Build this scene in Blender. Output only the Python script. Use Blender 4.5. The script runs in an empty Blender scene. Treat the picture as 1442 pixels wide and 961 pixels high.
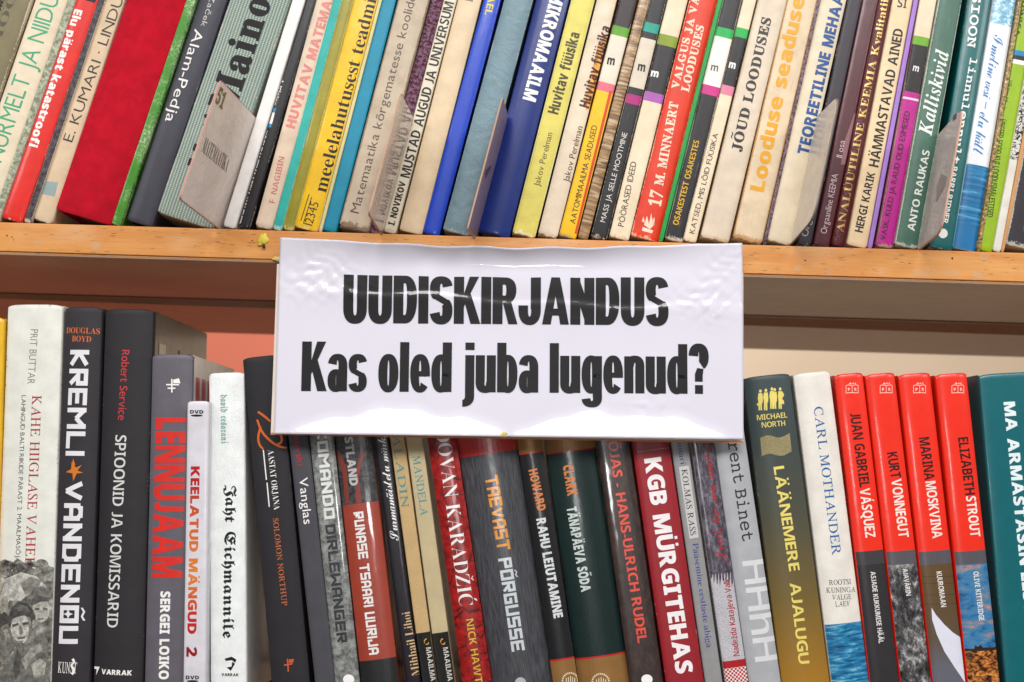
import bpy, bmesh, math, random, unicodedata
from mathutils import Vector, Matrix
random.seed(7)
SC = bpy.context.scene
COL = SC.collection
R = math.radians

# ---------------------------------------------------------------- camera, light, exposure
FPX, DIST, PITCH, ROLL = 1775.0, 0.80, R(5.71), R(1.72)
CAM_POS = Vector((0, -DIST, 0))
CAM_ROT = Matrix.Rotation(math.pi/2 + PITCH, 3, 'X') @ Matrix.Rotation(ROLL, 3, 'Z')
cam_d = bpy.data.cameras.new('camera'); cam_d.lens = 36*FPX/1442; cam_d.sensor_width = 36
cam_d.clip_start = 0.05; cam_d.clip_end = 50
cam_d.dof.use_dof = True; cam_d.dof.focus_distance = 0.80; cam_d.dof.aperture_fstop = 9
cam = bpy.data.objects.new('camera', cam_d); COL.objects.link(cam)
cam.matrix_world = Matrix.Translation(CAM_POS) @ CAM_ROT.to_4x4()
SC.camera = cam
SC.view_settings.view_transform = 'Standard'; SC.view_settings.look = 'None'
SC.view_settings.exposure = -0.3; SC.view_settings.gamma = 1.0
SC.view_settings.use_curve_mapping = False

W = bpy.data.worlds.new('World'); SC.world = W; W.use_nodes = True
W.node_tree.nodes['Background'].inputs[0].default_value = (0.93, 0.96, 1.0, 1)
W.node_tree.nodes['Background'].inputs[1].default_value = 0.20

def area(name, loc, target, sx, sy, energy, color=(1, 1, 1)):
    d = bpy.data.lights.new(name, 'AREA'); d.shape = 'RECTANGLE'; d.size = sx; d.size_y = sy
    d.energy = energy; d.color = color
    o = bpy.data.objects.new(name, d); COL.objects.link(o); o.location = loc
    o.rotation_euler = (Vector(target) - Vector(loc)).to_track_quat('-Z', 'Y').to_euler()
    return o
area('ceiling_and_fill_lamp', (0.30, -1.7, 1.25), (0, 0, 0.05), 1.5, 0.50, 33, (1, 0.985, 0.965))
area('ceiling_and_fill_lamp', (-0.45, -2.6, 1.9), (0, 0, 0.0), 2.4, 0.9, 54, (1, 0.985, 0.96))
area('ceiling_and_fill_lamp', (1.7, -1.3, 0.9), (0, 0, 0.08), 1.0, 0.35, 15, (1, 0.985, 0.965))  # fill light added to brighten right-facing dividers, no known source
area('ceiling_and_fill_lamp', (-1.7, -1.3, 0.9), (0, 0, 0.08), 1.0, 0.35, 13, (1, 0.985, 0.965))  # matching fill light added on the left, no known source
area('camera_flash', (0.03, -0.98, -0.04), (0, 0, 0.02), 0.14, 0.08, 1.5, (1, 0.99, 0.98))
area('back_room_lamp', (0.0, 1.3, 1.7), (0, 2.6, 0.2), 1.5, 0.6, 60, (1, 0.97, 0.94))

def ray(px, py):
    return CAM_ROT @ Vector(((px-721)/FPX, -(py-480.5)/FPX, -1))
def at(px, py, Y=0.0):
    d = ray(px, py); t = (Y + DIST)/d.y
    return CAM_POS + d*t

# ---------------------------------------------------------------- materials
def lin(c):
    if isinstance(c, str):
        c = c.lstrip('#'); c = [int(c[i:i+2], 16)/255 for i in (0, 2, 4)]
        c = [x/12.92 if x <= 0.04045 else ((x+0.055)/1.055)**2.4 for x in c]
        c = [.93*x**1.16 for x in c]
    return (c[0], c[1], c[2], 1.0)

class G:
    def __init__(s, m):
        s.t = m.node_tree; s.n = s.t.nodes; s.l = s.t.links
        s.b = s.n['Principled BSDF']
    def put(s, sock, v):
        if isinstance(v, bpy.types.NodeSocket): s.l.new(v, sock)
        else: sock.default_value = v
    def math(s, op, a, b=0.0, c=None, clamp=False):
        n = s.n.new('ShaderNodeMath'); n.operation = op; n.use_clamp = clamp
        s.put(n.inputs[0], a); s.put(n.inputs[1], b)
        if c is not None: s.put(n.inputs[2], c)
        return n.outputs[0]
    def mix(s, f, a, b, mode='MIX'):
        n = s.n.new('ShaderNodeMix'); n.data_type = 'RGBA'; n.blend_type = mode
        s.put(n.inputs[0], f); s.put(n.inputs[6], a); s.put(n.inputs[7], b)
        return n.outputs[2]
    def uv(s, name):
        n = s.n.new('ShaderNodeUVMap'); n.uv_map = name; return n.outputs[0]
    def obj(s):
        return s.n.new('ShaderNodeTexCoord').outputs['Object']
    def map(s, v, scale=(1, 1, 1), loc=(0, 0, 0), rot=(0, 0, 0)):
        n = s.n.new('ShaderNodeMapping'); s.l.new(v, n.inputs[0])
        n.inputs['Scale'].default_value = scale; n.inputs['Location'].default_value = loc
        n.inputs['Rotation'].default_value = rot
        return n.outputs[0]
    def noise(s, v, scale=5, detail=4, rough=.55, dist=0):
        n = s.n.new('ShaderNodeTexNoise'); s.l.new(v, n.inputs['Vector'])
        n.inputs['Scale'].default_value = scale; n.inputs['Detail'].default_value = detail
        n.inputs['Roughness'].default_value = rough; n.inputs['Distortion'].default_value = dist
        return n.outputs[0]
    def voro(s, v, scale=5, feature='F1', out=0):
        n = s.n.new('ShaderNodeTexVoronoi'); n.feature = feature; s.l.new(v, n.inputs['Vector'])
        n.inputs['Scale'].default_value = scale
        return n.outputs[out]
    def wave(s, v, scale=5, dist=0, direction='X', profile='SIN', dscale=1, detail=2):
        n = s.n.new('ShaderNodeTexWave'); s.l.new(v, n.inputs['Vector'])
        n.bands_direction = direction; n.wave_profile = profile
        n.inputs['Scale'].default_value = scale; n.inputs['Distortion'].default_value = dist
        n.inputs['Detail Scale'].default_value = dscale; n.inputs['Detail'].default_value = detail
        return n.outputs[1]
    def ramp(s, f, stops, interp='LINEAR'):
        n = s.n.new('ShaderNodeValToRGB'); s.l.new(f, n.inputs[0]); r = n.color_ramp
        r.interpolation = interp
        while len(r.elements) > 1: r.elements.remove(r.elements[-1])
        r.elements[0].position = stops[0][0]; r.elements[0].color = lin(stops[0][1])
        for p, c in stops[1:]:
            e = r.elements.new(p); e.color = lin(c)
        return n.outputs[0]
    def sm(s, x, a, b):      # smoothstep 0..1 between a and b
        n = s.n.new('ShaderNodeMapRange'); n.interpolation_type = 'SMOOTHSTEP'
        s.put(n.inputs[0], x); n.inputs[1].default_value = a; n.inputs[2].default_value = b
        return n.outputs[0]
    def sep(s, v):
        n = s.n.new('ShaderNodeSeparateXYZ'); s.l.new(v, n.inputs[0]); return n.outputs
    def bump(s, h, strength=.2, dist=.001, normal=None):
        n = s.n.new('ShaderNodeBump'); s.l.new(h, n.inputs['Height'])
        n.inputs['Strength'].default_value = strength; n.inputs['Distance'].default_value = dist
        if normal: s.l.new(normal, n.inputs['Normal'])
        return n.outputs[0]

FIN = {  # roughness, coat, coat roughness, specular
 'paper': (.62, 0, .3, .35), 'satin': (.42, .07, .30, .32), 'gloss': (.34, .32, .15, .36),
 'lam': (.35, .9, .09, .5), 'cloth': (.85, 0, .3, .2), 'matt': (.55, 0, .3, .24), 'foil': (.32, .2, .2, .5)}
MATS = {}
def mat(col, fin='satin', pat=None, wear=0.0, wearcol='#d8cbb8', metal=0.0, var=.07, stops=None):
    """One printed / bound surface. UV 'm': 1 unit = 10 cm; UV 'n': x across the spine 0..1, y = cm from the nearer end."""
    wear = min(1.3, wear*1.2)
    key = (str(col), fin, pat, wear, wearcol, metal, var, str(stops))
    if key in MATS: return MATS[key]
    m = bpy.data.materials.new('%s_%s' % (pat or 'plain', fin)); m.use_nodes = True
    g = G(m); b = g.b
    ro, coat, cr, spec = FIN[fin]
    um = g.map(g.uv('m'), loc=(random.random()*7, random.random()*7, 0)) if True else None
    base = lin(col); c = None; hgt = None; bs = .25; bd = .0003
    n1 = g.noise(um, 9, 5)
    fine = g.noise(um, 160, 3)
    cc = g.mix(g.sm(n1, .3, .75), tuple(x*(1-var) for x in base[:3]) + (1,), tuple(min(1, x*(1+var)) for x in base[:3]) + (1,))
    if pat == 'cloth':
        w = g.math('ADD', g.wave(um, 55, 1.5, 'X'), g.wave(um, 70, 1.5, 'Y'))
        hgt = w; bs = .35; bd = .0003
        blot = g.sm(g.noise(g.map(um, (1, .6, 1)), 16, 6, .65), .40, .72)
        cc = g.mix(g.math('MULTIPLY', blot, .25), cc, tuple(min(1, x*1.3+.01) for x in base[:3]) + (1,))
        thr = g.sm(g.noise(g.map(um, (3, 130, 1)), 3, 3), .45, .75)
        cc = g.mix(g.math('MULTIPLY', thr, .12), cc, tuple(x*.7 for x in base[:3]) + (1,))
    elif pat == 'rib':      # grey green ribbed fabric with pale dashes
        x = g.wave(um, 16, .8, 'X', 'SIN', 4); y = g.wave(um, 27, 1.2, 'Y', 'SIN', 4)
        d = g.math('MULTIPLY', x, y)
        cc = g.mix(g.sm(d, .22, .6), lin('#84958d'), lin('#c9d0c6'))
        cc = g.mix(g.math('MULTIPLY', g.sm(g.wave(um, 16, .6, 'X'), .80, 1.0), .4), cc, lin('#cfd2c8'))
        hgt = d; bs = .5; bd = .0004
    elif pat == 'linen':    # fine diagonal hatch
        w = g.wave(g.map(um, rot=(0, 0, R(40))), 42, .6, 'X'); w2 = g.wave(g.map(um, rot=(0, 0, R(-50))), 42, .6, 'X')
        hgt = g.math('ADD', w, w2); bs = .7; bd = .0004
        cc = g.mix(g.math('MULTIPLY', w, .35), cc, tuple(x*.62 for x in base[:3]) + (1,))
    elif pat == 'leather':
        hgt = g.voro(um, 90); bs = .5; bd = .0003
        cc = g.mix(g.sm(hgt, .2, .7), tuple(x*1.3 for x in base[:3]) + (1,), cc)
    elif pat == 'tweed':    # mottled two colour print
        v = g.noise(um, 45, 5, .8)
        cc = g.mix(g.sm(v, .44, .56), base, lin('#8f7484'))
    elif pat == 'speck':    # black marks on white
        v = g.noise(g.map(um, (1, 1.2, 1)), 38, 3, .6, 1.5)
        cc = g.mix(g.sm(v, .50, .53), base, lin('#1c1a1c'))
    elif pat == 'mottle':
        v = g.noise(um, 30, 6, .75)
        cc = g.mix(g.sm(v, .40, .62), tuple(x*.55 for x in base[:3]) + (1,), tuple(min(1, x*1.5+.04) for x in base[:3]) + (1,))
    elif pat == 'green_wear':
        v = g.noise(um, 55, 6, .8); w = g.sm(g.noise(um, 5, 2), .4, .7)
        cc = g.mix(g.math('MULTIPLY', g.sm(v, .45, .62), w), cc, lin('#c4cfae'))
    elif pat == 'floral':
        v = g.noise(um, 50, 5, .7)
        cc = g.ramp(v, [(0, '#1d2412'), (.42, '#49552a'), (.5, '#a39a5c'), (.56, '#c4713a'), (.62, '#dcd7b8')])
    elif pat == 'agate':
        v = g.noise(g.map(um, (.7, 5.5, 1), rot=(0, 0, R(-6))), 7, 7, .6, 1.2)
        cc = g.ramp(v, [(.25, '#59442f'), (.42, '#8a6a48'), (.52, '#b08e64'), (.62, '#cdbb9e'), (.75, '#7f6a55')])
    elif pat == 'grain':    # charcoal brushed wood print
        v = g.noise(g.map(um, (26, 1.6, 1), rot=(0, 0, R(6))), 5, 6, .7)
        cc = g.mix(g.sm(v, .3, .75), tuple(x*.45 for x in base[:3]) + (1,), tuple(x*1.7 for x in base[:3]) + (1,))
        hgt = v; bs = .15
    elif pat == 'rust':     # red stained plaster with dark cracks
        v = g.noise(um, 22, 7, .7); k = g.voro(g.map(um, (1.2, .8, 1)), 9, 'DISTANCE_TO_EDGE')
        cc = g.ramp(v, [(.25, '#4a0c0c'), (.5, '#9c1b19'), (.7, '#bf2a24')])
        cc = g.mix(g.math('MULTIPLY', g.sm(g.math('ADD', k, g.math('MULTIPLY', v, .2)), .145, .10), .8), cc, lin('#3a0c0c'))
    elif pat == 'map':      # grey relief map
        v = g.noise(um, 18, 8, .72); k = g.noise(um, 12, 6, .6, 1)
        cc = g.mix(g.sm(v, .35, .65), lin('#5d5f5e'), lin('#a3a5a2'))
        line = g.sm(g.math('ABSOLUTE', g.math('SUBTRACT', k, .5)), .012, .0)
        cc = g.mix(g.math('MULTIPLY', line, .8), cc, lin('#2b2c2c'))
    elif pat == 'bark':
        v = g.noise(g.map(um, (2, .7, 1)), 18, 7, .75)
        cc = g.mix(g.sm(v, .4, .7), tuple(x*.55 for x in base[:3]) + (1,), tuple(x*1.8 for x in base[:3]) + (1,))
    elif pat == 'photo_grey':
        v = g.noise(um, 13, 8, .68); v2 = g.noise(um, 42, 4, .7)
        mx = g.math('ADD', g.math('MULTIPLY', v, .72), g.math('MULTIPLY', v2, .28))
        cc = g.ramp(mx, [(.32, '#23221f'), (.45, '#62605b'), (.55, '#9a9891'), (.68, '#d6d4cc')])
    elif pat == 'photo_tree':
        v = g.noise(g.map(um, (1.3, .8, 1), rot=(0, 0, R(30))), 16, 9, .82)
        v2 = g.noise(um, 6, 3)
        mx = g.math('ADD', g.math('MULTIPLY', v, .7), g.math('MULTIPLY', v2, .3))
        cc = g.ramp(mx, [(.42, '#1c1b1c'), (.49, '#4f4d4e'), (.54, '#858384'), (.62, '#e4e2e0')])
    elif pat == 'sea':
        v = g.noise(g.map(um, (1, 5.5, 1)), 8, 7, .7, .6)
        cc = g.ramp(v, [(.30, '#0d3f66'), (.45, '#1f6f9c'), (.56, '#3f97bd'), (.70, '#a8d3de')])
    elif pat == 'ripple':
        v = g.noise(g.map(um, (.5, 7, 1), rot=(0, 0, R(-6))), 5, 5, .6)
        cc = g.ramp(v, [(.34, '#176a9c'), (.50, '#1f83b5'), (.60, '#54a5cb'), (.70, '#cfe3ec')])
    elif pat == 'cloudsky':
        v = g.noise(g.map(um, (1, 2.2, 1)), 8, 6, .6)
        cc = g.ramp(v, [(.32, '#2f5472'), (.45, '#3f83b4'), (.55, '#5d8cab'), (.63, '#b58d86'), (.72, '#a8bcc8')])
    elif pat == 'iceblue':
        v = g.noise(g.map(um, (1, 1.4, 1)), 26, 7, .75)
        cc = g.ramp(v, [(.36, '#4c93b8'), (.5, '#86bdd2'), (.62, '#e2eef2')])
    elif pat == 'rocks':
        v = g.noise(g.map(um, (1, 1.5, 1)), 22, 7, .75, .5)
        cc = g.ramp(v, [(.40, '#1a120e'), (.47, '#57321a'), (.54, '#c47a34'), (.62, '#e0a25a'), (.75, '#f0d9a8')])
    elif pat == 'folk':
        v = g.wave(g.map(um, rot=(0, 0, R(45))), 18, 0, 'X'); v2 = g.wave(g.map(um, rot=(0, 0, R(-45))), 18, 0, 'X')
        cc = g.mix(g.sm(g.math('ADD', v, v2), .9, 1.1), base, lin('#e9dcd8'))
    elif pat == 'phototone':
        v = g.noise(um, 26, 8, .75)
        cc = g.mix(g.sm(v, .34, .66), tuple(x*.5 for x in base[:3]) + (1,), tuple(min(1, x*1.4) for x in base[:3]) + (1,))
    elif pat == 'glitter':
        v = g.noise(um, 120, 4, .8); v2 = g.noise(g.map(um, (3, 1, 1)), 22, 4, .7)
        hgt = g.math('ADD', v, g.math('MULTIPLY', v2, .7)); bs = .7; bd = .0010
    elif pat == 'smear':    # dark purple, worn silver film
        v = g.noise(g.map(um, (2.2, .8, 1)), 14, 7, .75)
        cc = g.mix(g.sm(v, .42, .68), base, lin('#8e8894'))
    elif pat == 'crinkle':
        v = g.noise(um, 10, 5, .6, .4); hgt = v; bs = .5; bd = .002
    if stops:               # printed colour change along the spine; UV 'h': 0 foot .. 1 head
        yy = g.sep(g.uv('h'))[1]
        cc2 = g.ramp(g.math('ADD', yy, g.math('MULTIPLY', g.math('SUBTRACT', n1, .5), .04)), stops)
        cc = g.mix(.12, cc2, cc) if pat else cc2
    # fading blotches, handling grime
    cc = g.mix(g.math('MULTIPLY', g.sm(fine, .45, .8), var*1.2), cc, (.55, .5, .45, 1), 'MULTIPLY')
    if wear > 0:
        sx = g.sep(g.uv('n'))
        e = g.math('MINIMUM', sx[0], g.math('SUBTRACT', 1.0, sx[0]))
        e = g.sm(e, .10, .0)
        en = g.sm(sx[1], .9, .0)
        wn = g.noise(um, 60, 6, .75); wn2 = g.noise(g.map(um, (1, .25, 1)), 14, 4, .6)
        k = g.math('ADD', g.math('MULTIPLY', g.math('MAXIMUM', e, en), .42), g.math('ADD', g.math('MULTIPLY', wn, .6), g.math('MULTIPLY', wn2, .45)))
        msk = g.sm(k, 1.02 - .22*wear, 1.08 - .22*wear)
        cc = g.mix(g.math('MULTIPLY', msk, .85), cc, lin(wearcol))
        sc = g.noise(g.map(um, (9, .5, 1), rot=(0, 0, R(8))), 9, 5, .7)      # fine creases and rubbed lines
        cc = g.mix(g.math('MULTIPLY', g.sm(sc, .66, .72), .5*wear), cc, lin(wearcol))
        sp = g.noise(um, 30, 5, .7)
        cc = g.mix(g.math('MULTIPLY', g.sm(sp, .60, .72), .5*wear), cc, (.62, .5, .36, 1), 'MULTIPLY')
        vc = g.noise(g.map(um, (14, .22, 1)), 8, 4, .65)          # lengthwise cracks in the spine
        cc = g.mix(g.math('MULTIPLY', g.sm(vc, .665, .70), .55*wear), cc, lin(wearcol))
        gr = g.noise(um, 6, 4, .6)
        cc = g.mix(g.math('MULTIPLY', g.sm(gr, .45, .75), .22*wear), cc, (.42, .33, .22, 1), 'MULTIPLY')
        if hgt is None: hgt = g.math('ADD', wn, g.math('MULTIPLY', sc, .6)); bs = .25; bd = .0005
    g.put(b.inputs['Base Color'], cc)
    rr = g.math('ADD', ro - .06, g.math('MULTIPLY', g.noise(um, 35, 4, .7), .14))
    g.put(b.inputs['Roughness'], rr)
    b.inputs['Specular IOR Level'].default_value = spec
    b.inputs['Coat Weight'].default_value = coat; b.inputs['Coat Roughness'].default_value = cr
    b.inputs['Metallic'].default_value = metal
    if hgt is None:
        hgt = g.math('ADD', fine, g.math('MULTIPLY', n1, 2.0)); bs = .12; bd = .0004
    nb = g.bump(hgt, bs, bd); g.put(b.inputs['Normal'], nb)
    slow = g.noise(g.map(um, (1, .5, 1)), 3.5, 3)          # the film is never quite flat
    if coat: g.put(b.inputs['Coat Normal'], g.bump(slow, .35, .002, nb if pat in ('glitter', 'linen', 'leather') else None))
    MATS[key] = m
    return m

# ---------------------------------------------------------------- objects
def link(name, me, parent=None, label=None):
    o = bpy.data.objects.new(name, me); COL.objects.link(o)
    if parent: o.parent = parent
    if label: o['label'] = label
    return o
def root(name, label, cat, M, group=None):
    o = bpy.data.objects.new(name, None); COL.objects.link(o); o.empty_display_size = .01
    o.matrix_world = M; o['label'] = label; o['category'] = cat
    if group: o['group'] = group
    return o
def from_bm(name, bm, m, parent=None, smooth=False, kind=None):
    me = bpy.data.meshes.new(name); bm.to_mesh(me); bm.free()
    me.materials.append(m)
    if smooth: me.shade_smooth()
    o = link(name, me, parent)
    if kind: o['kind'] = kind
    return o
def box_bm(x0, x1, y0, y1, z0, z1, bev=0.0, seg=2):
    bm = bmesh.new(); r = bmesh.ops.create_cube(bm, size=1)
    for v in bm.verts:
        v.co = Vector(((x0+x1)/2 + v.co.x*(x1-x0), (y0+y1)/2 + v.co.y*(y1-y0), (z0+z1)/2 + v.co.z*(z1-z0)))
    if bev: bmesh.ops.bevel(bm, geom=bm.edges[:], offset=bev, segments=seg, affect='EDGES')
    uvl = bm.loops.layers.uv.new('m'); n = bm.loops.layers.uv.new('n'); h = bm.loops.layers.uv.new('h')
    for f in bm.faces:
        ax = max(range(3), key=lambda i: abs(f.normal[i]))
        for l in f.loops:
            c = l.vert.co
            l[uvl].uv = ((c.x, c.z) if ax == 1 else (c.y, c.z) if ax == 0 else (c.x, c.y))
            l[uvl].uv *= 10
            l[n].uv = (.5, 5); l[h].uv = (.5, (c.z-z0)/max(1e-6, z1-z0))
    return bm

class Surf:
    """A thing's local frame: x along U, y away from the viewer, z along V; prof(u, v) = height of the skin towards the viewer."""
    def __init__(s, O, U, V, prof=None, us=(), vs=()):
        s.O, s.U, s.V = O, U.normalized(), V.normalized(); s.N = s.V.cross(s.U).normalized()
        if s.N.dot(CAM_POS - O) < 0: s.N = -s.N
        s.prof = prof or (lambda u, v: 0.0); s.us = us; s.vs = vs; s.w = s.h = 1
        s.M = Matrix(((s.U.x, -s.N.x, s.V.x, O.x), (s.U.y, -s.N.y, s.V.y, O.y), (s.U.z, -s.N.z, s.V.z, O.z), (0, 0, 0, 1)))
    def pix(s, px, py):
        d = ray(px, py); t = (s.O - CAM_POS).dot(s.N)/d.dot(s.N)
        q = CAM_POS + d*t - s.O
        return Vector((q.dot(s.U), q.dot(s.V)))

def recut(bm, us, vs, box=None, merge=False):
    polys = [[tuple(v.co) for v in f.verts] for f in bm.faces]
    def split(p, ax, k):
        A, B = [], []
        n = len(p)
        for i in range(n):
            a, b = p[i], p[(i+1) % n]; da, db = a[ax]-k, b[ax]-k
            if da <= 0: A.append(a)
            if da >= 0: B.append(a)
            if da*db < 0:
                t = da/(da-db); c = tuple(x + (y-x)*t for x, y in zip(a, b)); A.append(c); B.append(c)
        return A, B
    out = []
    for p in polys:
        if box:
            p = split(p, 0, box[0])[1]
            if len(p) > 2: p = split(p, 0, box[1])[0]
            if len(p) > 2: p = split(p, 1, box[2])[1]
            if len(p) > 2: p = split(p, 1, box[3])[0]
            if len(p) < 3: continue
        cur = [p]
        for ax, ks in ((0, us), (1, vs)):
            if not len(ks): continue
            nxt = []
            for q in cur:
                lo = min(c[ax] for c in q); hi = max(c[ax] for c in q)
                for k in ks:
                    if lo + 1e-8 < k < hi - 1e-8:
                        A, q = split(q, ax, k)
                        if len(A) > 2: nxt.append(A)
                        if len(q) < 3: break
                if len(q) > 2: nxt.append(q)
            cur = nxt
        out += cur
    bm.clear()
    for q in out:
        bm.faces.new([bm.verts.new(c) for c in q])
    if merge: bmesh.ops.remove_doubles(bm, verts=bm.verts[:], dist=2e-6)
def conform(bm, s, off, clipw=True):
    """bm holds flat (u, v, 0) faces; cut them at the skin's facets and lay them on it."""
    box = (0, s.w, 0.0003, s.h) if clipw else None
    recut(bm, s.us, s.vs, box)
    if not bm.faces: return
    m = bm.loops.layers.uv.new('m'); n = bm.loops.layers.uv.new('n'); h = bm.loops.layers.uv.new('h')
    for f in bm.faces:
        for l in f.loops:
            u, v = l.vert.co.x, l.vert.co.y
            l[m].uv = (u*10, v*10); l[n].uv = (u/s.w, min(v, s.h-v)*100); l[h].uv = (.5, v/s.h)
    for v in bm.verts:
        z = v.co.z
        v.co = Vector((v.co.x, -(s.prof(v.co.x, v.co.y) + off + z), v.co.y))
    bm.normal_update()
    for f in bm.faces:
        if f.normal.y > 0: f.normal_flip()

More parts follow.
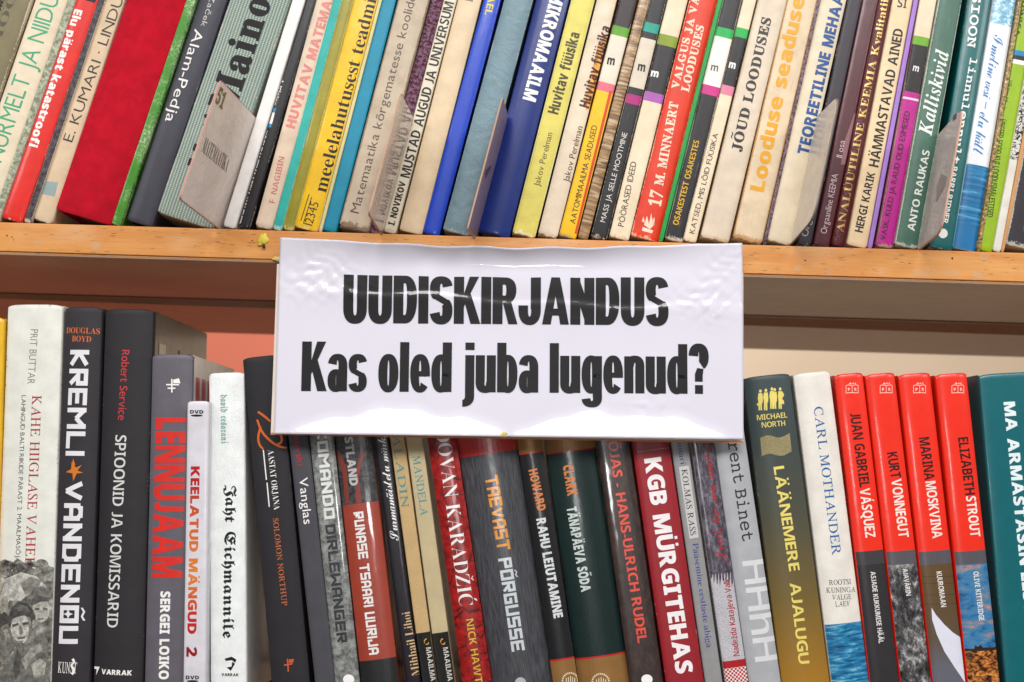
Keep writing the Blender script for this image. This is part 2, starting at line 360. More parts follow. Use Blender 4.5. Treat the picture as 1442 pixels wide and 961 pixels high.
# ---------------------------------------------------------------- lettering
# letter outlines as plain points, thousandths of the type size
OUTLINES = {
119808: [[-13,0,-13,27,21,35,48,60,73,111,307,694,334,693,600,70,612,51,625,38,641,30,660,27,660,0,341,0,341,27,386,32,413,45,422,68,406,121,376,197,154,197,111,72,119,47,143,32,190,27,190,0], [169,239,360,239,263,475]],
119809: [[24,0,24,26,54,29,77,37,93,48,103,65,109,90,110,575,103,614,87,637,76,645,23,653,23,678,328,678,474,661,561,609,590,522,572,450,518,399,427,368,536,332,601,275,623,196,615,139,592,90,553,52,499,23,433,6,354,0], [271,375,328,378,365,389,392,406,410,431,420,467,424,514,421,555,414,589,401,614,382,632,356,642,302,645,288,640,280,633,272,604], [330,36,369,40,400,52,422,73,436,103,445,142,448,191,444,241,432,280,413,309,384,328,344,340,271,344,272,77,284,50,294,42]],
119810: [[382,-16,318,-11,259,4,205,30,157,64,116,106,83,156,59,212,44,273,39,340,44,406,59,467,84,523,117,572,158,613,207,648,261,673,321,688,386,693,434,689,488,676,577,648,599,653,614,668,624,693,650,693,650,459,625,459,599,517,568,566,531,606,489,636,443,654,395,660,294,624,234,516,214,337,236,169,303,69,414,35,454,38,494,49,533,67,571,91,606,121,638,158,666,132,589,50,494,0]],
119811: [[30,0,30,26,79,35,94,44,103,59,110,111,108,592,101,618,91,635,74,645,51,651,22,653,22,678,330,678,440,668,532,639,604,590,655,523,687,439,697,339,657,151,538,38,340,0], [331,36,391,44,439,70,476,112,501,171,517,247,522,341,501,510,438,611,332,645,293,639,282,631,272,599,272,82,282,51,293,42]],
119812: [[21,0,21,25,53,27,77,33,93,44,104,60,110,84,110,587,103,615,93,634,76,644,53,651,24,653,24,678,594,678,594,476,571,476,559,532,537,575,507,605,465,625,411,637,326,641,288,634,277,621,272,578,272,366,329,370,361,381,386,401,405,428,419,466,429,514,453,514,453,176,428,176,416,244,407,270,394,290,378,306,359,318,308,330,272,331,274,78,278,62,286,52,318,42,389,43,430,48,467,58,498,71,527,89,552,112,574,139,594,173,612,213,640,213,599,0]],
119814: [[399,-15,330,-10,267,5,211,29,161,62,119,104,86,153,61,209,46,272,41,341,46,408,61,469,86,524,119,573,160,614,208,648,261,673,320,688,383,693,436,689,492,677,577,649,597,654,617,679,624,693,651,693,651,458,625,458,591,532,545,592,490,635,460,649,430,657,398,660,297,624,237,517,217,339,223,243,240,163,268,101,306,55,354,28,410,19,444,21,470,29,489,41,500,57,508,79,508,218,501,239,490,254,472,263,446,269,410,271,410,295,745,295,745,271,716,269,694,263,680,254,671,240,664,191,664,43,576,11,488,-9]],
119815: [[23,0,23,26,54,29,77,36,93,47,103,64,109,88,109,593,103,615,93,631,77,642,24,653,24,678,360,678,360,653,304,643,284,629,274,604,271,564,271,373,509,373,506,604,497,629,477,643,420,653,420,678,755,678,755,653,724,649,701,642,686,632,677,616,671,594,671,90,677,66,687,49,702,37,725,29,755,26,755,0,420,0,420,26,450,29,474,36,490,46,501,62,507,86,509,329,271,329,273,88,279,64,289,47,305,36,329,29,360,26,360,0]],
119816: [[20,0,20,26,74,38,91,48,103,63,110,84,110,603,104,623,94,637,78,645,20,653,20,678,364,678,364,653,308,645,292,637,281,623,274,603,275,79,285,55,307,39,342,29,366,26,366,0]],
119817: [[162,-97,103,-89,77,-80,33,-52,17,-33,-3,10,-3,56,4,75,16,91,31,102,48,109,86,109,103,103,118,92,129,78,136,61,137,26,114,-29,119,-46,133,-57,156,-60,178,-57,195,-50,207,-37,219,4,219,571,212,609,195,633,165,646,118,653,118,678,468,678,468,653,412,642,392,624,383,595,380,546,380,132,356,5,283,-72]],
119818: [[24,0,24,26,55,29,78,36,94,47,104,64,110,88,110,593,104,615,94,632,78,643,55,650,25,653,25,678,361,678,361,653,305,643,285,629,275,604,272,564,272,348,501,582,514,604,519,623,509,640,481,650,433,653,433,678,723,678,723,653,710,653,650,640,584,601,513,537,403,424,702,56,725,37,754,28,773,26,773,0,418,0,418,26,479,31,495,43,497,51,485,79,297,318,272,295,274,88,280,64,290,47,306,36,330,29,361,26,361,0]],
119819: [[23,0,23,26,54,29,77,36,93,47,103,64,109,88,109,594,103,617,93,633,77,643,54,650,24,653,24,678,372,678,372,653,310,646,287,631,275,605,271,564,273,84,281,59,298,47,348,41,434,49,469,59,499,74,527,93,551,119,572,149,609,230,636,230,598,0]],
119820: [[21,0,21,26,51,29,75,36,92,47,103,63,110,87,109,606,99,629,79,644,22,653,22,678,275,678,472,212,669,678,919,678,919,653,890,649,868,641,853,630,842,614,836,592,837,80,847,51,855,41,880,30,918,26,918,0,589,0,589,26,644,37,664,53,674,81,677,124,677,594,429,0,402,0,157,579,159,85,166,60,178,44,196,34,220,28,252,26,252,0]],
119821: [[600,-16,159,521,161,86,167,62,177,46,192,36,216,29,248,26,248,0,27,0,27,26,66,30,92,41,106,62,113,117,113,578,54,645,27,653,27,678,233,678,582,251,579,602,569,628,549,643,493,653,493,678,714,678,714,653,683,650,660,643,645,633,636,616,630,593,628,-16]],
119822: [[388,-16,340,-13,294,-4,251,11,211,31,174,56,141,86,111,120,87,158,67,199,53,243,44,290,41,339,44,388,53,434,67,479,87,520,111,557,141,592,212,647,254,667,298,682,345,691,395,694,443,691,489,682,532,668,572,648,609,623,642,594,671,560,696,522,716,481,730,436,739,389,742,339,739,290,730,243,716,199,671,120,641,86,607,56,570,31,529,11,484,-4,437,-13], [394,18,489,54,546,161,565,339,560,436,544,516,518,579,482,624,438,651,387,660,292,624,235,517,216,339,221,243,237,163,264,100,300,54,343,27]],
119823: [[23,0,23,26,54,29,77,36,93,47,103,64,109,88,109,593,103,615,93,631,77,642,24,653,24,678,318,678,395,675,456,668,500,655,532,638,558,617,580,592,596,563,606,530,609,494,602,441,581,396,546,358,497,329,435,312,360,306,271,306,273,88,279,64,289,47,305,36,329,29,360,26,360,0], [271,342,345,346,379,357,405,376,421,404,432,442,435,490,432,537,424,576,410,605,388,626,359,638,304,641,282,631,272,609]],
119825: [[23,0,23,26,54,29,77,36,93,47,103,64,109,88,109,593,103,615,93,631,77,642,24,653,24,678,323,678,415,673,489,658,547,634,588,599,613,554,621,498,604,425,553,370,469,333,664,47,684,31,715,26,715,0,504,0,300,316,271,316,273,88,279,64,289,47,305,36,329,29,360,26,360,0], [271,348,350,352,388,364,417,385,436,414,448,452,452,500,439,579,400,626,334,642,311,641,293,636,282,629,272,599]],
119826: [[64,-16,64,235,93,235,112,169,136,115,166,74,202,45,244,28,293,22,328,26,358,36,383,54,401,76,411,103,415,133,406,174,379,209,335,238,189,313,147,344,115,376,92,411,79,450,74,494,77,533,86,568,100,600,120,627,143,650,172,669,203,683,238,691,318,691,446,662,461,666,471,676,477,694,505,694,505,475,480,475,455,543,417,599,370,639,343,652,289,662,257,659,230,650,208,635,191,615,181,592,178,566,181,541,190,520,204,501,250,467,415,387,473,347,509,303,521,280,533,228,535,198,532,157,521,120,505,86,481,56,453,32,418,12,378,-3,334,-12,236,-12,126,18,103,11,91,-16]],
119827: [[137,0,137,26,169,28,194,35,212,46,223,63,230,88,232,645,173,640,131,625,97,601,71,567,53,524,43,473,16,473,16,678,611,678,611,472,586,472,558,568,496,626,392,645,394,87,401,62,412,45,429,34,454,28,488,26,488,0]],
119828: [[369,-19,286,-12,219,8,170,43,136,91,116,154,109,231,107,593,101,615,91,631,75,642,22,653,22,678,358,678,358,653,302,643,281,629,272,604,269,564,269,208,273,154,284,110,303,77,329,52,365,38,409,33,506,56,565,124,584,237,582,592,576,615,565,631,548,641,523,649,489,653,489,678,706,678,706,653,679,648,658,639,645,628,636,612,629,563,629,270,622,176,601,102,566,48,515,11,450,-12]],
119829: [[316,-19,55,590,34,626,20,639,2,648,-21,653,-21,678,314,678,314,653,264,649,248,644,236,636,229,624,228,598,385,213,524,579,528,609,526,624,509,643,445,653,445,678,658,678,658,653,622,646,608,637,582,600,342,-19]],
119832: [[151,0,151,26,182,29,205,36,221,47,231,64,237,88,239,266,52,605,36,626,-6,650,-20,652,-20,678,308,678,308,652,260,648,239,637,232,620,237,597,370,336,509,569,519,607,511,632,486,647,439,652,439,678,654,678,654,652,622,642,583,603,399,303,401,88,407,64,417,47,433,36,457,29,488,26,488,0]],
119833: [[30,0,30,16,411,640,278,638,241,634,211,626,184,613,160,596,140,575,122,547,91,471,66,471,85,678,605,678,605,660,228,43,356,43,420,48,475,64,520,91,556,129,585,180,606,244,631,244,606,0]],
119834: [[379,-15,337,-8,310,15,298,52,250,16,198,-6,142,-13,110,-10,82,0,60,17,43,39,33,65,30,94,37,135,59,172,95,203,146,230,213,257,296,283,294,385,288,405,278,421,264,431,244,438,220,440,184,436,162,426,155,408,177,369,183,344,181,327,164,301,149,291,115,284,96,286,80,292,57,316,49,352,52,375,60,395,73,415,114,446,171,467,241,474,305,470,356,457,392,435,416,404,431,363,436,313,439,59,453,51,477,62,490,41,456,10,419,-9], [225,50,259,61,296,94,296,252,229,225,189,183,176,125,181,83,198,58]],
119835: [[64,-17,63,606,55,638,46,646,12,654,12,678,206,678,206,415,241,448,282,467,329,474,363,471,394,461,423,445,448,423,469,397,486,365,499,329,506,290,509,247,506,198,496,153,481,112,459,75,433,44,402,19,366,0,328,-11,286,-15,242,-9,198,10,156,42,79,-17], [272,21,304,27,328,44,345,73,356,115,363,170,363,294,356,339,344,374,327,398,304,412,274,417,245,410,219,390,206,360,206,102,213,57,235,30]],
119837: [[208,-15,175,-12,144,-1,116,16,90,38,69,66,52,99,39,136,29,219,32,268,40,313,54,354,72,389,94,419,121,443,151,460,183,470,217,474,261,468,299,449,332,417,330,616,325,630,316,641,303,648,262,654,262,678,475,678,476,90,484,61,492,52,506,45,526,41,526,16,469,13,404,2,332,-15,332,58,300,17,258,-7], [255,42,270,44,301,62,325,93,332,113,332,360,319,390,292,411,259,418,231,413,209,398,194,372,183,335,177,287,177,171,183,124,193,87,208,62,229,47]],
119838: [[229,-15,192,-12,157,-1,126,16,98,39,74,68,55,102,41,142,32,186,29,234,32,279,41,320,56,358,76,391,101,420,130,443,162,460,197,471,234,474,287,468,333,449,371,417,399,374,415,321,421,247,174,247,189,145,230,83,297,63,335,70,370,92,402,128,424,108,370,40,305,-1], [173,286,300,286,299,358,288,413,277,429,261,439,240,442,203,427,180,380]],
119840: [[217,-209,158,-206,109,-197,71,-181,43,-160,27,-137,21,-111,30,-81,57,-57,102,-38,65,-15,42,13,35,45,38,69,47,90,63,110,85,128,152,164,86,200,46,251,33,316,36,346,45,374,59,399,102,439,131,454,162,465,197,472,273,472,310,465,347,453,472,453,472,399,399,399,418,369,430,337,434,303,424,249,411,225,394,204,373,186,320,161,195,153,180,149,158,130,152,119,150,106,157,88,177,77,210,73,310,72,386,60,413,50,435,36,451,19,468,-26,470,-55,463,-100,441,-137,406,-168,356,-191,293,-204], [234,185,256,189,272,199,284,217,296,274,296,354,284,411,272,428,256,439,234,442,213,439,196,428,185,411,176,386,170,314,176,242,185,217,196,199,213,189], [239,-173,324,-165,375,-140,392,-98,390,-82,383,-70,354,-56,305,-51,144,-51,125,-68,113,-87,109,-108,113,-125,123,-140,141,-154,166,-165,198,-171]],
119841: [[27,0,27,24,58,31,67,38,77,64,77,613,68,639,59,647,28,655,28,678,220,678,220,397,261,440,308,465,362,474,434,456,478,403,492,315,493,64,496,49,511,31,541,24,541,0,301,0,301,24,331,31,345,50,350,83,349,348,341,384,333,395,320,402,302,404,272,398,245,380,220,350,221,64,224,49,238,31,268,24,268,0]],
119842: [[130,541,112,549,85,576,77,594,77,634,85,652,97,668,112,680,130,688,170,688,188,680,204,668,223,634,223,594,215,576,203,561,170,541], [27,0,27,24,58,31,68,38,77,63,77,397,70,424,61,431,30,437,31,462,221,462,222,64,230,39,251,27,268,24,268,0]],
119845: [[27,0,27,24,58,31,68,38,77,63,77,612,70,639,62,647,30,654,30,678,221,678,222,64,230,39,251,27,268,24,268,0]],
119846: [[27,0,27,24,58,31,67,38,77,64,77,396,68,423,59,431,28,438,28,462,218,462,218,394,258,438,303,465,353,474,412,465,453,436,477,389,519,436,567,465,622,474,693,456,736,403,750,315,751,64,754,49,768,31,798,24,798,0,562,0,562,24,591,31,606,50,610,83,609,348,601,384,593,395,580,402,562,404,534,398,507,381,483,353,484,65,493,39,501,31,530,24,530,0,297,0,297,24,326,31,341,50,345,83,344,348,336,384,328,395,315,402,297,404,267,398,241,380,218,350,219,65,227,40,235,32,264,24,264,0]],
119847: [[27,0,27,24,58,31,67,38,77,64,77,396,68,423,59,431,28,438,28,462,220,462,220,398,260,440,308,466,362,474,434,456,478,403,492,315,493,64,496,49,511,31,541,24,541,0,301,0,301,24,331,31,345,50,350,83,349,348,341,384,333,395,320,402,302,404,272,398,245,380,220,350,221,64,224,49,238,31,268,24,268,0]],
119848: [[251,-15,209,-11,170,-1,135,17,103,41,77,70,56,105,40,143,31,185,28,229,31,275,40,317,56,356,77,390,103,419,135,443,170,460,208,470,250,474,292,471,330,460,365,443,396,420,422,391,444,357,459,318,469,276,472,229,469,183,459,141,444,102,422,68,396,39,366,16,331,-1,293,-12], [251,17,276,22,296,35,311,58,321,95,327,229,325,307,319,365,309,403,295,426,275,440,251,445,225,440,205,426,191,403,182,365,176,307,178,122,191,58,206,35,226,22]],
119851: [[27,0,27,24,58,31,68,38,77,63,77,397,69,425,48,435,30,437,31,462,217,462,217,375,235,405,279,449,302,463,325,471,347,474,373,472,394,464,410,453,422,437,429,418,429,378,414,349,401,339,369,331,353,332,322,352,301,380,281,387,267,384,254,375,241,360,230,339,224,315,224,63,228,48,249,31,294,24,294,0]],
119852: [[225,-15,165,-4,109,13,95,10,84,1,76,-13,53,-13,53,157,79,157,91,118,107,85,129,58,154,38,181,26,209,22,232,24,251,30,266,40,277,53,284,68,286,87,280,113,262,136,232,156,127,211,101,231,81,252,67,275,58,300,55,328,60,368,73,403,97,433,128,456,165,470,221,475,317,454,327,456,336,463,343,475,363,475,363,330,340,330,328,363,312,391,293,413,271,428,247,438,222,441,186,434,173,426,158,401,158,371,172,346,199,325,316,265,341,246,360,226,373,202,380,174,383,141,378,96,364,58,340,27,307,4,269,-10]],
119853: [[184,-14,148,-11,119,-1,98,16,84,39,75,69,72,106,72,415,30,415,30,446,156,579,192,631,215,631,215,462,309,462,309,415,215,415,218,88,229,67,250,60,272,66,291,83,307,111,331,98,294,36,245,-2]],
119854: [[195,-15,153,-11,121,3,97,26,81,57,71,96,68,144,67,390,59,421,50,430,36,436,17,438,17,462,211,462,213,94,217,80,235,60,263,53,292,58,318,73,340,98,339,392,329,422,319,430,303,436,282,438,282,462,482,462,483,84,493,58,517,46,536,44,536,19,478,15,412,4,340,-15,340,60,322,38,277,5,224,-13]],
119855: [[212,-15,33,419,12,435,-4,437,-4,462,244,462,244,438,210,435,196,426,194,399,275,182,359,405,353,423,334,434,303,438,303,462,454,462,454,439,424,426,405,401,238,-15]],
119860: [[-126,0,-122,19,-79,26,-38,47,0,83,530,707,550,707,525,86,527,64,533,48,545,36,561,27,612,19,609,0,329,0,333,19,370,21,391,28,406,39,416,56,425,116,429,235,188,234,172,223,69,98,53,71,47,53,54,32,77,22,117,19,112,0], [213,272,431,272,443,546]],
119862: [[325,-15,270,-11,219,0,174,19,134,45,100,77,73,117,54,161,42,211,38,266,41,315,52,363,69,411,91,457,119,501,152,543,188,581,270,645,338,679,407,700,478,707,519,704,641,675,654,678,665,686,675,700,695,700,654,495,633,495,634,526,629,570,617,606,596,636,568,657,532,670,488,674,447,670,406,659,367,641,328,616,292,586,260,551,230,510,205,466,184,418,168,367,159,314,156,260,162,193,180,136,209,90,248,55,296,35,352,28,438,42,519,84,594,153,613,136,571,89,527,51,482,22,433,1,381,-11]],
119863: [[-53,0,-47,20,-14,22,9,28,27,38,40,54,52,77,195,611,194,639,188,651,178,660,144,670,120,672,126,692,391,692,455,688,512,677,563,658,607,631,644,598,674,559,696,513,709,462,713,405,709,352,698,301,680,251,655,204,623,161,586,122,542,87,493,57,439,33,379,14,316,4,248,0], [307,37,357,47,402,66,442,90,478,119,510,154,536,193,558,235,575,281,595,378,597,428,591,497,572,555,542,600,499,633,444,652,378,659,330,654,312,641,287,576,157,87,159,59,166,49,197,37]],
119864: [[-50,0,-45,20,-13,22,10,28,27,38,40,53,52,77,195,611,194,639,179,660,145,670,121,672,126,692,655,692,626,542,609,542,604,598,598,616,588,630,574,641,555,649,499,657,330,654,313,643,292,590,237,387,366,390,403,397,430,410,450,429,466,454,478,485,497,485,427,240,409,240,409,315,398,336,377,348,318,353,229,353,156,70,158,58,173,42,228,35,342,37,383,42,452,63,481,80,508,101,532,126,575,190,595,190,523,0]],
119866: [[365,-15,302,-11,245,1,194,20,148,47,110,80,80,119,58,164,44,214,40,269,43,318,53,367,70,415,92,461,120,505,152,547,188,585,270,647,338,680,410,700,487,707,533,704,576,696,692,658,715,662,733,675,749,699,766,699,720,487,703,487,691,542,670,588,638,625,597,652,549,669,493,674,433,667,377,648,325,615,278,571,238,518,204,455,178,388,163,323,158,258,165,187,184,128,217,80,261,44,315,23,379,16,445,26,475,39,500,55,517,74,527,95,570,276,568,291,561,302,550,309,510,317,479,319,484,338,771,338,766,319,724,315,698,302,677,273,660,217,620,52,539,15,454,-8]],
119867: [[-50,0,-45,20,9,27,31,42,41,53,56,86,195,611,194,639,179,660,145,670,121,672,126,692,402,692,397,672,366,670,343,664,326,654,312,638,289,580,243,403,251,390,276,386,556,390,567,408,619,610,618,639,612,651,602,660,568,670,544,672,550,692,826,692,820,672,786,670,764,664,748,654,735,638,713,584,579,67,581,52,587,40,611,26,655,20,650,0,374,0,379,20,420,23,446,33,465,53,480,86,544,331,536,345,511,348,232,345,221,327,155,67,157,52,163,40,187,26,231,20,226,0]],
119868: [[-46,0,-40,20,1,23,26,33,45,53,67,108,200,611,199,639,193,651,183,660,149,670,125,672,131,692,410,692,405,672,371,670,349,664,333,654,320,638,298,584,165,81,166,52,172,40,196,26,239,20,234,0]],
119870: [[-50,0,-45,20,9,27,31,42,41,53,56,86,195,611,194,639,179,660,145,670,121,672,126,692,400,692,394,672,362,670,326,657,313,643,292,589,238,376,252,374,501,574,533,603,552,627,558,646,552,660,534,669,499,672,504,692,746,692,739,673,706,669,676,656,555,570,332,393,548,77,586,40,606,28,628,21,652,19,647,0,351,0,357,19,413,27,426,43,425,72,399,118,242,346,231,346,223,334,156,69,158,52,165,39,191,25,241,20,236,0]],
119871: [[-36,0,-31,20,2,22,24,28,42,38,55,54,67,77,211,624,209,639,203,651,193,660,159,670,135,672,140,692,415,692,408,673,381,671,359,665,342,655,328,639,306,585,172,76,179,50,188,43,220,36,365,36,443,49,474,60,502,76,527,97,572,157,594,196,613,196,548,0]],
119872: [[-54,0,-48,20,5,27,28,42,45,68,59,108,198,610,197,639,191,651,181,660,147,670,123,672,129,692,316,692,388,161,739,692,929,692,923,672,889,670,867,664,851,654,838,638,816,584,682,67,684,52,690,40,714,26,758,20,753,0,479,0,484,17,521,22,547,34,567,58,591,123,715,584,326,0,312,0,234,585,106,120,99,71,101,54,107,41,131,25,175,19,170,0]],
119873: [[503,-16,229,555,101,64,103,49,109,37,134,25,181,20,176,0,-50,0,-45,20,-16,22,7,28,25,38,39,53,52,77,197,608,189,638,164,663,147,670,121,672,126,692,271,692,526,161,647,628,645,643,639,655,613,667,566,672,571,692,798,692,792,672,741,665,717,651,692,607,522,-16]],
119874: [[298,-15,246,-12,199,-1,157,16,120,40,89,69,65,105,46,145,36,191,32,241,35,286,43,331,57,376,76,420,126,503,189,577,264,637,304,661,346,681,389,695,432,704,475,707,527,703,574,693,615,675,651,651,681,621,705,585,722,544,733,499,736,450,728,376,705,300,669,226,596,126,537,71,506,48,441,13,372,-8], [299,15,333,18,366,27,399,43,459,89,513,153,559,229,593,313,615,403,623,493,619,548,606,594,585,630,556,656,520,672,477,677,441,674,405,663,370,646,336,622,272,558,243,518,217,474,179,389,158,315,146,241,145,204,150,148,163,101,186,64,216,37,254,20]],
119875: [[-50,0,-45,20,-12,22,10,28,27,37,40,52,52,76,195,610,194,640,188,652,179,660,145,670,121,672,126,692,398,692,515,675,585,623,608,537,604,499,593,463,574,431,547,402,515,377,477,358,432,343,383,334,228,330,219,319,156,68,158,51,165,38,177,30,246,20,240,0], [350,366,402,382,443,409,472,445,489,489,495,542,491,580,481,610,463,633,438,649,404,659,345,661,321,652,304,625,237,376,245,364]],
119877: [[-50,0,-45,20,-12,22,11,29,29,40,42,56,63,108,195,610,194,640,188,652,179,660,145,670,121,672,126,692,419,692,483,688,536,674,577,653,606,623,624,586,630,542,608,458,542,394,431,350,538,94,568,46,583,32,602,23,628,20,622,0,467,0,329,340,227,344,159,83,160,51,166,38,189,24,241,19,235,0], [365,377,418,392,461,418,491,451,510,493,516,541,500,607,453,646,358,659,334,655,317,644,299,611,235,376]],
119878: [[228,-14,184,-11,137,-1,62,20,45,16,31,6,22,-12,4,-12,38,217,57,218,63,158,78,108,102,68,134,39,172,22,217,16,242,18,264,24,304,48,334,85,349,130,350,173,340,208,286,286,196,381,153,442,133,498,131,526,134,559,142,590,156,619,175,644,198,666,226,684,258,697,292,704,376,705,466,680,482,683,494,691,504,704,523,704,491,501,475,501,471,554,459,597,440,631,414,655,383,670,345,675,312,672,284,661,261,644,244,621,233,593,230,560,232,540,250,498,392,334,423,290,442,242,448,188,445,151,435,116,420,85,398,56,372,32,342,13,307,-2,269,-11]],
119879: [[74,0,78,20,128,24,158,36,180,62,207,133,343,639,340,648,331,654,250,655,187,643,163,633,142,619,111,580,88,524,66,526,110,692,686,692,654,521,635,521,633,587,625,613,611,633,589,646,557,653,460,653,450,645,301,108,295,64,297,49,304,37,316,29,355,21,394,20,388,0]],
119880: [[298,-15,235,-9,181,7,137,35,103,72,84,116,77,168,85,229,186,625,184,641,178,653,167,662,129,671,101,673,106,692,398,692,394,673,355,670,331,662,313,649,286,602,188,234,177,163,181,125,194,94,215,68,244,49,279,38,321,34,358,36,392,44,423,56,474,93,494,118,512,153,531,203,628,561,635,613,633,634,627,649,618,660,603,667,555,673,559,692,792,692,789,673,741,668,715,652,687,605,571,184,550,134,527,92,500,58,469,30,434,10,394,-4,349,-12]],
119881: [[119,-15,142,616,137,638,128,654,113,664,92,670,56,672,60,692,337,692,332,674,296,672,274,665,260,654,250,636,241,576,222,142,600,594,616,622,622,640,620,652,605,666,552,672,556,692,769,692,760,672,741,669,723,661,684,627,141,-15]],
119919: [[-50,0,-50,23,-14,26,13,37,33,61,58,127,179,592,177,615,162,635,131,645,109,647,109,671,422,671,422,647,371,639,348,622,331,592,269,375,508,375,562,585,561,615,546,635,514,645,492,647,492,671,806,671,806,647,756,641,744,635,725,613,700,549,577,71,584,45,607,30,647,23,647,0,334,0,334,23,370,26,397,37,417,61,442,127,496,329,257,329,193,70,201,45,224,30,263,23,263,0]],
119922: [[-50,0,-50,23,-14,26,13,37,33,61,58,127,179,597,172,625,163,634,132,644,109,647,109,671,422,671,422,647,371,639,348,622,331,592,315,544,266,357,268,355,277,360,497,562,522,594,531,616,525,632,507,643,477,649,477,671,684,671,684,647,654,640,601,604,380,398,535,66,555,41,581,29,600,26,600,0,319,0,319,26,365,30,379,40,384,59,362,122,263,328,256,325,193,70,200,44,223,29,263,23,263,0]],
119938: [[79,-13,49,-9,23,2,2,21,-15,45,-25,75,-28,109,-26,145,-8,219,26,292,71,359,125,411,167,439,208,455,246,461,281,454,306,432,319,395,335,451,442,451,340,83,342,70,347,63,355,60,374,68,397,91,424,130,446,116,395,44,344,1,293,-13,259,-6,238,15,232,68,241,112,191,42,166,18,139,1,110,-10], [138,61,153,63,184,83,227,141,263,219,287,301,295,369,291,396,278,413,256,418,241,415,210,393,178,352,135,268,100,153,97,120,102,87,115,68]],
119941: [[82,-14,52,-10,26,2,5,21,-11,48,-20,81,-23,122,-15,186,-6,220,24,287,65,351,116,405,159,436,201,455,244,461,295,451,317,438,362,613,361,624,349,638,305,644,305,671,510,700,342,71,347,62,362,63,391,92,419,132,442,116,389,44,366,19,343,1,320,-10,295,-14,261,-7,241,15,234,52,238,92,244,113,219,74,193,42,168,18,142,0,113,-11], [143,62,174,73,204,104,245,174,292,309,300,371,296,399,284,416,264,422,251,420,223,401,179,345,128,242,100,139,100,101,111,77,120,68]],
119946: [[178,555,163,561,138,586,132,601,132,637,138,652,163,677,178,683,213,683,229,677,243,666,260,637,260,601,243,572,229,561], [73,-12,52,-10,34,-3,9,22,3,40,3,82,79,378,74,394,61,403,29,406,28,431,223,461,125,82,127,71,132,65,141,63,159,71,183,95,211,134,231,120,180,47,127,3]],
119948: [[304,-14,274,-9,249,5,229,29,211,69,194,130,178,214,143,187,94,0,-28,0,134,612,129,632,124,638,71,644,71,671,238,692,279,700,158,245,284,348,313,384,316,407,306,419,269,426,269,452,473,452,473,426,423,411,281,300,316,118,328,87,342,68,358,62,376,69,394,90,412,124,435,113,394,42,350,0]],
119949: [[59,-14,37,-12,19,-6,-6,19,-13,37,-12,92,129,617,124,633,110,642,78,645,77,670,272,700,108,80,110,69,115,63,124,61,143,69,167,93,195,132,215,117,163,43,139,18,114,0,87,-10]],
119956: [[10,9,-1,2,-10,-10,-36,-6,-10,162,19,157,34,81,68,36,121,21,153,27,172,46,178,78,170,115,141,158,84,230,49,298,42,339,46,372,59,401,80,426,106,445,137,456,172,460,232,452,286,439,299,441,309,447,316,457,342,457,320,305,294,308,274,375,242,416,199,429,171,423,151,404,144,380,148,357,162,330,257,205,279,156,283,122,275,74,250,34,212,4,163,-12]],
119959: [[71,-14,65,277,57,341,45,380,29,402,8,408,-2,407,-3,433,144,461,154,451,163,422,178,313,183,132,265,234,301,302,304,317,302,330,262,388,262,419,267,433,289,454,319,461,349,453,362,443,371,430,378,395,372,353,352,305,321,249,275,186,217,117,93,-13]],
120023: [[166,-12,115,-8,72,2,38,20,13,43,-2,71,-7,102,-4,128,5,151,21,171,41,185,64,194,90,197,126,190,141,181,158,154,158,124,151,112,125,95,76,80,67,72,64,60,66,51,86,31,122,18,144,16,182,21,216,37,247,62,275,99,303,146,330,204,234,159,216,164,214,170,218,178,253,201,350,242,387,305,430,367,478,427,426,393,383,372,350,365,322,371,302,386,295,407,299,423,309,442,359,509,355,511,321,499,270,463,182,372,172,367,160,368,153,373,153,385,266,494,319,527,342,535,364,538,398,532,422,514,430,487,419,443,405,416,481,469,580,548,616,570,645,577,654,569,603,505,556,416,513,285,583,308,666,426,707,476,788,555,827,584,864,605,899,618,931,622,955,620,975,614,992,603,1004,589,1012,573,1014,555,1005,519,979,479,936,437,876,393,804,353,718,315,635,138,611,64,613,50,621,41,633,38,663,41,695,50,759,85,948,245,976,264,1005,271,1019,267,797,71,718,22,682,9,609,-1,580,3,555,13,536,31,522,55,514,83,514,143,545,237,563,273,502,254,465,176,419,111,364,58,302,19,236,-4], [741,358,815,400,876,449,919,498,941,543,944,562,942,580,935,590,924,594,900,588,873,569,843,537,810,491,776,432]],
120024: [[221,-7,174,-3,132,7,98,26,71,49,55,76,50,107,53,132,63,155,79,175,100,191,124,200,151,203,186,196,199,188,208,176,215,146,213,129,205,116,193,107,133,89,125,82,122,72,125,60,134,48,168,27,209,20,246,25,281,38,315,62,346,94,373,134,397,184,358,194,325,211,299,234,279,262,267,293,263,327,267,360,280,393,301,426,329,458,363,488,448,543,551,585,633,607,718,621,819,624,828,620,831,614,827,607,817,602,773,596,748,581,725,557,681,487,567,222,614,244,648,278,681,392,698,392,704,385,706,373,702,326,688,285,666,251,635,223,596,203,549,190,527,151,501,116,470,85,434,57,356,16,312,3], [411,211,453,300,496,379,541,447,589,504,641,552,698,590,634,576,575,556,522,528,474,494,432,455,396,411,368,366,352,324,346,286,353,249,375,224]],
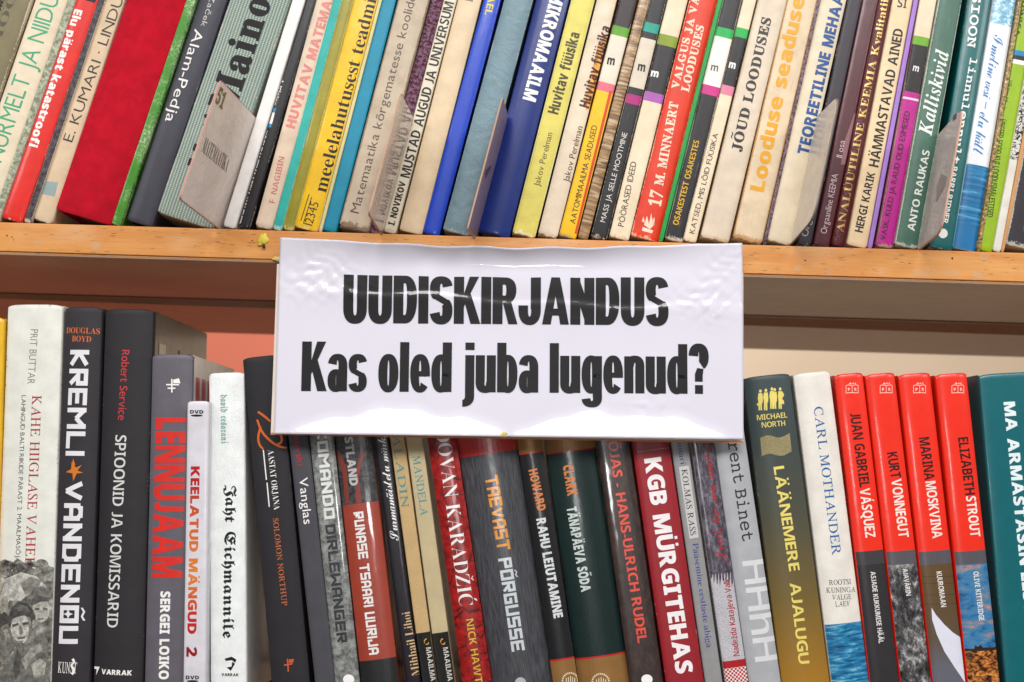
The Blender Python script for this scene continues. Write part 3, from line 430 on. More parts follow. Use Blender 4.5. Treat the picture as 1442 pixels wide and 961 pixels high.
120025: [[-1,-259,-58,-249,-92,-218,-103,-167,-97,-129,-79,-91,-50,-53,-10,-16,39,18,127,62,227,95,299,109,434,360,518,482,572,541,609,571,647,594,563,574,479,540,402,493,366,465,306,401,273,352,254,310,247,275,251,247,265,231,303,227,335,235,343,234,349,222,341,212,287,202,257,205,231,215,209,232,192,254,181,280,178,311,182,347,196,382,218,417,247,451,283,483,326,513,373,540,480,583,565,606,649,620,749,624,760,620,760,607,705,593,663,565,638,533,439,110,464,104,501,81,513,65,521,47,523,27,520,2,512,-21,498,-43,479,-63,430,-94,400,-105,337,-113,322,-112,313,-107,310,-100,314,-94,411,-70,453,-47,483,-13,491,7,494,27,492,43,473,69,441,85,423,88,364,-7,293,-90,217,-160,138,-213,101,-233,30,-256], [-2,-231,36,-222,77,-197,120,-154,168,-93,285,81,235,69,185,50,136,24,90,-8,48,-45,11,-86,-18,-126,-35,-159,-41,-186,-37,-211,-24,-226]],
120034: [[209,-7,157,-3,114,7,79,25,53,49,38,77,33,109,36,134,46,156,62,176,82,190,105,199,131,202,168,195,183,187,200,163,200,135,196,122,177,104,111,86,105,69,108,57,116,46,149,28,194,21,231,27,268,45,304,75,338,116,370,171,400,238,351,246,309,263,274,289,247,320,231,356,226,396,231,434,245,470,269,507,300,540,339,568,409,602,462,617,587,623,608,618,614,607,612,600,605,595,528,593,495,587,434,562,381,525,340,479,313,425,306,397,304,369,307,339,317,314,333,294,354,278,381,268,412,264,457,361,512,447,573,521,636,577,698,613,728,622,756,625,780,622,801,614,819,601,832,584,840,564,843,542,839,510,827,477,808,444,781,410,748,377,709,345,664,314,615,287,561,263,538,212,510,166,476,123,438,85,396,53,352,28,305,8,257,-3], [570,297,628,332,680,375,742,447,779,516,786,554,782,578,770,592,751,597,723,589,693,564,662,522,630,463,599,388]],
120042: [[313,-7,281,1,257,24,251,40,249,60,210,23,168,1,124,-6,96,-3,72,5,52,19,36,37,27,59,24,86,34,137,64,188,108,235,134,256,191,288,250,306,279,308,313,303,336,288,349,264,368,304,480,308,359,55,363,46,374,46,463,112,483,92,419,38,362,4,337,-4], [167,23,191,36,243,89,292,162,324,226,327,254,318,270,302,279,282,278,255,263,194,197,135,93,123,56,123,35,140,19]],
120045: [[130,-6,102,-3,76,5,55,19,38,38,27,62,24,91,27,117,35,143,66,193,112,239,167,275,226,300,282,308,319,303,345,289,360,266,528,575,652,586,356,44,357,37,362,32,369,31,392,40,428,67,476,112,497,92,412,20,388,6,364,-3,341,-6,317,-4,297,2,281,12,269,25,261,40,259,64,218,25,175,2], [156,20,184,29,235,72,288,138,321,198,332,227,336,250,333,267,324,278,309,281,284,273,240,235,150,116,129,68,126,47,129,32,139,23]],
120046: [[150,-7,114,-4,82,7,55,25,34,47,21,72,17,99,20,122,28,145,59,193,105,238,159,274,188,289,244,306,294,306,315,300,333,290,347,276,355,260,358,241,355,221,346,201,309,165,254,135,184,111,145,102,129,61,127,44,130,32,141,25,186,25,216,32,246,44,276,61,339,112,357,92,324,62,289,37,216,4,182,-4], [155,128,198,139,238,163,269,195,287,229,287,263,281,274,271,277,250,268,209,224,167,155]],
120049: [[510,92,444,31,415,10,386,-2,358,-6,339,-4,321,4,307,16,295,33,288,54,287,94,313,153,408,270,403,275,385,271,361,259,314,224,258,164,148,1,21,-7,151,238,83,169,64,189,163,293,236,406,329,573,450,586,244,196,309,258,365,296,414,308,434,306,451,298,466,286,483,249,483,205,465,165,393,73,379,41,382,32,393,33,463,87,490,112]],
120050: [[229,382,223,406,231,434,255,454,287,461,311,456,330,440,336,418,328,390,304,369], [289,92,192,10,149,-5,127,-7,85,1,60,23,52,61,60,94,102,181,125,220,73,169,53,189,160,299,300,308,157,40,162,31,200,49,270,112]],
120052: [[20,-7,155,245,82,169,62,189,159,292,236,406,329,573,448,586,141,1], [325,-7,293,0,272,20,266,33,267,74,288,116,312,156,310,164,257,168,251,173,249,181,252,191,261,197,309,204,329,219,381,284,407,302,422,307,458,307,486,295,499,273,499,246,495,235,477,218,453,212,431,216,411,236,414,259,418,265,410,268,344,192,375,178,396,154,404,126,391,62,398,58,413,64,465,112,484,92,422,35,370,3]],
120053: [[303,92,219,18,195,4,169,-4,141,-7,119,-5,99,2,69,27,59,65,63,96,77,134,117,210,73,169,52,185,122,252,161,301,327,573,449,586,170,76,162,49,168,33,184,33,232,65,284,113]],
120054: [[-2,-8,150,217,151,234,127,220,76,169,57,189,145,273,170,291,195,302,219,306,242,299,256,278,260,229,254,196,318,258,373,296,419,308,446,300,457,291,470,261,466,196,530,258,586,296,634,308,654,306,672,299,687,288,699,272,706,252,708,228,698,177,653,104,616,53,616,32,626,33,673,66,723,112,744,92,655,17,603,-5,573,-4,555,4,541,16,529,33,522,54,523,105,539,143,624,257,626,274,600,268,570,246,466,126,376,0,226,-8,393,256,389,265,385,266,336,236,257,148,148,0]],
120055: [[-2,-8,150,217,151,234,127,220,76,169,57,189,145,273,170,291,195,302,219,306,242,298,255,276,259,226,254,196,319,258,375,296,423,308,443,306,460,298,475,286,492,249,492,209,470,160,399,66,389,41,392,32,402,33,449,66,499,112,520,92,431,17,379,-5,349,-4,331,4,317,16,305,33,298,54,297,94,305,124,332,166,417,269,412,275,389,268,357,246,292,186,180,46,148,0]],
120056: [[136,-7,105,-4,79,6,57,22,40,42,29,67,26,96,36,144,66,193,110,238,164,274,193,289,251,306,280,308,310,305,335,298,356,285,370,267,379,244,382,217,374,172,352,130,313,84,372,114,384,124,403,102,357,68,310,47,263,40,221,14,179,-2], [158,25,190,36,209,49,205,64,212,82,233,99,261,107,297,158,318,204,325,246,322,263,314,273,301,276,288,272,239,230,169,126,143,61,144,36,149,28]],
120059: [[353,92,256,9,221,-4,173,-4,148,3,128,15,112,30,102,48,99,69,106,105,126,147,157,189,197,228,220,245,151,242,74,169,54,189,121,250,141,321,164,330,172,324,172,299,177,290,190,284,280,270,304,257,317,237,318,216,217,54,217,37,221,32,237,33,283,64,335,113]],
120060: [[307,105,223,32,180,6,142,-5,100,-8,71,-6,48,2,30,14,16,29,9,45,7,76,19,97,40,109,66,109,85,98,94,81,94,61,83,44,67,34,52,34,67,22,78,21,100,27,120,45,151,115,160,251,72,169,54,189,179,312,199,334,208,337,224,330,225,316,209,290,212,270,242,222,257,183,262,146,259,120,252,99,239,82,288,125]],
120061: [[53,189,163,305,209,375,320,561,447,566,373,439,440,439,431,407,351,407,160,65,155,35,165,30,191,38,254,85,283,112,302,92,242,40,214,20,186,6,158,-3,130,-6,108,-4,90,3,76,14,65,29,59,46,58,79,77,134,124,220,70,169]],
120062: [[534,92,466,30,423,4,401,-3,352,-3,330,3,312,14,299,27,294,92,241,38,185,6,157,-2,131,-5,91,3,64,27,57,44,57,77,100,178,121,215,71,169,54,189,163,299,308,308,188,94,178,71,175,55,182,42,191,40,210,48,239,73,319,168,379,263,398,299,543,308,397,44,403,33,411,32,433,41,468,68,515,112]],
120063: [[134,-4,107,3,86,15,70,30,61,50,58,75,65,112,86,155,133,222,132,234,115,227,78,189,62,206,162,295,197,308,226,302,238,282,241,235,227,186,150,46,153,36,161,30,174,28,216,34,258,54,299,86,274,124,269,158,276,204,310,268,342,298,374,308,404,300,414,291,426,263,427,247,419,199,394,149,353,99,377,105,429,144,448,124,412,94,378,78,328,72,272,27,220,2], [323,105,355,141,380,184,388,223,386,234,379,240,357,241,337,229,312,196,302,156,305,133]],
120176: [[424,-20,375,-12,283,22,241,46,164,109,132,147,104,189,72,256,52,328,46,404,49,469,60,529,77,584,99,631,127,672,161,704,198,728,238,742,282,747,342,738,388,712,418,668,487,737,536,744,626,709,655,706,699,741,731,717,618,592,572,599,464,633,443,628,425,615,419,600,467,530,522,466,592,530,603,550,633,550,668,513,721,487,721,457,677,415,662,390,633,390,606,423,559,449,545,437,578,385,582,367,574,340,539,275,525,229,503,201,472,182,435,172,415,171,356,183,312,219,283,280,322,297,344,253,376,224,414,214,446,220,470,236,476,247,476,279,461,314,421,365,320,484,306,510,302,533,304,548,323,578,388,640,380,658,354,687,317,702,295,704,258,697,226,674,199,637,179,585,167,522,163,447,168,384,183,327,208,274,242,228,283,188,332,156,385,132,440,118,497,113,565,119,639,137,702,165,726,133,546,-16]],
120179: [[225,-200,182,-177,152,-142,136,-99,134,-75,137,-43,147,-14,163,13,186,36,217,55,295,83,322,98,337,113,365,101,361,84,366,74,445,9,476,20,503,42,527,75,544,117,554,168,557,258,545,316,523,367,477,426,442,450,407,458,385,455,361,445,335,429,390,319,401,264,393,232,352,185,290,147,221,126,145,130,97,146,40,179,7,169,-17,200,108,288,120,251,156,200,185,177,213,169,237,176,254,194,260,215,253,247,231,291,157,401,135,444,128,474,135,504,173,561,295,694,340,733,368,746,474,712,489,710,500,713,529,740,560,716,458,608,443,599,419,598,311,634,299,632,274,613,263,598,255,565,263,535,311,464,337,481,459,531,486,547,498,563,528,563,541,546,604,508,641,473,671,432,692,385,705,333,709,275,702,209,680,145,647,87,603,37,578,16,522,-15,347,-62,334,-70,310,-51,314,-36,305,-14,282,0,255,5,234,3,215,-5,199,-17,187,-33,179,-53,177,-75,180,-99,190,-120,206,-139,227,-153,250,-162,276,-165,317,-158,348,-136,371,-99,409,-118,397,-146,380,-168,358,-186,305,-206]],
120181: [[231,387,184,399,145,417,113,442,90,472,76,505,71,541,76,580,89,615,112,645,141,670,175,689,247,715,269,730,277,747,307,747,314,732,333,715,498,629,526,633,553,655,540,656,523,668,515,690,521,709,536,724,558,729,582,722,600,702,606,675,599,650,566,612,482,557,415,534,238,617,202,620,180,618,141,599,126,583,117,563,114,541,118,514,130,490,151,468,178,449,208,436,242,428], [228,-164,201,-148,203,-124,200,-97,192,-75,180,-57,164,-44,146,-36,126,-33,97,-39,75,-58,60,-89,21,-73,48,-13,90,23,176,33,223,22,247,33,260,46,286,29,278,-7,281,-30,292,-51,309,-69,331,-83,356,-92,400,-94,429,-82,461,-50,472,-25,473,-13,466,18,366,259,351,326,356,354,405,441,463,499,507,521,534,529,561,532,587,526,609,507,617,477,611,453,594,438,573,433,550,441,526,469,512,470,496,458,486,435,489,395,584,182,601,120,601,74,587,37,544,-28,490,-87,439,-124,407,-136,369,-144,263,-148,242,-154]],
120198: [[104,-23,84,0,97,11,51,90,30,151,23,216,27,253,37,290,55,325,112,395,229,498,259,498,259,488,394,437,416,433,416,403,397,394,387,366,388,117,395,102,406,97,418,100,446,124,468,103,358,-23,334,-5,344,6,302,29,277,56,269,86,269,102], [196,94,269,146,269,369,182,414,166,396,154,376,146,354,138,263,140,225,158,149,171,118,184,100]],
120200: [[185,-23,161,-5,175,11,96,69,69,108,59,139,60,363,68,384,90,405,223,504,243,509,271,498,326,462,346,475,366,453,297,383,271,373,186,436,176,410,177,164,185,142,210,120,244,102,255,100,276,105,302,120,333,144,352,121]],
120201: [[216,-23,162,13,62,53,37,60,37,90,47,95,57,114,60,156,55,400,179,472,87,530,60,554,44,576,34,598,31,620,36,650,52,676,79,698,115,715,158,726,209,729,209,699,172,694,150,678,144,668,142,656,145,638,155,622,366,480,393,458,429,413,441,391,453,344,451,284,443,249,429,214,390,147,246,-23], [269,72,285,79,302,99,320,133,335,176,344,222,346,298,336,343,313,379,249,430,219,448,177,425,177,124]],
120202: [[231,-23,204,-10,208,3,157,24,118,48,91,76,72,107,62,142,58,182,61,357,70,377,90,395,259,509,281,509,384,349,372,334,176,186,183,157,214,123,256,106,303,109,329,121,361,146,381,124], [175,231,282,314,208,431,182,407,175,352]],
120205: [[222,-200,198,-183,276,-59,294,-21,318,55,329,134,328,215,311,288,271,360,242,399,187,357,188,116,203,101,218,98,252,128,272,106,147,-23,117,-23,99,6,68,28,37,39,37,69,48,71,62,87,70,120,68,627,61,652,49,674,75,694,94,673,109,643,120,604,134,640,154,671,178,696,207,714,239,725,276,729,276,699,246,694,222,684,206,669,195,647,189,618,187,400,333,509,354,487,344,475,345,460,397,386,426,318,437,265,436,191,417,100,399,53,348,-43,271,-145]],
120206: [[106,553,125,644,142,697,167,728,200,739,223,734,236,721,241,698,233,670,166,583,137,553], [193,-23,167,-7,173,3,121,37,112,50,106,67,104,372,94,379,73,377,41,356,21,378,61,411,105,454,154,509,180,493,168,471,175,457,231,420,251,416,251,386,236,380,227,366,224,343,228,106,237,96,245,95,268,109,287,127,309,107]],
120209: [[182,-23,155,-10,165,5,151,18,37,63,37,93,54,106,61,163,58,637,40,674,66,694,84,673,99,643,111,604,125,640,145,671,169,696,198,714,230,725,267,729,267,699,237,694,213,684,197,669,186,647,180,618,179,144,183,133,242,102,255,99,266,101,292,121,314,101]],
120210: [[126,-23,109,6,79,28,49,39,49,69,67,77,78,94,82,120,80,359,73,383,62,396,43,376,21,396,123,509,147,490,141,480,183,447,197,412,199,377,321,486,336,509,366,509,372,493,420,451,429,433,432,379,570,509,600,509,627,478,661,456,692,447,692,417,677,408,668,393,665,374,669,104,678,96,686,95,709,109,728,127,750,107,634,-23,608,-7,614,3,577,23,553,48,548,164,548,345,544,369,533,389,514,404,432,330,432,120,436,94,447,77,465,69,465,39,435,28,406,6,389,-23,359,-23,353,-8,329,18,297,35,282,39,282,69,300,77,311,94,315,120,315,345,311,369,301,389,283,404,199,330,199,120,203,94,214,77,232,69,232,39,202,28,173,6,156,-23]],
120211: [[126,-23,109,6,79,28,49,39,49,69,67,77,78,94,82,120,80,359,73,383,62,396,43,376,21,396,123,509,147,490,142,479,177,453,194,424,199,377,333,509,363,509,390,478,425,456,457,447,457,417,442,408,433,393,430,374,434,104,443,96,451,95,474,109,493,127,515,107,399,-23,373,-7,379,3,327,37,318,50,312,67,313,346,309,371,298,390,279,405,199,328,199,120,203,94,214,77,232,69,232,39,202,28,173,6,156,-23]],
120215: [[195,-23,169,-7,180,9,167,22,126,40,59,63,59,93,72,102,79,120,82,145,80,359,73,383,62,396,43,376,21,396,123,509,147,490,142,479,177,453,194,424,199,377,271,509,300,509,314,477,333,451,357,433,357,395,330,367,314,336,309,319,279,319,273,348,262,372,245,391,199,320,201,140,221,122,271,101,316,132,338,112]],
120216: [[175,-23,160,-1,38,75,38,105,80,134,105,161,113,188,108,210,94,235,34,311,29,326,44,357,174,494,203,509,258,475,293,460,322,455,341,457,358,464,383,491,390,508,390,548,383,566,371,582,340,601,306,601,291,594,265,567,252,535,224,559,207,568,232,604,268,629,289,636,332,636,368,624,398,600,419,568,426,528,422,490,407,454,379,414,314,335,346,314,373,291,394,264,417,209,420,183,417,153,407,125,392,100,370,76,343,55,220,-9,205,-23], [196,261,284,361,246,366,208,382,157,415,143,415,121,388,124,368], [265,57,283,60,299,67,314,80,331,115,331,151,317,184,293,214,254,241,236,241,221,229,139,135,239,65]],
120217: [[181,-23,155,-7,168,9,86,45,55,52,55,82,68,91,75,109,78,134,78,396,31,396,31,426,69,455,123,513,142,544,170,617,205,617,195,466,311,466,311,396,195,396,195,123,260,96,297,121,317,99]],
120219: [[217,-23,213,-16,133,18,49,40,49,70,62,80,69,99,72,128,70,345,30,410,28,420,39,443,71,483,124,539,149,523,134,487,146,459,184,403,189,390,329,509,359,509,361,480,424,358,437,317,441,266,438,236,415,175,367,108,247,-23], [316,298,284,364,259,402,189,343,189,104]],
120276: [[0,0,252,717,437,717,690,0,527,0,475,170,215,170,163,0], [253,297,439,297,345,606]],
120277: [[90,0,90,714,312,714,400,710,472,696,528,674,569,641,593,594,601,533,598,494,588,460,573,430,551,406,524,389,491,379,491,374,536,360,574,335,602,297,617,242,619,207,611,147,588,96,549,55,497,24,433,6,357,0], [241,431,369,433,399,440,421,452,435,468,443,488,446,513,443,538,433,557,416,572,392,582,360,588,241,590], [241,125,381,128,412,137,435,152,450,171,459,195,462,222,459,247,450,268,435,287,411,300,378,308,241,311]],
120278: [[379,-10,310,-5,249,10,198,36,154,70,119,113,92,164,73,222,62,286,58,356,62,425,75,489,97,547,127,598,165,642,211,677,264,703,325,719,393,724,464,718,569,688,602,674,553,551,446,592,393,598,340,591,295,569,260,533,234,484,219,425,214,355,219,285,233,226,257,179,291,144,336,123,393,116,451,120,575,154,575,27,513,6,450,-6]],
120279: [[90,0,90,714,314,714,385,710,450,696,509,674,559,643,602,604,637,557,662,501,677,437,682,364,671,253,636,162,580,92,502,41,406,10,292,0], [241,125,306,125,428,151,501,229,525,360,519,432,502,490,473,535,433,565,383,584,322,590,241,590]],
120280: [[90,0,90,714,501,714,501,590,241,590,241,433,483,433,483,309,241,309,241,125,501,125,501,0]],
120281: [[90,0,90,714,499,714,499,590,239,590,239,406,481,406,481,282,239,282,239,0]],
120282: [[390,-10,292,0,210,32,144,84,96,156,68,248,58,358,63,429,77,494,102,552,135,603,177,645,228,679,287,704,355,719,431,724,506,719,579,703,643,680,593,559,518,587,460,597,388,595,350,585,316,568,286,545,261,517,241,484,226,445,217,402,214,355,222,269,233,231,248,198,268,169,293,147,323,130,359,119,483,123,496,126,496,275,361,275,361,401,644,401,644,31,528,1,440,-9]],
120283: [[90,0,90,714,241,714,241,434,524,434,524,714,675,714,675,0,524,0,524,308,241,308,241,0]],
120284: [[32,0,32,86,119,126,119,588,32,628,32,714,357,714,357,628,270,588,270,126,357,86,357,0]],
120285: [[-74,-199,-74,-73,-3,-83,30,-79,58,-64,69,-52,85,-14,90,45,90,714,241,714,241,46,238,-11,228,-61,213,-103,191,-137,164,-164,133,-185,97,-199,58,-207]],
120286: [[90,0,90,714,241,714,241,387,301,471,494,714,662,714,413,398,664,0,492,0,305,301,241,255,241,0]],
120287: [[90,0,90,714,241,714,241,125,531,125,531,0]],
120288: [[90,0,90,714,296,714,465,168,468,168,647,714,853,714,853,0,712,0,719,559,715,559,531,0,392,0,220,560,216,560,225,332,225,0]],
120289: [[90,0,90,714,281,714,591,179,594,179,587,376,587,714,723,714,723,0,531,0,220,540,216,540,225,336,225,0]],
120290: [[398,-10,325,-5,261,10,207,36,161,71,123,114,95,165,74,223,62,288,58,359,62,430,74,494,95,552,123,603,161,645,207,680,261,705,326,720,399,725,472,720,535,705,590,680,636,645,673,602,702,552,722,493,734,429,738,358,734,287,722,223,702,165,673,114,636,71,590,36,535,10,471,-5], [398,117,457,124,503,146,537,182,560,230,574,289,579,358,574,428,560,487,537,535,503,571,457,592,399,599,341,592,295,571,260,535,236,487,222,428,217,358,222,289,236,230,260,182,294,146,340,124]],
120291: [[90,0,90,714,318,714,402,707,469,688,520,655,555,610,576,555,583,491,580,451,571,412,557,375,536,341,507,311,471,287,425,269,371,258,241,254,241,0], [241,378,331,381,365,389,393,404,413,424,426,452,430,486,417,544,377,578,310,590,241,590]],
120292: [[540,-170,409,-10,325,-5,261,10,207,36,161,71,123,114,95,165,74,223,62,288,58,359,62,430,74,494,95,552,123,603,161,645,207,680,261,705,326,720,399,725,472,720,535,705,590,680,636,645,673,602,702,552,722,493,734,429,738,358,733,282,719,212,695,151,661,97,617,54,562,22,734,-170], [398,117,457,124,503,146,537,182,560,230,574,289,579,358,574,428,560,487,537,535,503,571,457,592,399,599,341,592,295,571,260,535,236,487,222,428,217,358,222,289,236,230,260,182,294,146,340,124]],
120293: [[90,0,90,714,298,714,387,708,459,690,514,661,552,620,575,566,583,500,575,440,551,391,516,353,473,323,450,311,660,0,492,0,322,274,241,274,241,0], [241,397,335,400,371,408,398,422,416,441,426,466,430,496,426,527,415,551,396,569,368,580,332,588,241,590]],
120294: [[248,-10,175,-5,108,9,46,33,46,174,188,123,260,115,294,117,320,125,340,137,353,152,360,170,363,191,359,216,345,238,323,256,151,347,98,395,71,437,56,490,54,521,61,580,83,630,119,671,168,700,227,718,296,724,368,718,472,689,508,674,459,556,371,587,318,597,265,596,243,589,225,578,212,563,205,546,202,526,206,502,217,482,262,450,403,377,431,359,474,316,490,292,502,265,509,233,511,198,503,139,481,88,443,47,390,15,326,-4]],
120295: [[214,0,214,588,20,588,20,714,559,714,559,588,365,588,365,0]],
120296: [[375,-10,288,-2,216,22,159,62,118,116,93,180,85,254,85,714,236,714,236,277,240,224,252,183,272,153,300,133,336,121,379,117,424,121,460,134,487,156,505,187,516,228,520,278,520,714,671,714,671,252,667,204,657,160,639,119,613,82,581,50,541,25,493,5,438,-6]],
120297: [[242,0,0,714,153,714,319,166,325,132,362,289,497,714,650,714,407,0]],
120298: [[182,0,0,714,149,714,275,137,308,314,412,714,555,714,692,137,727,324,818,714,967,714,785,0,613,0,483,542,450,374,354,0]],
120299: [[0,0,237,368,15,714,182,714,336,457,487,714,650,714,426,360,667,0,494,0,328,270,162,0]],
120300: [[237,0,237,273,0,714,164,714,312,420,461,714,624,714,387,278,387,0]],
120301: [[24,0,24,98,366,589,33,589,33,714,546,714,546,616,204,125,555,125,555,0]],
120302: [[211,-10,165,-5,125,9,90,33,63,66,47,109,42,163,49,216,69,259,103,292,150,315,211,330,286,337,381,340,379,390,371,411,359,427,342,438,321,445,270,446,218,436,142,407,93,508,156,534,227,551,302,557,370,552,426,536,471,510,503,472,522,424,529,364,529,0,425,0,396,74,392,74,344,26,318,10,289,-1,253,-8], [267,99,297,102,324,112,348,128,366,149,377,176,381,208,381,253,280,247,247,239,223,225,207,207,198,186,195,162,197,141,204,125,230,105]],
120303: [[378,-10,341,-8,309,0,262,26,227,60,217,60,192,0,78,0,78,760,227,760,221,475,227,475,243,497,286,533,313,546,345,553,382,556,439,548,489,524,531,485,563,429,582,359,588,274,582,188,562,118,530,62,487,22,437,-2], [336,111,365,116,389,130,409,154,424,186,433,227,436,276,433,325,424,365,409,397,388,419,363,433,334,437,299,433,272,421,252,401,239,373,231,336,227,275,230,226,237,186,251,154,270,130,299,116]],
120304: [[300,-10,225,-2,162,20,112,58,75,111,52,182,45,270,49,333,60,387,79,433,105,471,136,502,174,526,216,543,262,553,349,555,411,545,483,519,439,404,353,432,313,436,249,418,210,363,197,271,200,221,211,181,228,150,251,128,279,115,313,111,371,117,420,133,466,158,466,31,419,7,367,-6]],
120305: [[251,-10,194,-2,145,22,103,62,71,117,51,187,45,272,51,358,71,428,103,484,146,524,196,548,255,556,292,553,324,546,352,533,396,497,412,476,417,476,406,585,406,760,555,760,555,0,441,0,412,71,406,71,390,49,347,14,320,0,288,-7], [303,109,340,113,369,125,390,146,404,174,413,210,416,271,413,320,405,361,392,393,371,416,340,430,301,435,271,430,245,416,224,393,208,360,199,319,196,270,199,221,208,181,224,150,245,127,272,114]],
120306: [[272,-7,224,4,180,21,141,44,108,75,81,113,61,158,49,210,45,269,49,329,59,383,78,429,102,467,132,499,168,524,209,542,254,552,303,556,373,549,433,527,482,492,519,442,541,381,548,308,548,236,196,236,201,197,214,164,234,137,260,117,293,105,332,101,398,106,457,120,517,144,517,29,462,7,401,-6], [199,335,408,335,405,366,396,394,382,418,362,436,336,446,304,450,277,447,253,438,233,422,216,400,205,371]],
120307: [[102,0,102,434,20,434,20,506,102,546,105,629,112,665,126,695,143,718,166,736,193,749,223,758,295,765,375,758,432,742,394,633,328,647,292,645,277,639,257,614,251,580,251,546,380,546,380,434,251,434,251,0]],
120308: [[282,-240,175,-233,110,-219,78,-208,78,-89,147,-112,218,-126,291,-131,355,-117,393,-76,410,71,406,71,386,45,364,24,339,9,312,-2,251,-10,191,-2,141,23,100,65,69,121,51,190,45,272,51,355,70,424,101,481,143,523,194,548,255,556,317,547,370,520,413,476,417,476,429,546,555,546,555,-1,547,-73,524,-132,486,-179,433,-213,365,-233], [304,107,339,111,367,121,389,140,404,167,413,204,416,271,413,324,404,366,389,397,367,418,338,431,302,435,244,417,209,362,197,270,209,179,245,125]],
120309: [[78,0,78,760,227,760,220,476,228,476,247,501,269,522,295,537,323,548,386,556,441,551,489,535,529,509,558,470,576,420,582,356,582,0,433,0,433,319,423,385,394,424,345,437,305,432,274,416,252,391,238,355,230,311,227,257,227,0]],
120310: [[112,621,96,630,82,643,75,662,72,687,75,712,82,731,96,745,132,758,174,758,210,745,223,731,231,712,234,687,231,662,223,643,210,630,193,621], [78,0,78,546,227,546,227,0]],
120311: [[112,621,96,630,82,643,75,662,72,687,75,712,82,731,96,745,132,758,174,758,210,745,223,731,231,712,234,687,231,662,223,643,210,630,193,621], [-64,-228,-64,-111,6,-120,42,-112,57,-103,69,-88,76,-66,78,546,227,546,225,-91,219,-122,208,-150,193,-176,147,-216,115,-229,78,-237]],
120312: [[78,0,78,760,227,760,221,297,286,380,439,546,607,546,390,309,620,0,448,0,291,221,227,170,227,0]],
120313: [[78,0,78,760,227,760,227,0]],
120314: [[78,0,78,546,192,546,212,476,220,476,239,501,262,522,289,537,318,548,379,556,417,554,481,537,507,521,528,501,545,476,558,476,577,501,600,522,657,548,719,556,776,551,823,535,860,509,886,470,902,420,907,356,907,0,758,0,758,319,749,385,722,424,676,437,640,432,612,418,592,395,578,363,570,323,567,274,567,0,418,0,418,319,409,385,382,424,336,437,299,432,270,416,251,391,237,355,230,311,227,257,227,0]],
120315: [[78,0,78,546,192,546,212,476,220,476,240,501,263,522,322,548,388,556,443,551,490,535,529,509,558,470,576,420,582,356,582,0,433,0,431,355,424,385,412,408,395,424,373,434,345,437,304,432,273,416,252,391,238,355,230,311,227,257,227,0]],
120316: [[308,-10,259,-6,214,5,173,23,136,48,104,81,79,120,60,165,49,216,45,274,53,358,77,427,116,483,169,524,234,548,311,556,360,552,406,541,447,523,484,498,515,466,540,428,559,383,570,332,574,274,566,190,542,120,502,64,449,23,384,-2], [310,110,346,115,374,128,396,152,410,184,419,224,422,274,419,324,410,364,396,396,374,418,345,432,309,436,273,432,245,418,224,396,209,364,200,324,197,274,200,224,209,184,224,152,245,128,274,115]],
120317: [[78,-240,78,546,199,546,220,475,227,475,263,515,286,532,313,545,345,553,382,556,439,548,489,524,531,485,563,429,582,359,588,274,581,189,562,118,529,62,486,22,436,-2,378,-10,341,-8,310,0,262,26,227,60,219,60,227,-20,227,-240], [336,111,367,116,392,130,412,154,425,186,433,227,436,276,425,365,391,419,334,437,299,433,272,421,252,401,239,373,231,336,227,275,230,226,237,186,251,154,270,130,299,116]],
120318: [[406,-240,409,44,412,71,406,71,371,30,321,0,288,-7,251,-10,194,-2,144,22,102,62,70,117,51,187,45,272,51,358,71,428,103,484,146,524,196,548,254,556,292,553,324,546,352,533,395,497,412,476,416,476,429,546,555,546,555,-240], [304,107,341,111,370,123,391,144,404,172,413,208,416,271,413,320,405,361,392,393,371,416,341,430,302,435,270,430,243,416,223,393,209,360,200,319,197,270,209,179,245,125]],
120319: [[78,0,78,546,191,546,213,454,220,454,238,481,260,505,286,526,315,543,348,553,433,552,422,412,378,417,329,411,305,404,283,393,264,378,249,360,237,338,229,310,227,0]],
120320: [[226,-10,128,-3,46,22,46,145,108,121,204,100,257,100,294,112,310,133,309,163,298,179,110,275,74,308,61,328,52,350,45,404,52,450,71,488,104,518,148,539,200,552,294,555,358,546,421,527,453,513,408,406,332,435,284,445,259,446,222,442,200,430,193,410,202,387,253,355,388,293,426,261,441,242,451,219,457,193,459,162,453,111,433,68,401,35,355,10,297,-5]],
120321: [[204,-3,178,6,154,19,133,38,117,62,104,91,97,128,94,171,94,434,23,434,23,497,105,547,148,662,243,662,243,546,396,546,396,434,243,434,245,152,251,137,274,116,308,109,402,126,402,15,343,-3]],
120322: [[269,-10,214,-5,167,11,128,38,99,76,81,126,75,190,75,546,224,546,226,191,233,162,245,139,262,122,284,112,312,109,353,114,384,130,405,156,419,191,427,236,430,289,430,546,579,546,579,0,465,0,445,70,437,70,418,45,394,24,366,9,335,-2]],
120323: [[208,0,0,546,156,546,271,197,282,123,286,123,297,197,413,546,569,546,361,0]],
120324: [[165,0,10,546,158,546,234,244,251,125,255,125,280,284,347,546,511,546,595,176,599,125,603,125,635,304,700,546,846,546,689,0,527,0,429,432,425,432,325,0]],
120325: [[5,0,190,279,14,546,183,546,289,372,396,546,565,546,387,279,573,0,404,0,289,187,174,0]],
120326: [[34,-232,34,-114,93,-120,122,-117,147,-107,168,-92,198,-48,217,4,0,546,163,546,278,194,284,144,287,144,308,239,409,546,569,546,338,-70,314,-122,284,-164,248,-198,206,-221,160,-235]],
120327: [[27,0,27,88,280,432,42,432,42,546,449,546,449,449,203,114,458,114,458,0]],
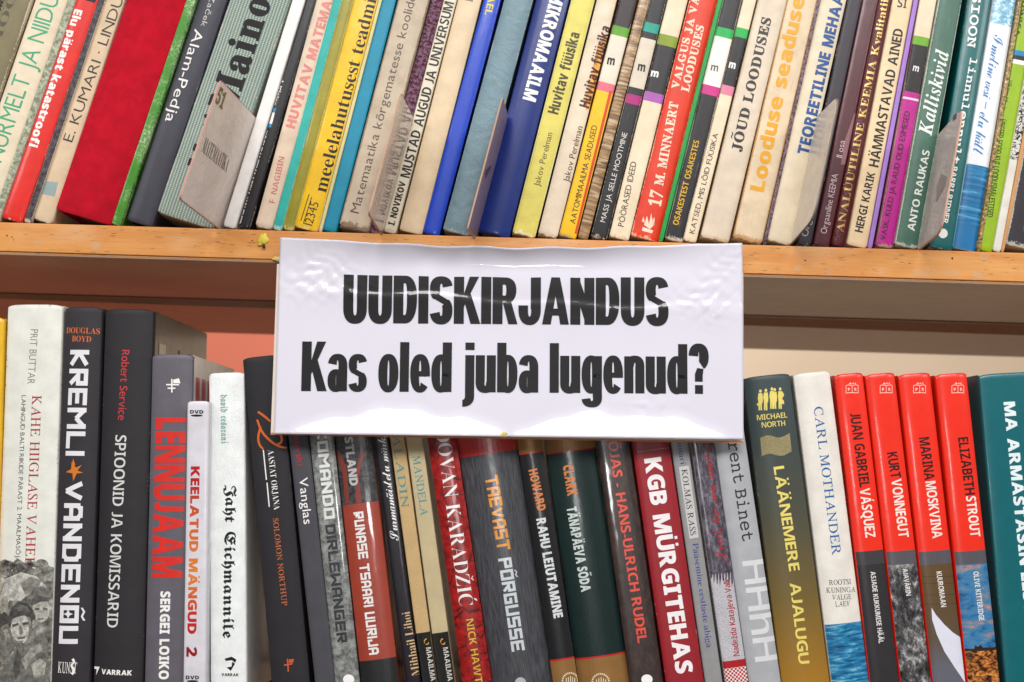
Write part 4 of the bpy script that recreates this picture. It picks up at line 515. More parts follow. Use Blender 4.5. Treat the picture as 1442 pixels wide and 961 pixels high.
120432: [[6,12,1,35,6,56,20,66,59,69,225,509,123,512,106,523,101,532,101,557,113,573,168,579,332,577,348,569,361,546,552,69,588,66,602,57,605,23,597,8,577,1,397,3,377,12,371,35,377,57,394,66,471,69,424,185,176,185,134,69,213,66,231,57,237,35,236,22,224,6,180,0], [200,250,400,250,294,509]],
120433: [[76,0,57,4,46,16,42,35,47,57,53,63,120,69,120,509,58,515,46,531,45,544,49,563,60,575,79,579,307,579,372,574,425,561,466,538,495,507,513,468,519,422,512,375,490,337,453,307,511,275,545,228,557,167,547,109,534,83,516,59,494,39,467,22,432,10,387,2], [197,329,341,331,375,339,402,351,420,368,431,391,435,419,422,469,383,499,318,509,197,509], [197,69,362,72,405,80,436,93,456,112,468,137,472,169,468,205,454,231,432,249,401,260,360,267,197,269]],
120439: [[85,0,65,4,53,16,50,47,60,62,108,69,108,509,69,512,54,523,49,544,55,568,75,577,244,577,263,568,269,544,262,522,242,512,183,509,183,339,418,339,418,509,355,513,338,524,333,544,339,567,358,576,398,579,517,579,537,575,549,563,552,532,542,516,494,509,494,69,535,66,549,56,553,35,547,11,528,2,360,2,340,11,333,35,339,57,359,66,418,69,418,272,183,272,183,69,247,66,264,56,269,35,268,22,256,7,214,0]],
120440: [[130,0,110,4,98,16,94,35,95,48,107,64,153,69,262,69,262,509,117,512,100,522,95,531,96,558,100,568,120,577,472,579,492,575,504,563,508,544,507,531,496,516,449,509,339,509,339,69,484,67,495,64,507,48,507,22,503,12,496,6,449,0]],
120442: [[70,0,51,4,40,16,37,47,46,62,78,69,125,69,125,509,75,509,53,513,40,525,36,544,40,563,51,575,70,579,266,576,281,567,286,544,279,522,259,512,201,509,201,310,405,509,363,513,348,525,343,544,347,563,359,575,378,579,522,579,541,575,552,563,555,532,545,516,497,509,308,326,336,316,364,297,393,270,444,196,513,69,555,66,569,56,573,35,569,16,558,4,539,0,469,4,455,19,381,154,341,216,299,256,255,273,201,222,201,69,264,66,281,56,286,35,281,13,266,3,237,0]],
120443: [[64,0,45,4,33,16,29,35,30,48,42,64,87,69,148,69,148,509,52,512,35,522,30,531,31,558,35,568,55,577,330,579,350,575,362,563,366,544,365,531,353,515,307,509,225,509,225,69,485,69,488,232,498,249,507,254,533,254,543,250,552,233,555,197,555,36,551,16,539,4,520,0]],
120445: [[168,468,168,69,256,66,273,56,278,35,277,22,265,6,221,0,76,0,57,4,45,16,42,47,46,57,62,66,99,69,99,509,37,515,26,521,19,531,19,557,25,567,34,573,101,579,170,577,191,560,444,123,444,509,390,509,362,513,346,525,340,544,341,557,353,573,393,579,533,579,552,575,564,563,567,532,557,516,512,509,511,7,504,-4]],
120446: [[301,-15,252,-11,207,3,166,25,129,54,97,90,72,133,52,181,41,233,37,290,41,348,52,401,71,450,97,492,128,527,165,557,207,578,252,591,301,595,350,591,395,578,437,557,473,527,505,492,531,450,550,401,561,348,565,290,561,232,550,178,531,130,505,87,473,52,437,23,395,2,350,-11], [301,54,350,61,393,81,429,115,455,161,472,219,477,290,472,361,455,419,429,466,393,499,350,519,301,526,251,519,208,499,173,466,146,419,130,361,125,290,130,219,147,161,174,115,209,81,252,61]],
120447: [[78,0,59,4,48,16,44,35,48,54,60,65,79,69,142,69,142,509,69,512,50,521,44,544,48,563,59,575,78,579,304,579,438,559,519,499,546,398,519,298,438,238,304,218,219,218,219,69,321,69,346,65,361,54,366,35,361,13,346,3,317,0], [219,282,309,282,395,295,446,333,463,396,446,459,395,496,309,509,219,509]],
120449: [[64,0,45,4,34,16,31,47,40,62,72,69,116,69,116,513,70,513,48,517,34,528,30,546,34,564,45,575,64,579,316,578,386,571,434,555,466,532,490,500,503,473,511,444,514,412,510,376,499,344,481,316,455,292,423,273,384,260,426,219,524,69,568,66,582,56,587,35,583,16,572,4,553,0,488,1,467,15,320,227,307,239,275,250,192,251,192,69,255,66,272,56,277,35,272,13,256,3,228,0], [192,316,293,316,369,327,415,360,430,414,415,469,370,502,296,513,192,513]],
120450: [[119,-20,98,-14,84,3,72,167,79,186,96,195,109,196,129,191,143,176,162,124,178,100,202,80,231,64,265,54,305,51,346,54,381,65,409,82,430,103,443,129,447,157,436,202,405,233,352,249,220,271,172,288,134,310,107,339,91,375,86,420,89,452,98,481,114,509,134,533,160,554,190,572,224,585,302,595,341,592,382,583,426,567,433,587,457,592,477,590,489,584,495,573,504,448,500,428,488,416,467,412,450,416,437,428,419,472,404,491,384,508,330,527,298,529,261,526,228,516,202,500,181,479,169,453,165,424,177,382,215,352,277,336,355,326,451,298,508,245,527,166,520,116,500,72,467,36,422,7,367,-9,302,-15,255,-11,207,0,158,19,148,-12,131,-19]],
120451: [[164,0,145,4,134,16,131,47,140,62,172,69,262,69,262,509,122,509,117,362,111,337,105,330,80,325,60,329,49,342,46,363,52,545,57,564,69,575,89,579,513,579,533,575,545,564,550,545,556,361,553,341,542,329,522,325,497,330,488,347,479,509,339,509,339,69,433,69,455,65,468,54,472,35,468,16,457,4,438,0]],
120453: [[267,0,239,49,59,509,29,512,13,522,8,544,12,563,23,575,42,579,218,576,228,573,238,557,239,544,234,525,219,513,194,509,140,509,306,83,468,509,403,509,378,513,363,525,358,544,363,567,378,576,407,579,560,579,579,575,590,563,593,532,584,516,542,509,347,9,339,0,319,-6]],
120458: [[229,-12,183,-7,144,6,111,29,87,58,72,93,67,134,74,182,93,221,126,254,171,277,226,291,293,296,369,289,409,281,397,345,360,382,299,394,273,392,152,353,136,358,123,371,119,391,125,410,143,427,172,442,210,454,253,461,301,463,358,458,404,444,440,421,464,388,479,344,484,290,484,69,554,63,566,48,567,35,563,16,550,4,528,0,451,0,435,4,423,14,412,62,355,21,294,-4], [398,132,409,163,409,216,340,231,306,233,258,230,218,221,187,207,163,188,150,165,145,139,148,119,157,101,172,85,191,73,214,65]],
120462: [[249,-9,206,1,167,18,132,40,104,68,81,101,64,138,54,181,51,227,55,272,65,313,83,350,107,383,137,410,173,433,213,450,257,460,306,463,351,460,392,450,430,435,463,413,491,388,514,358,531,324,542,288,545,249,543,229,537,216,527,209,476,203,136,203,144,159,160,123,184,95,216,74,256,61,327,58,399,76,474,110,509,118,526,114,539,102,543,86,533,62,503,39,434,10,351,-8], [138,267,456,267,448,304,431,335,408,361,378,380,344,392,306,396,265,392,229,381,197,363,170,337,151,305]],
120466: [[259,561,255,613,262,654,274,667,306,672,325,671,348,659,355,630,353,566,349,555,326,545], [121,0,99,4,86,16,82,35,87,54,100,65,123,69,272,69,272,382,177,382,154,386,141,398,136,417,140,436,153,447,175,451,334,449,343,442,346,431,346,69,503,69,524,65,536,54,539,23,532,8,514,1]],
120469: [[131,0,109,4,96,16,92,35,97,54,110,65,133,69,268,69,268,569,158,570,127,577,115,593,118,623,131,635,153,639,330,637,339,630,342,619,342,69,494,69,515,65,527,54,530,23,523,8,505,1]],
120471: [[93,0,70,4,57,16,52,35,58,57,76,66,119,69,119,382,72,386,57,398,52,417,58,439,78,448,181,449,190,442,193,431,193,398,240,434,288,456,336,463,380,458,418,443,451,419,475,384,490,341,495,289,495,69,543,65,558,54,563,35,557,13,540,3,511,0,373,3,359,12,354,35,359,56,375,66,419,69,419,271,408,336,375,375,319,388,277,381,257,373,223,347,200,313,192,272,192,69,241,66,255,57,260,35,255,11,240,2]],
120475: [[93,0,71,4,57,16,53,35,58,54,71,65,94,69,180,69,180,382,122,382,96,386,81,398,76,417,80,436,93,447,115,451,241,449,250,442,253,431,253,348,316,412,385,450,458,463,486,461,510,455,530,445,544,432,552,417,555,400,549,378,532,360,512,354,443,382,427,384,374,371,316,334,253,271,253,69,415,69,436,65,448,54,451,23,444,8,426,1]],
120477: [[338,-9,271,-1,219,23,183,64,173,90,167,128,165,355,83,355,61,359,48,370,44,389,51,413,73,422,165,424,165,550,169,573,182,586,203,591,229,584,236,576,242,523,242,424,434,424,460,420,475,408,480,389,475,370,462,359,439,355,241,355,242,159,251,111,258,94,268,81,295,67,333,62,366,65,498,111,525,113,540,104,549,88,548,68,528,46,471,18,377,-6]],
120478: [[264,-10,175,9,121,66,103,162,103,382,56,386,41,398,36,417,40,436,53,447,75,451,167,448,175,439,177,180,180,143,189,114,204,91,225,75,252,65,287,62,331,69,370,88,399,119,414,158,416,382,349,382,329,386,317,398,313,417,317,436,330,447,352,451,470,450,480,446,488,431,490,69,537,65,552,54,557,35,553,16,540,4,518,0,428,2,419,9,416,20,416,53,367,19,319,-3]],
120782: [[280,-10,223,-5,175,10,135,36,102,71,77,114,58,165,44,223,37,288,34,359,37,430,44,494,58,552,77,603,102,645,135,679,175,704,224,719,281,724,335,719,382,704,422,679,454,645,480,602,500,552,514,493,522,429,525,358,522,287,514,223,500,165,480,114,454,71,421,36,381,10,334,-5], [280,55,313,64,337,91,353,135,362,195,368,270,368,446,362,520,353,580,337,624,313,650,281,659,248,650,223,624,207,580,197,520,191,446,191,270,197,195,207,135,223,91,247,64]],
120783: [[97,0,97,53,195,55,207,59,217,67,224,79,229,118,229,619,161,544,140,528,120,518,100,515,85,517,71,524,59,535,44,568,42,589,110,613,165,644,266,718,378,718,379,99,388,70,397,61,411,55,510,53,510,0]],
120784: [[35,0,35,103,221,294,278,365,313,427,331,487,337,553,335,588,328,615,316,637,300,651,281,660,259,663,228,658,205,644,188,620,176,586,169,543,167,490,131,493,101,500,75,513,55,531,43,557,39,589,42,612,50,635,64,656,83,675,107,692,137,706,172,716,213,722,259,724,328,719,385,704,430,680,462,646,481,606,488,558,476,490,452,443,386,360,130,110,383,112,416,128,439,159,454,210,513,210,508,0]],
120785: [[196,-8,121,7,68,34,38,70,28,110,31,133,39,153,71,179,91,186,113,188,117,149,128,117,147,92,172,74,202,64,257,61,297,73,329,99,342,118,351,142,357,172,359,207,355,243,341,274,319,301,288,322,250,334,204,338,142,338,142,400,208,400,248,405,280,418,304,441,321,470,332,506,335,547,333,580,326,609,314,632,298,649,277,660,252,663,230,661,212,653,198,641,178,605,166,508,128,510,96,518,70,530,51,547,40,569,36,597,42,631,61,661,92,687,135,708,190,720,257,724,323,719,380,705,426,682,460,649,481,609,488,561,483,519,468,481,444,449,412,421,376,398,335,381,389,366,442,340,485,300,501,273,510,242,513,206,511,168,503,133,491,104,474,78,430,37,374,10,311,-5]],
120786: [[180,0,180,53,230,54,266,66,279,78,287,98,290,186,13,186,13,247,297,714,436,714,436,252,540,252,540,186,436,186,439,98,447,78,460,66,496,54,531,53,531,0], [83,252,290,252,297,619,218,475]],
120787: [[198,-8,158,-2,98,20,76,35,49,71,42,91,42,132,50,150,62,163,98,178,120,180,125,143,139,106,165,78,183,68,205,62,251,62,272,66,308,86,336,124,345,150,351,182,353,220,349,266,337,303,318,332,291,352,257,364,172,366,106,350,60,368,92,714,470,714,475,532,418,532,407,577,397,594,378,603,156,604,140,419,229,434,322,428,384,410,436,381,475,339,498,285,506,220,503,179,496,143,483,111,445,60,394,24,336,2,275,-9]],
120788: [[293,-10,246,-6,202,6,163,27,128,55,99,93,76,139,59,193,48,257,45,330,53,436,62,485,76,530,94,572,115,610,140,643,170,671,204,694,242,710,284,721,330,724,405,717,434,709,476,684,490,668,505,633,507,614,504,594,495,576,480,560,458,546,427,539,387,536,382,596,362,646,338,663,321,665,284,657,253,635,227,597,207,544,193,479,186,401,240,427,292,437,324,438,381,432,429,414,470,384,500,342,518,292,524,231,518,164,498,106,466,57,420,20,363,-3], [296,56,320,60,340,74,357,96,369,127,377,169,379,221,376,270,368,310,355,340,336,360,314,373,287,377,249,370,211,351,186,329,190,242,201,172,219,121,241,85,267,63]],
120789: [[165,0,431,605,168,605,138,599,119,582,110,554,104,504,44,504,49,714,526,714,526,665,250,0]],
120790: [[273,-10,221,-7,175,2,136,16,103,35,76,58,56,86,42,116,33,148,30,182,35,223,48,258,71,288,100,314,177,361,140,385,109,412,85,440,67,471,57,505,53,542,55,573,75,631,93,656,117,679,148,698,186,712,232,721,285,724,350,719,403,702,445,675,474,639,492,597,498,549,494,512,482,480,462,454,402,409,363,387,417,358,460,328,491,297,512,264,525,228,529,189,522,131,499,82,462,43,411,13,348,-4], [302,421,342,453,356,472,365,494,372,551,362,606,343,637,316,658,299,664,279,666,254,662,233,652,216,634,204,611,196,584,194,554,197,522,206,495,222,474,243,455], [278,47,310,51,337,63,360,82,376,108,387,138,390,172,386,203,375,230,356,254,291,298,244,321,204,286,188,265,175,240,168,211,165,178,168,142,179,110,196,84,219,63,246,51]],
120791: [[227,-10,158,-3,109,19,79,49,65,85,64,117,75,140,97,156,112,160,137,106,154,84,175,67,201,56,232,53,305,85,352,182,373,343,338,309,291,284,263,277,231,275,177,281,130,299,90,328,59,369,41,420,35,482,38,528,47,570,62,609,84,642,110,671,142,694,178,710,219,721,264,724,311,720,354,708,393,689,428,661,457,625,482,580,500,526,510,462,514,388,507,283,485,187,468,145,448,107,422,73,393,44,359,21,320,4,276,-7], [274,347,316,355,349,379,373,414,369,492,360,553,344,600,323,631,299,651,270,657,244,652,221,638,204,615,190,582,183,539,180,488,190,410,222,363]],
120812: [[285,-10,207,1,144,33,96,88,63,161,43,251,36,357,39,431,47,497,60,555,79,605,106,647,139,681,180,705,228,720,285,725,363,714,426,682,474,628,508,555,528,464,535,357,532,284,524,218,511,160,491,110,465,68,432,34,391,10,342,-5], [285,112,319,119,345,139,363,173,375,221,383,282,383,432,375,493,363,541,345,575,319,596,285,603,251,596,225,575,207,541,195,493,188,432,188,282,195,221,207,174,225,139,251,119]],
120813: [[262,0,266,555,214,506,132,440,59,531,289,714,413,714,413,0]],
120814: [[40,0,40,105,307,379,354,447,367,490,369,513,366,539,359,561,346,577,328,589,307,596,255,596,228,590,176,565,120,525,38,622,104,672,154,699,216,718,293,724,338,721,378,713,414,699,445,680,471,657,492,630,507,599,516,566,519,531,509,457,496,424,478,391,428,327,228,134,228,127,539,127,539,0]],
120815: [[244,-10,170,-6,101,7,38,29,38,157,101,131,167,115,228,110,277,113,314,122,342,138,360,159,370,186,374,217,367,253,359,268,347,280,307,299,243,308,148,309,148,425,244,426,304,438,340,458,351,472,362,503,360,545,353,564,340,581,320,592,294,600,229,600,173,585,109,550,39,654,101,690,178,715,222,722,272,724,340,719,398,704,447,680,482,646,504,604,511,554,506,508,491,469,467,436,435,410,398,390,357,376,357,373,410,363,453,345,488,321,512,290,527,252,532,208,529,168,518,131,502,97,478,66,446,40,408,19,361,3,307,-7]],
120816: [[322,0,322,148,17,148,17,253,330,714,469,714,469,265,555,265,555,148,469,148,469,0], [150,265,322,265,328,541,324,541,281,463]],
120817: [[241,-10,169,-6,75,17,49,29,49,159,105,136,172,119,236,113,277,116,311,125,339,141,358,162,370,191,374,226,358,286,310,322,231,334,123,318,63,350,90,714,477,714,477,586,222,586,209,446,278,456,342,453,380,445,416,431,448,412,474,387,497,358,513,323,523,284,526,239,518,167,494,106,454,57,398,20,327,-3]],
120818: [[296,-10,249,-6,205,5,164,24,127,50,96,84,70,127,51,177,39,236,36,344,44,425,62,502,93,573,113,605,139,634,168,659,202,681,242,699,286,712,337,719,489,715,489,594,403,604,348,601,302,592,266,576,236,555,214,529,197,498,178,423,174,381,180,381,214,423,238,440,265,453,298,461,335,464,393,457,443,438,484,405,515,360,533,305,539,238,532,166,510,106,474,56,425,19,366,-3], [293,111,321,114,345,125,365,142,381,166,390,197,393,236,390,268,382,296,369,318,350,335,326,345,296,348,256,342,223,323,199,296,187,265,186,227,197,185,206,165,234,132,251,120,271,113]],
120819: [[111,0,379,587,27,587,27,714,539,714,539,619,269,0]],
120820: [[286,-10,212,-4,150,13,101,41,64,79,42,126,35,181,39,227,53,267,75,300,104,328,136,352,172,373,114,419,91,446,72,476,61,512,57,552,61,588,71,620,89,647,113,670,141,689,174,704,209,715,286,723,364,715,400,704,432,689,459,670,483,647,500,619,511,587,514,551,510,511,498,476,478,446,451,419,386,377,459,331,499,291,515,269,534,216,536,185,533,147,522,113,505,82,481,55,451,32,417,14,377,1,333,-7], [286,440,328,464,360,495,369,516,372,540,369,562,361,580,348,594,330,605,309,611,262,611,241,605,210,580,202,562,199,540,202,517,211,497,243,465], [284,101,318,104,346,112,368,125,384,143,393,164,396,189,389,222,369,250,279,311,225,279,204,260,188,239,178,216,175,190,178,166,187,144,203,126,224,112,251,104]],
120821: [[82,-3,82,118,168,108,223,111,269,121,306,137,335,158,358,184,374,215,393,289,397,331,391,331,357,289,336,272,309,259,275,251,233,248,176,255,128,274,87,307,56,352,38,407,32,474,39,546,61,606,98,656,146,693,206,715,275,722,322,718,366,707,407,689,444,662,475,628,501,586,520,535,532,476,535,368,520,248,496,174,479,139,433,79,403,53,369,31,330,14,285,0,234,-7], [275,364,316,371,349,390,372,417,384,447,385,485,374,528,353,566,321,592,301,599,278,601,250,598,226,588,206,571,190,547,181,515,178,476,181,444,189,416,202,394,221,377,245,367]]}
def shifted(up, lo, dg=None, fix={}):
    d = {}
    for i in range(26):
        d[chr(65+i)] = chr(up+i); d[chr(97+i)] = chr(lo+i)
    if dg:
        for i in range(10): d[chr(48+i)] = chr(dg+i)
    d.update(fix); return d
FONTS = {  # map, outline offset, shear, side bearing, monospace
 'sans':   (None, 0, 0, .085, 0),
 'thin':   (None, -.006, 0, .085, 0),
 'sansb':  (shifted(0x1D5D4, 0x1D5EE, 0x1D7EC), .0, 0, .07, 0),
 'heavy':  (shifted(0x1D5D4, 0x1D5EE, 0x1D7EC), .024, 0, .075, 0),
 'semi':   (shifted(0x1D5D4, 0x1D5EE, 0x1D7EC), -.014, 0, .08, 0),
 'serif':  (shifted(0x1D434, 0x1D44E, None, {'h': '\u210e'}), .002, -.27, .07, 0),
 'serifb': (shifted(0x1D400, 0x1D41A, 0x1D7CE), -.004, 0, .05, 0),
 'serifm': (shifted(0x1D400, 0x1D41A, 0x1D7CE), -.014, 0, .06, 0),
 'slab':   (shifted(0x1D400, 0x1D41A, 0x1D7CE), .022, 0, .07, 0),
 'swash':  (shifted(0x1D468, 0x1D482), .004, 0, .03, 0),
 'mono':   (shifted(0x1D670, 0x1D68A, 0x1D7F6), .004, 0, 0, .6),
 'monob':  (shifted(0x1D670, 0x1D68A, 0x1D7F6), .018, 0, 0, .6),
 'script': (shifted(0x1D4D0, 0x1D4EA), -.006, 0, -.005, 0),
 'frak':   (shifted(0x1D56C, 0x1D586), .012, 0, .05, 0),
 'square': (None, 0, 0, .085, 0),
}
GC = {}
OUT = {}
def _area(l): return sum(a[0]*b[1] - b[0]*a[1] for a, b in zip(l, l[1:] + l[:1]))/2
def _inside(p, l):
    r = False
    for a, b in zip(l, l[1:] + l[:1]):
        if (a[1] > p[1]) != (b[1] > p[1]) and p[0] < (b[0]-a[0])*(p[1]-a[1])/(b[1]-a[1]) + a[0]: r = not r
    return r
for code, flat in OUTLINES.items():
    loops = [[(l[i]/1000, l[i+1]/1000) for i in range(0, len(l), 2)] for l in flat]; fixed = []
    for l in loops:          # no edge shorter than the thickening can bear
        i = 0
        while i < len(l) and len(l) > 4:
            j = (i+1) % len(l)
            if math.dist(l[i], l[j]) < .0065: l[i] = ((l[i][0]+l[j][0])/2, (l[i][1]+l[j][1])/2); del l[j]
            else: i += 1
    for k, l in enumerate(loops):
        depth = sum(_inside(l[0], o) for j, o in enumerate(loops) if j != k)
        if (_area(l) > 0) == (depth % 2 == 0): l = l[::-1]        # outer clockwise, holes counter-clockwise
        fixed.append(l)
    OUT[chr(code)] = fixed
def raw_outline(font, base):
    mp, off, shear, sb, mono = FONTS[font]
    body = mp.get(base, base) if mp else base
    flat = OUT.get(body)
    if flat:
        A0 = sum(-_area(l) for l in flat); per = sum(math.dist(p, q) for l in flat for p, q in zip(l, l[1:] + l[:1]))
    for attempt in range(6):
        if flat:
            c = bpy.data.curves.new('g', 'CURVE'); c.dimensions = '2D'; c.fill_mode = 'BOTH'; c.offset = off
            for l in flat:
                sp = c.splines.new('POLY'); sp.points.add(len(l)-1); sp.use_cyclic_u = True
                for p, q in zip(sp.points, l): p.co = (q[0], q[1], 0, 1)
        else:
            c = bpy.data.curves.new('g', 'FONT'); c.body = body; c.resolution_u = 3; c.offset = off
        o = bpy.data.objects.new('g', c); COL.objects.link(o)
        bpy.context.view_layer.update()
        me = bpy.data.meshes.new_from_object(o.evaluated_get(bpy.context.evaluated_depsgraph_get()))
        vs = [(v.co.x, v.co.y) for v in me.vertices]; fs = [tuple(p.vertices) for p in me.polygons]
        A = sum(abs(_area([vs[i] for i in f])) for f in fs)
        bpy.data.objects.remove(o); bpy.data.curves.remove(c); bpy.data.meshes.remove(me)
        if not flat or abs(A - (A0 + off*per)) < .035*A0 + .25*abs(off)*per: break
        off *= .62            # a thickened outline that crossed itself: thicken less
    vs = [(x + shear*y, y) for x, y in vs]
    if base == 'J' and mp and font in ('sansb', 'heavy', 'semi', 'signfont'):   # J standing on the line
        y0 = min(v[1] for v in vs); y1 = max(v[1] for v in vs); vs = [(x, (y-y0)/(y1-y0)*y1) for x, y in vs]
    return vs, fs
def glyph(font, ch):
    """(verts, faces) of one character with its left edge at x = 0, in units of the cap height."""
    key = (font, ch)
    if key in GC: return GC[key]
    mp, off, shear, sb, mono = FONTS[font]
    base, marks = ch, []
    if mp and ch not in mp:
        d = unicodedata.normalize('NFD', ch)
        if len(d) > 1 and d[0] in mp: base, marks = d[0], d[1:]
    vs, fs = raw_outline(font, base)
    if not vs: GC[key] = ([], [], 0); return GC[key]
    if font != 'ref' and ('cap', font) not in GC:
        GC[('cap', font)] = 1.0
        if ch == 'H' : GC[('cap', font)] = max(v[1] for v in vs) - min(v[1] for v in vs)
        else:
            hv = glyph(font, 'H')[0]
            GC[('cap', font)] = max(v[1] for v in hv) - min(v[1] for v in hv)
            GC[(font, 'H')] = ([(x/GC[('cap', font)], y/GC[('cap', font)]) for x, y in hv],) + GC[(font, 'H')][1:2] + (GC[(font, 'H')][2]/GC[('cap', font)],)
    k = GC[('cap', font)]
    x0 = min(v[0] for v in vs)
    vs = [((x-x0)/k, y/k) for x, y in vs]
    if font == 'square': pass
    x1 = max(v[0] for v in vs); yt = max(v[1] for v in vs); cx = x1/2 + (.06 if font == 'swash' else 0)
    th = .16 if font in ('heavy', 'slab', 'sansb') else .11
    def poly(p):
        n = len(vs); vs.extend(p); fs.append(tuple(range(n, n+len(p))))
    for mk in marks:
        y = yt + .09
        if mk == '\u0308':
            for q in (-.19, .19): poly([(cx+q-th/2, y), (cx+q+th/2, y), (cx+q+th/2, y+th), (cx+q-th/2, y+th)])
        elif mk == '\u0303':
            t = th*.7; pts = [(-.28, .0), (-.14, .12), (.12, .03), (.28, .14)]
            for (a, b), (e, f) in zip(pts, pts[1:]): poly([(cx+a, y+b), (cx+e, y+f), (cx+e, y+f+t), (cx+a, y+b+t)])
        elif mk == '\u0301': poly([(cx-.05, y), (cx+.07, y), (cx+.24, y+.2), (cx+.08, y+.2)])
        elif mk == '\u030c':
            t = th*.8
            poly([(cx-.22, y+.18), (cx, y), (cx, y+t), (cx-.22+t, y+.18)]); poly([(cx, y), (cx+.22, y+.18), (cx+.22-t, y+.18), (cx, y+t)])
    GC[key] = (vs, fs, x1)
    return GC[key]

# block letters drawn as square strokes on a 4 x 6 grid
def seg_letters():
    S = {}
    L = lambda *p: p
    S['A'] = [(0,0,0,5),(0,4.9,.9,6),(.7,6,2.3,6),(2.1,6,3,4.9),(3,5,3,0),(0,2.3,3,2.3)]; S['D'] = [(0,0,0,6),(0,6,2.3,6),(2.1,6,3,4.9),(3,5,3,1),(3,1.1,2.1,0),(2.3,0,0,0)]
    S['E'] = [(3,0,0,0),(0,0,0,6),(0,6,3,6),(0,3,2.6,3)]; S['G'] = [(3,6,0,6),(0,6,0,0),(0,0,3,0),(3,0,3,3),(3,3,1.8,3)]
    S['I'] = [(0,0,0,6)]; S['J'] = [(3,6,3,0),(3,0,0,0),(0,0,0,2)]; S['K'] = [(0,0,0,6),(0,3,3,6),(0,3,3,0)]
    S['L'] = [(0,6,0,0),(0,0,3,0)]; S['M'] = [(0,0,0,6),(0,6,2,3),(2,3,4,6),(4,6,4,0)]; S['N'] = [(0,0,0,6),(0,6,3,0),(3,0,3,6)]
    S['O'] = [(0,0,0,6),(0,6,3,6),(3,6,3,0),(3,0,0,0)]; S['W'] = [(0,6,0,0),(4,0,4,6),(0,0,2,3),(2,3,4,0)]; S['P'] = [(0,0,0,6),(0,6,3,6),(3,6,3,3),(3,3,0,3)]; S['R'] = S['P'] + [(1,3,3,0)]
    S['S'] = [(3,6,0,6),(0,6,0,3),(0,3,3,3),(3,3,3,0),(3,0,0,0)]; S['T'] = [(0,6,3.4,6),(1.7,6,1.7,0)]; S['U'] = [(0,6,0,0),(0,0,3,0),(3,0,3,6)]
    S['V'] = [(0,6,1.7,0),(1.7,0,3.4,6)]
    return S
SEG = seg_letters()
def block_glyph(ch, t):
    d = unicodedata.normalize('NFD', ch); b = d[0]
    if b not in SEG: return [], [], 0, []
    vs, fs, lay = [], [], []
    k = 1/6.0; sx = .9
    for i, (x0, y0, x1, y1) in enumerate(SEG[b]):
        a = Vector((x0*k*sx*1.25, y0*k*(1-t) + t/2)); c = Vector((x1*k*sx*1.25, y1*k*(1-t) + t/2))
        dr = (c-a).normalized(); n = Vector((-dr.y, dr.x))*t/2; e = dr*t/2
        if abs(dr.x) > .05 and abs(dr.y) > .05: e = dr*t*.12
        q = [a-e-n, c+e-n, c+e+n, a-e+n]
        vs += [(p.x + t/2, min(1, max(0, p.y)) if True else p.y) for p in q]; lay += [i*6e-6]*4
        fs.append(tuple(range(len(vs)-4, len(vs))))
    x1 = max(v[0] for v in vs)
    if len(d) > 1:
        y = 1.08; cx = x1/2
        if d[1] == '\u0308':
            for q in (-.17, .17):
                vs += [(cx+q-.07, y), (cx+q+.07, y), (cx+q+.07, y+.14), (cx+q-.07, y+.14)]; lay += [0]*4; fs.append(tuple(range(len(vs)-4, len(vs))))
        else:
            pts = [(-.28, .0), (-.1, .12), (.1, .02), (.28, .14)]
            for (a, b2), (e2, f) in zip(pts, pts[1:]):
                vs += [(cx+a, y+b2), (cx+e2, y+f), (cx+e2, y+f+.1), (cx+a, y+b2+.1)]; lay += [0]*4; fs.append(tuple(range(len(vs)-4, len(vs))))
    return vs, fs, x1, lay

def layout(text, font):
    V, F, Z = [], [], []; x = 0
    for ch in text:
        if ch == ' ': x += .45; continue
        if font == 'block': vs, fs, w, lay = block_glyph(ch, .21); sb = .12
        else:
            vs, fs, w = glyph(font, ch); lay = [0]*len(vs); sb = FONTS[font][3]/GC[('cap', font)]
            if FONTS[font][4]:
                adv = FONTS[font][4]/GC[('cap', font)]; o = (adv - w)/2
                n = len(V); V += [(a + x + o, b) for a, b in vs]; Z += lay; F += [tuple(i+n for i in f) for f in fs]; x += adv; continue
        n = len(V); V += [(a + x, b) for a, b in vs]; Z += lay; F += [tuple(i+n for i in f) for f in fs]
        x += w + sb
    w = max(v[0] for v in V)
    return V, F, Z, w
def T(s, text, font, x0, y0, x1, y1, h, m, name='lettering', off=.00014, local=False, clip=True, ital=0.0, hv=False):
    """Lettering on surface s: centre line from photo point (x0, y0) to (x1, y1), cap height h photo pixels."""
    V, F, Z, w = layout(text, font)
    if local: a, b = Vector((x0, y0)), Vector((x1, y1)); H = h
    else:
        a, b = s.pix(x0, y0), s.pix(x1, y1)
        q = (s.pix(x0, y0 + 10) if hv else s.pix(x0 + 10, y0)) - a; H = h*q.length/10
    d = b - a; L = d.length; d.normalize(); n = Vector((-d.y, d.x))
    sx = L/w
    bm = bmesh.new()
    bv = [bm.verts.new((*(a + d*((x + ital*y)*sx) + n*((y-.5)*H)), z)) for (x, y), z in zip(V, Z)]
    for f in F:
        try: bm.faces.new([bv[i] for i in f])
        except ValueError: pass
    bmesh.ops.delete(bm, geom=[v for v in bm.verts if not v.link_faces], context='VERTS')
    conform(bm, s, off, clip)
    if not bm.faces: bm.free(); return None
    o = from_bm(name, bm, m, s.root, kind='stuff' if len(text.replace(' ', '')) > 1 else None)
    return o
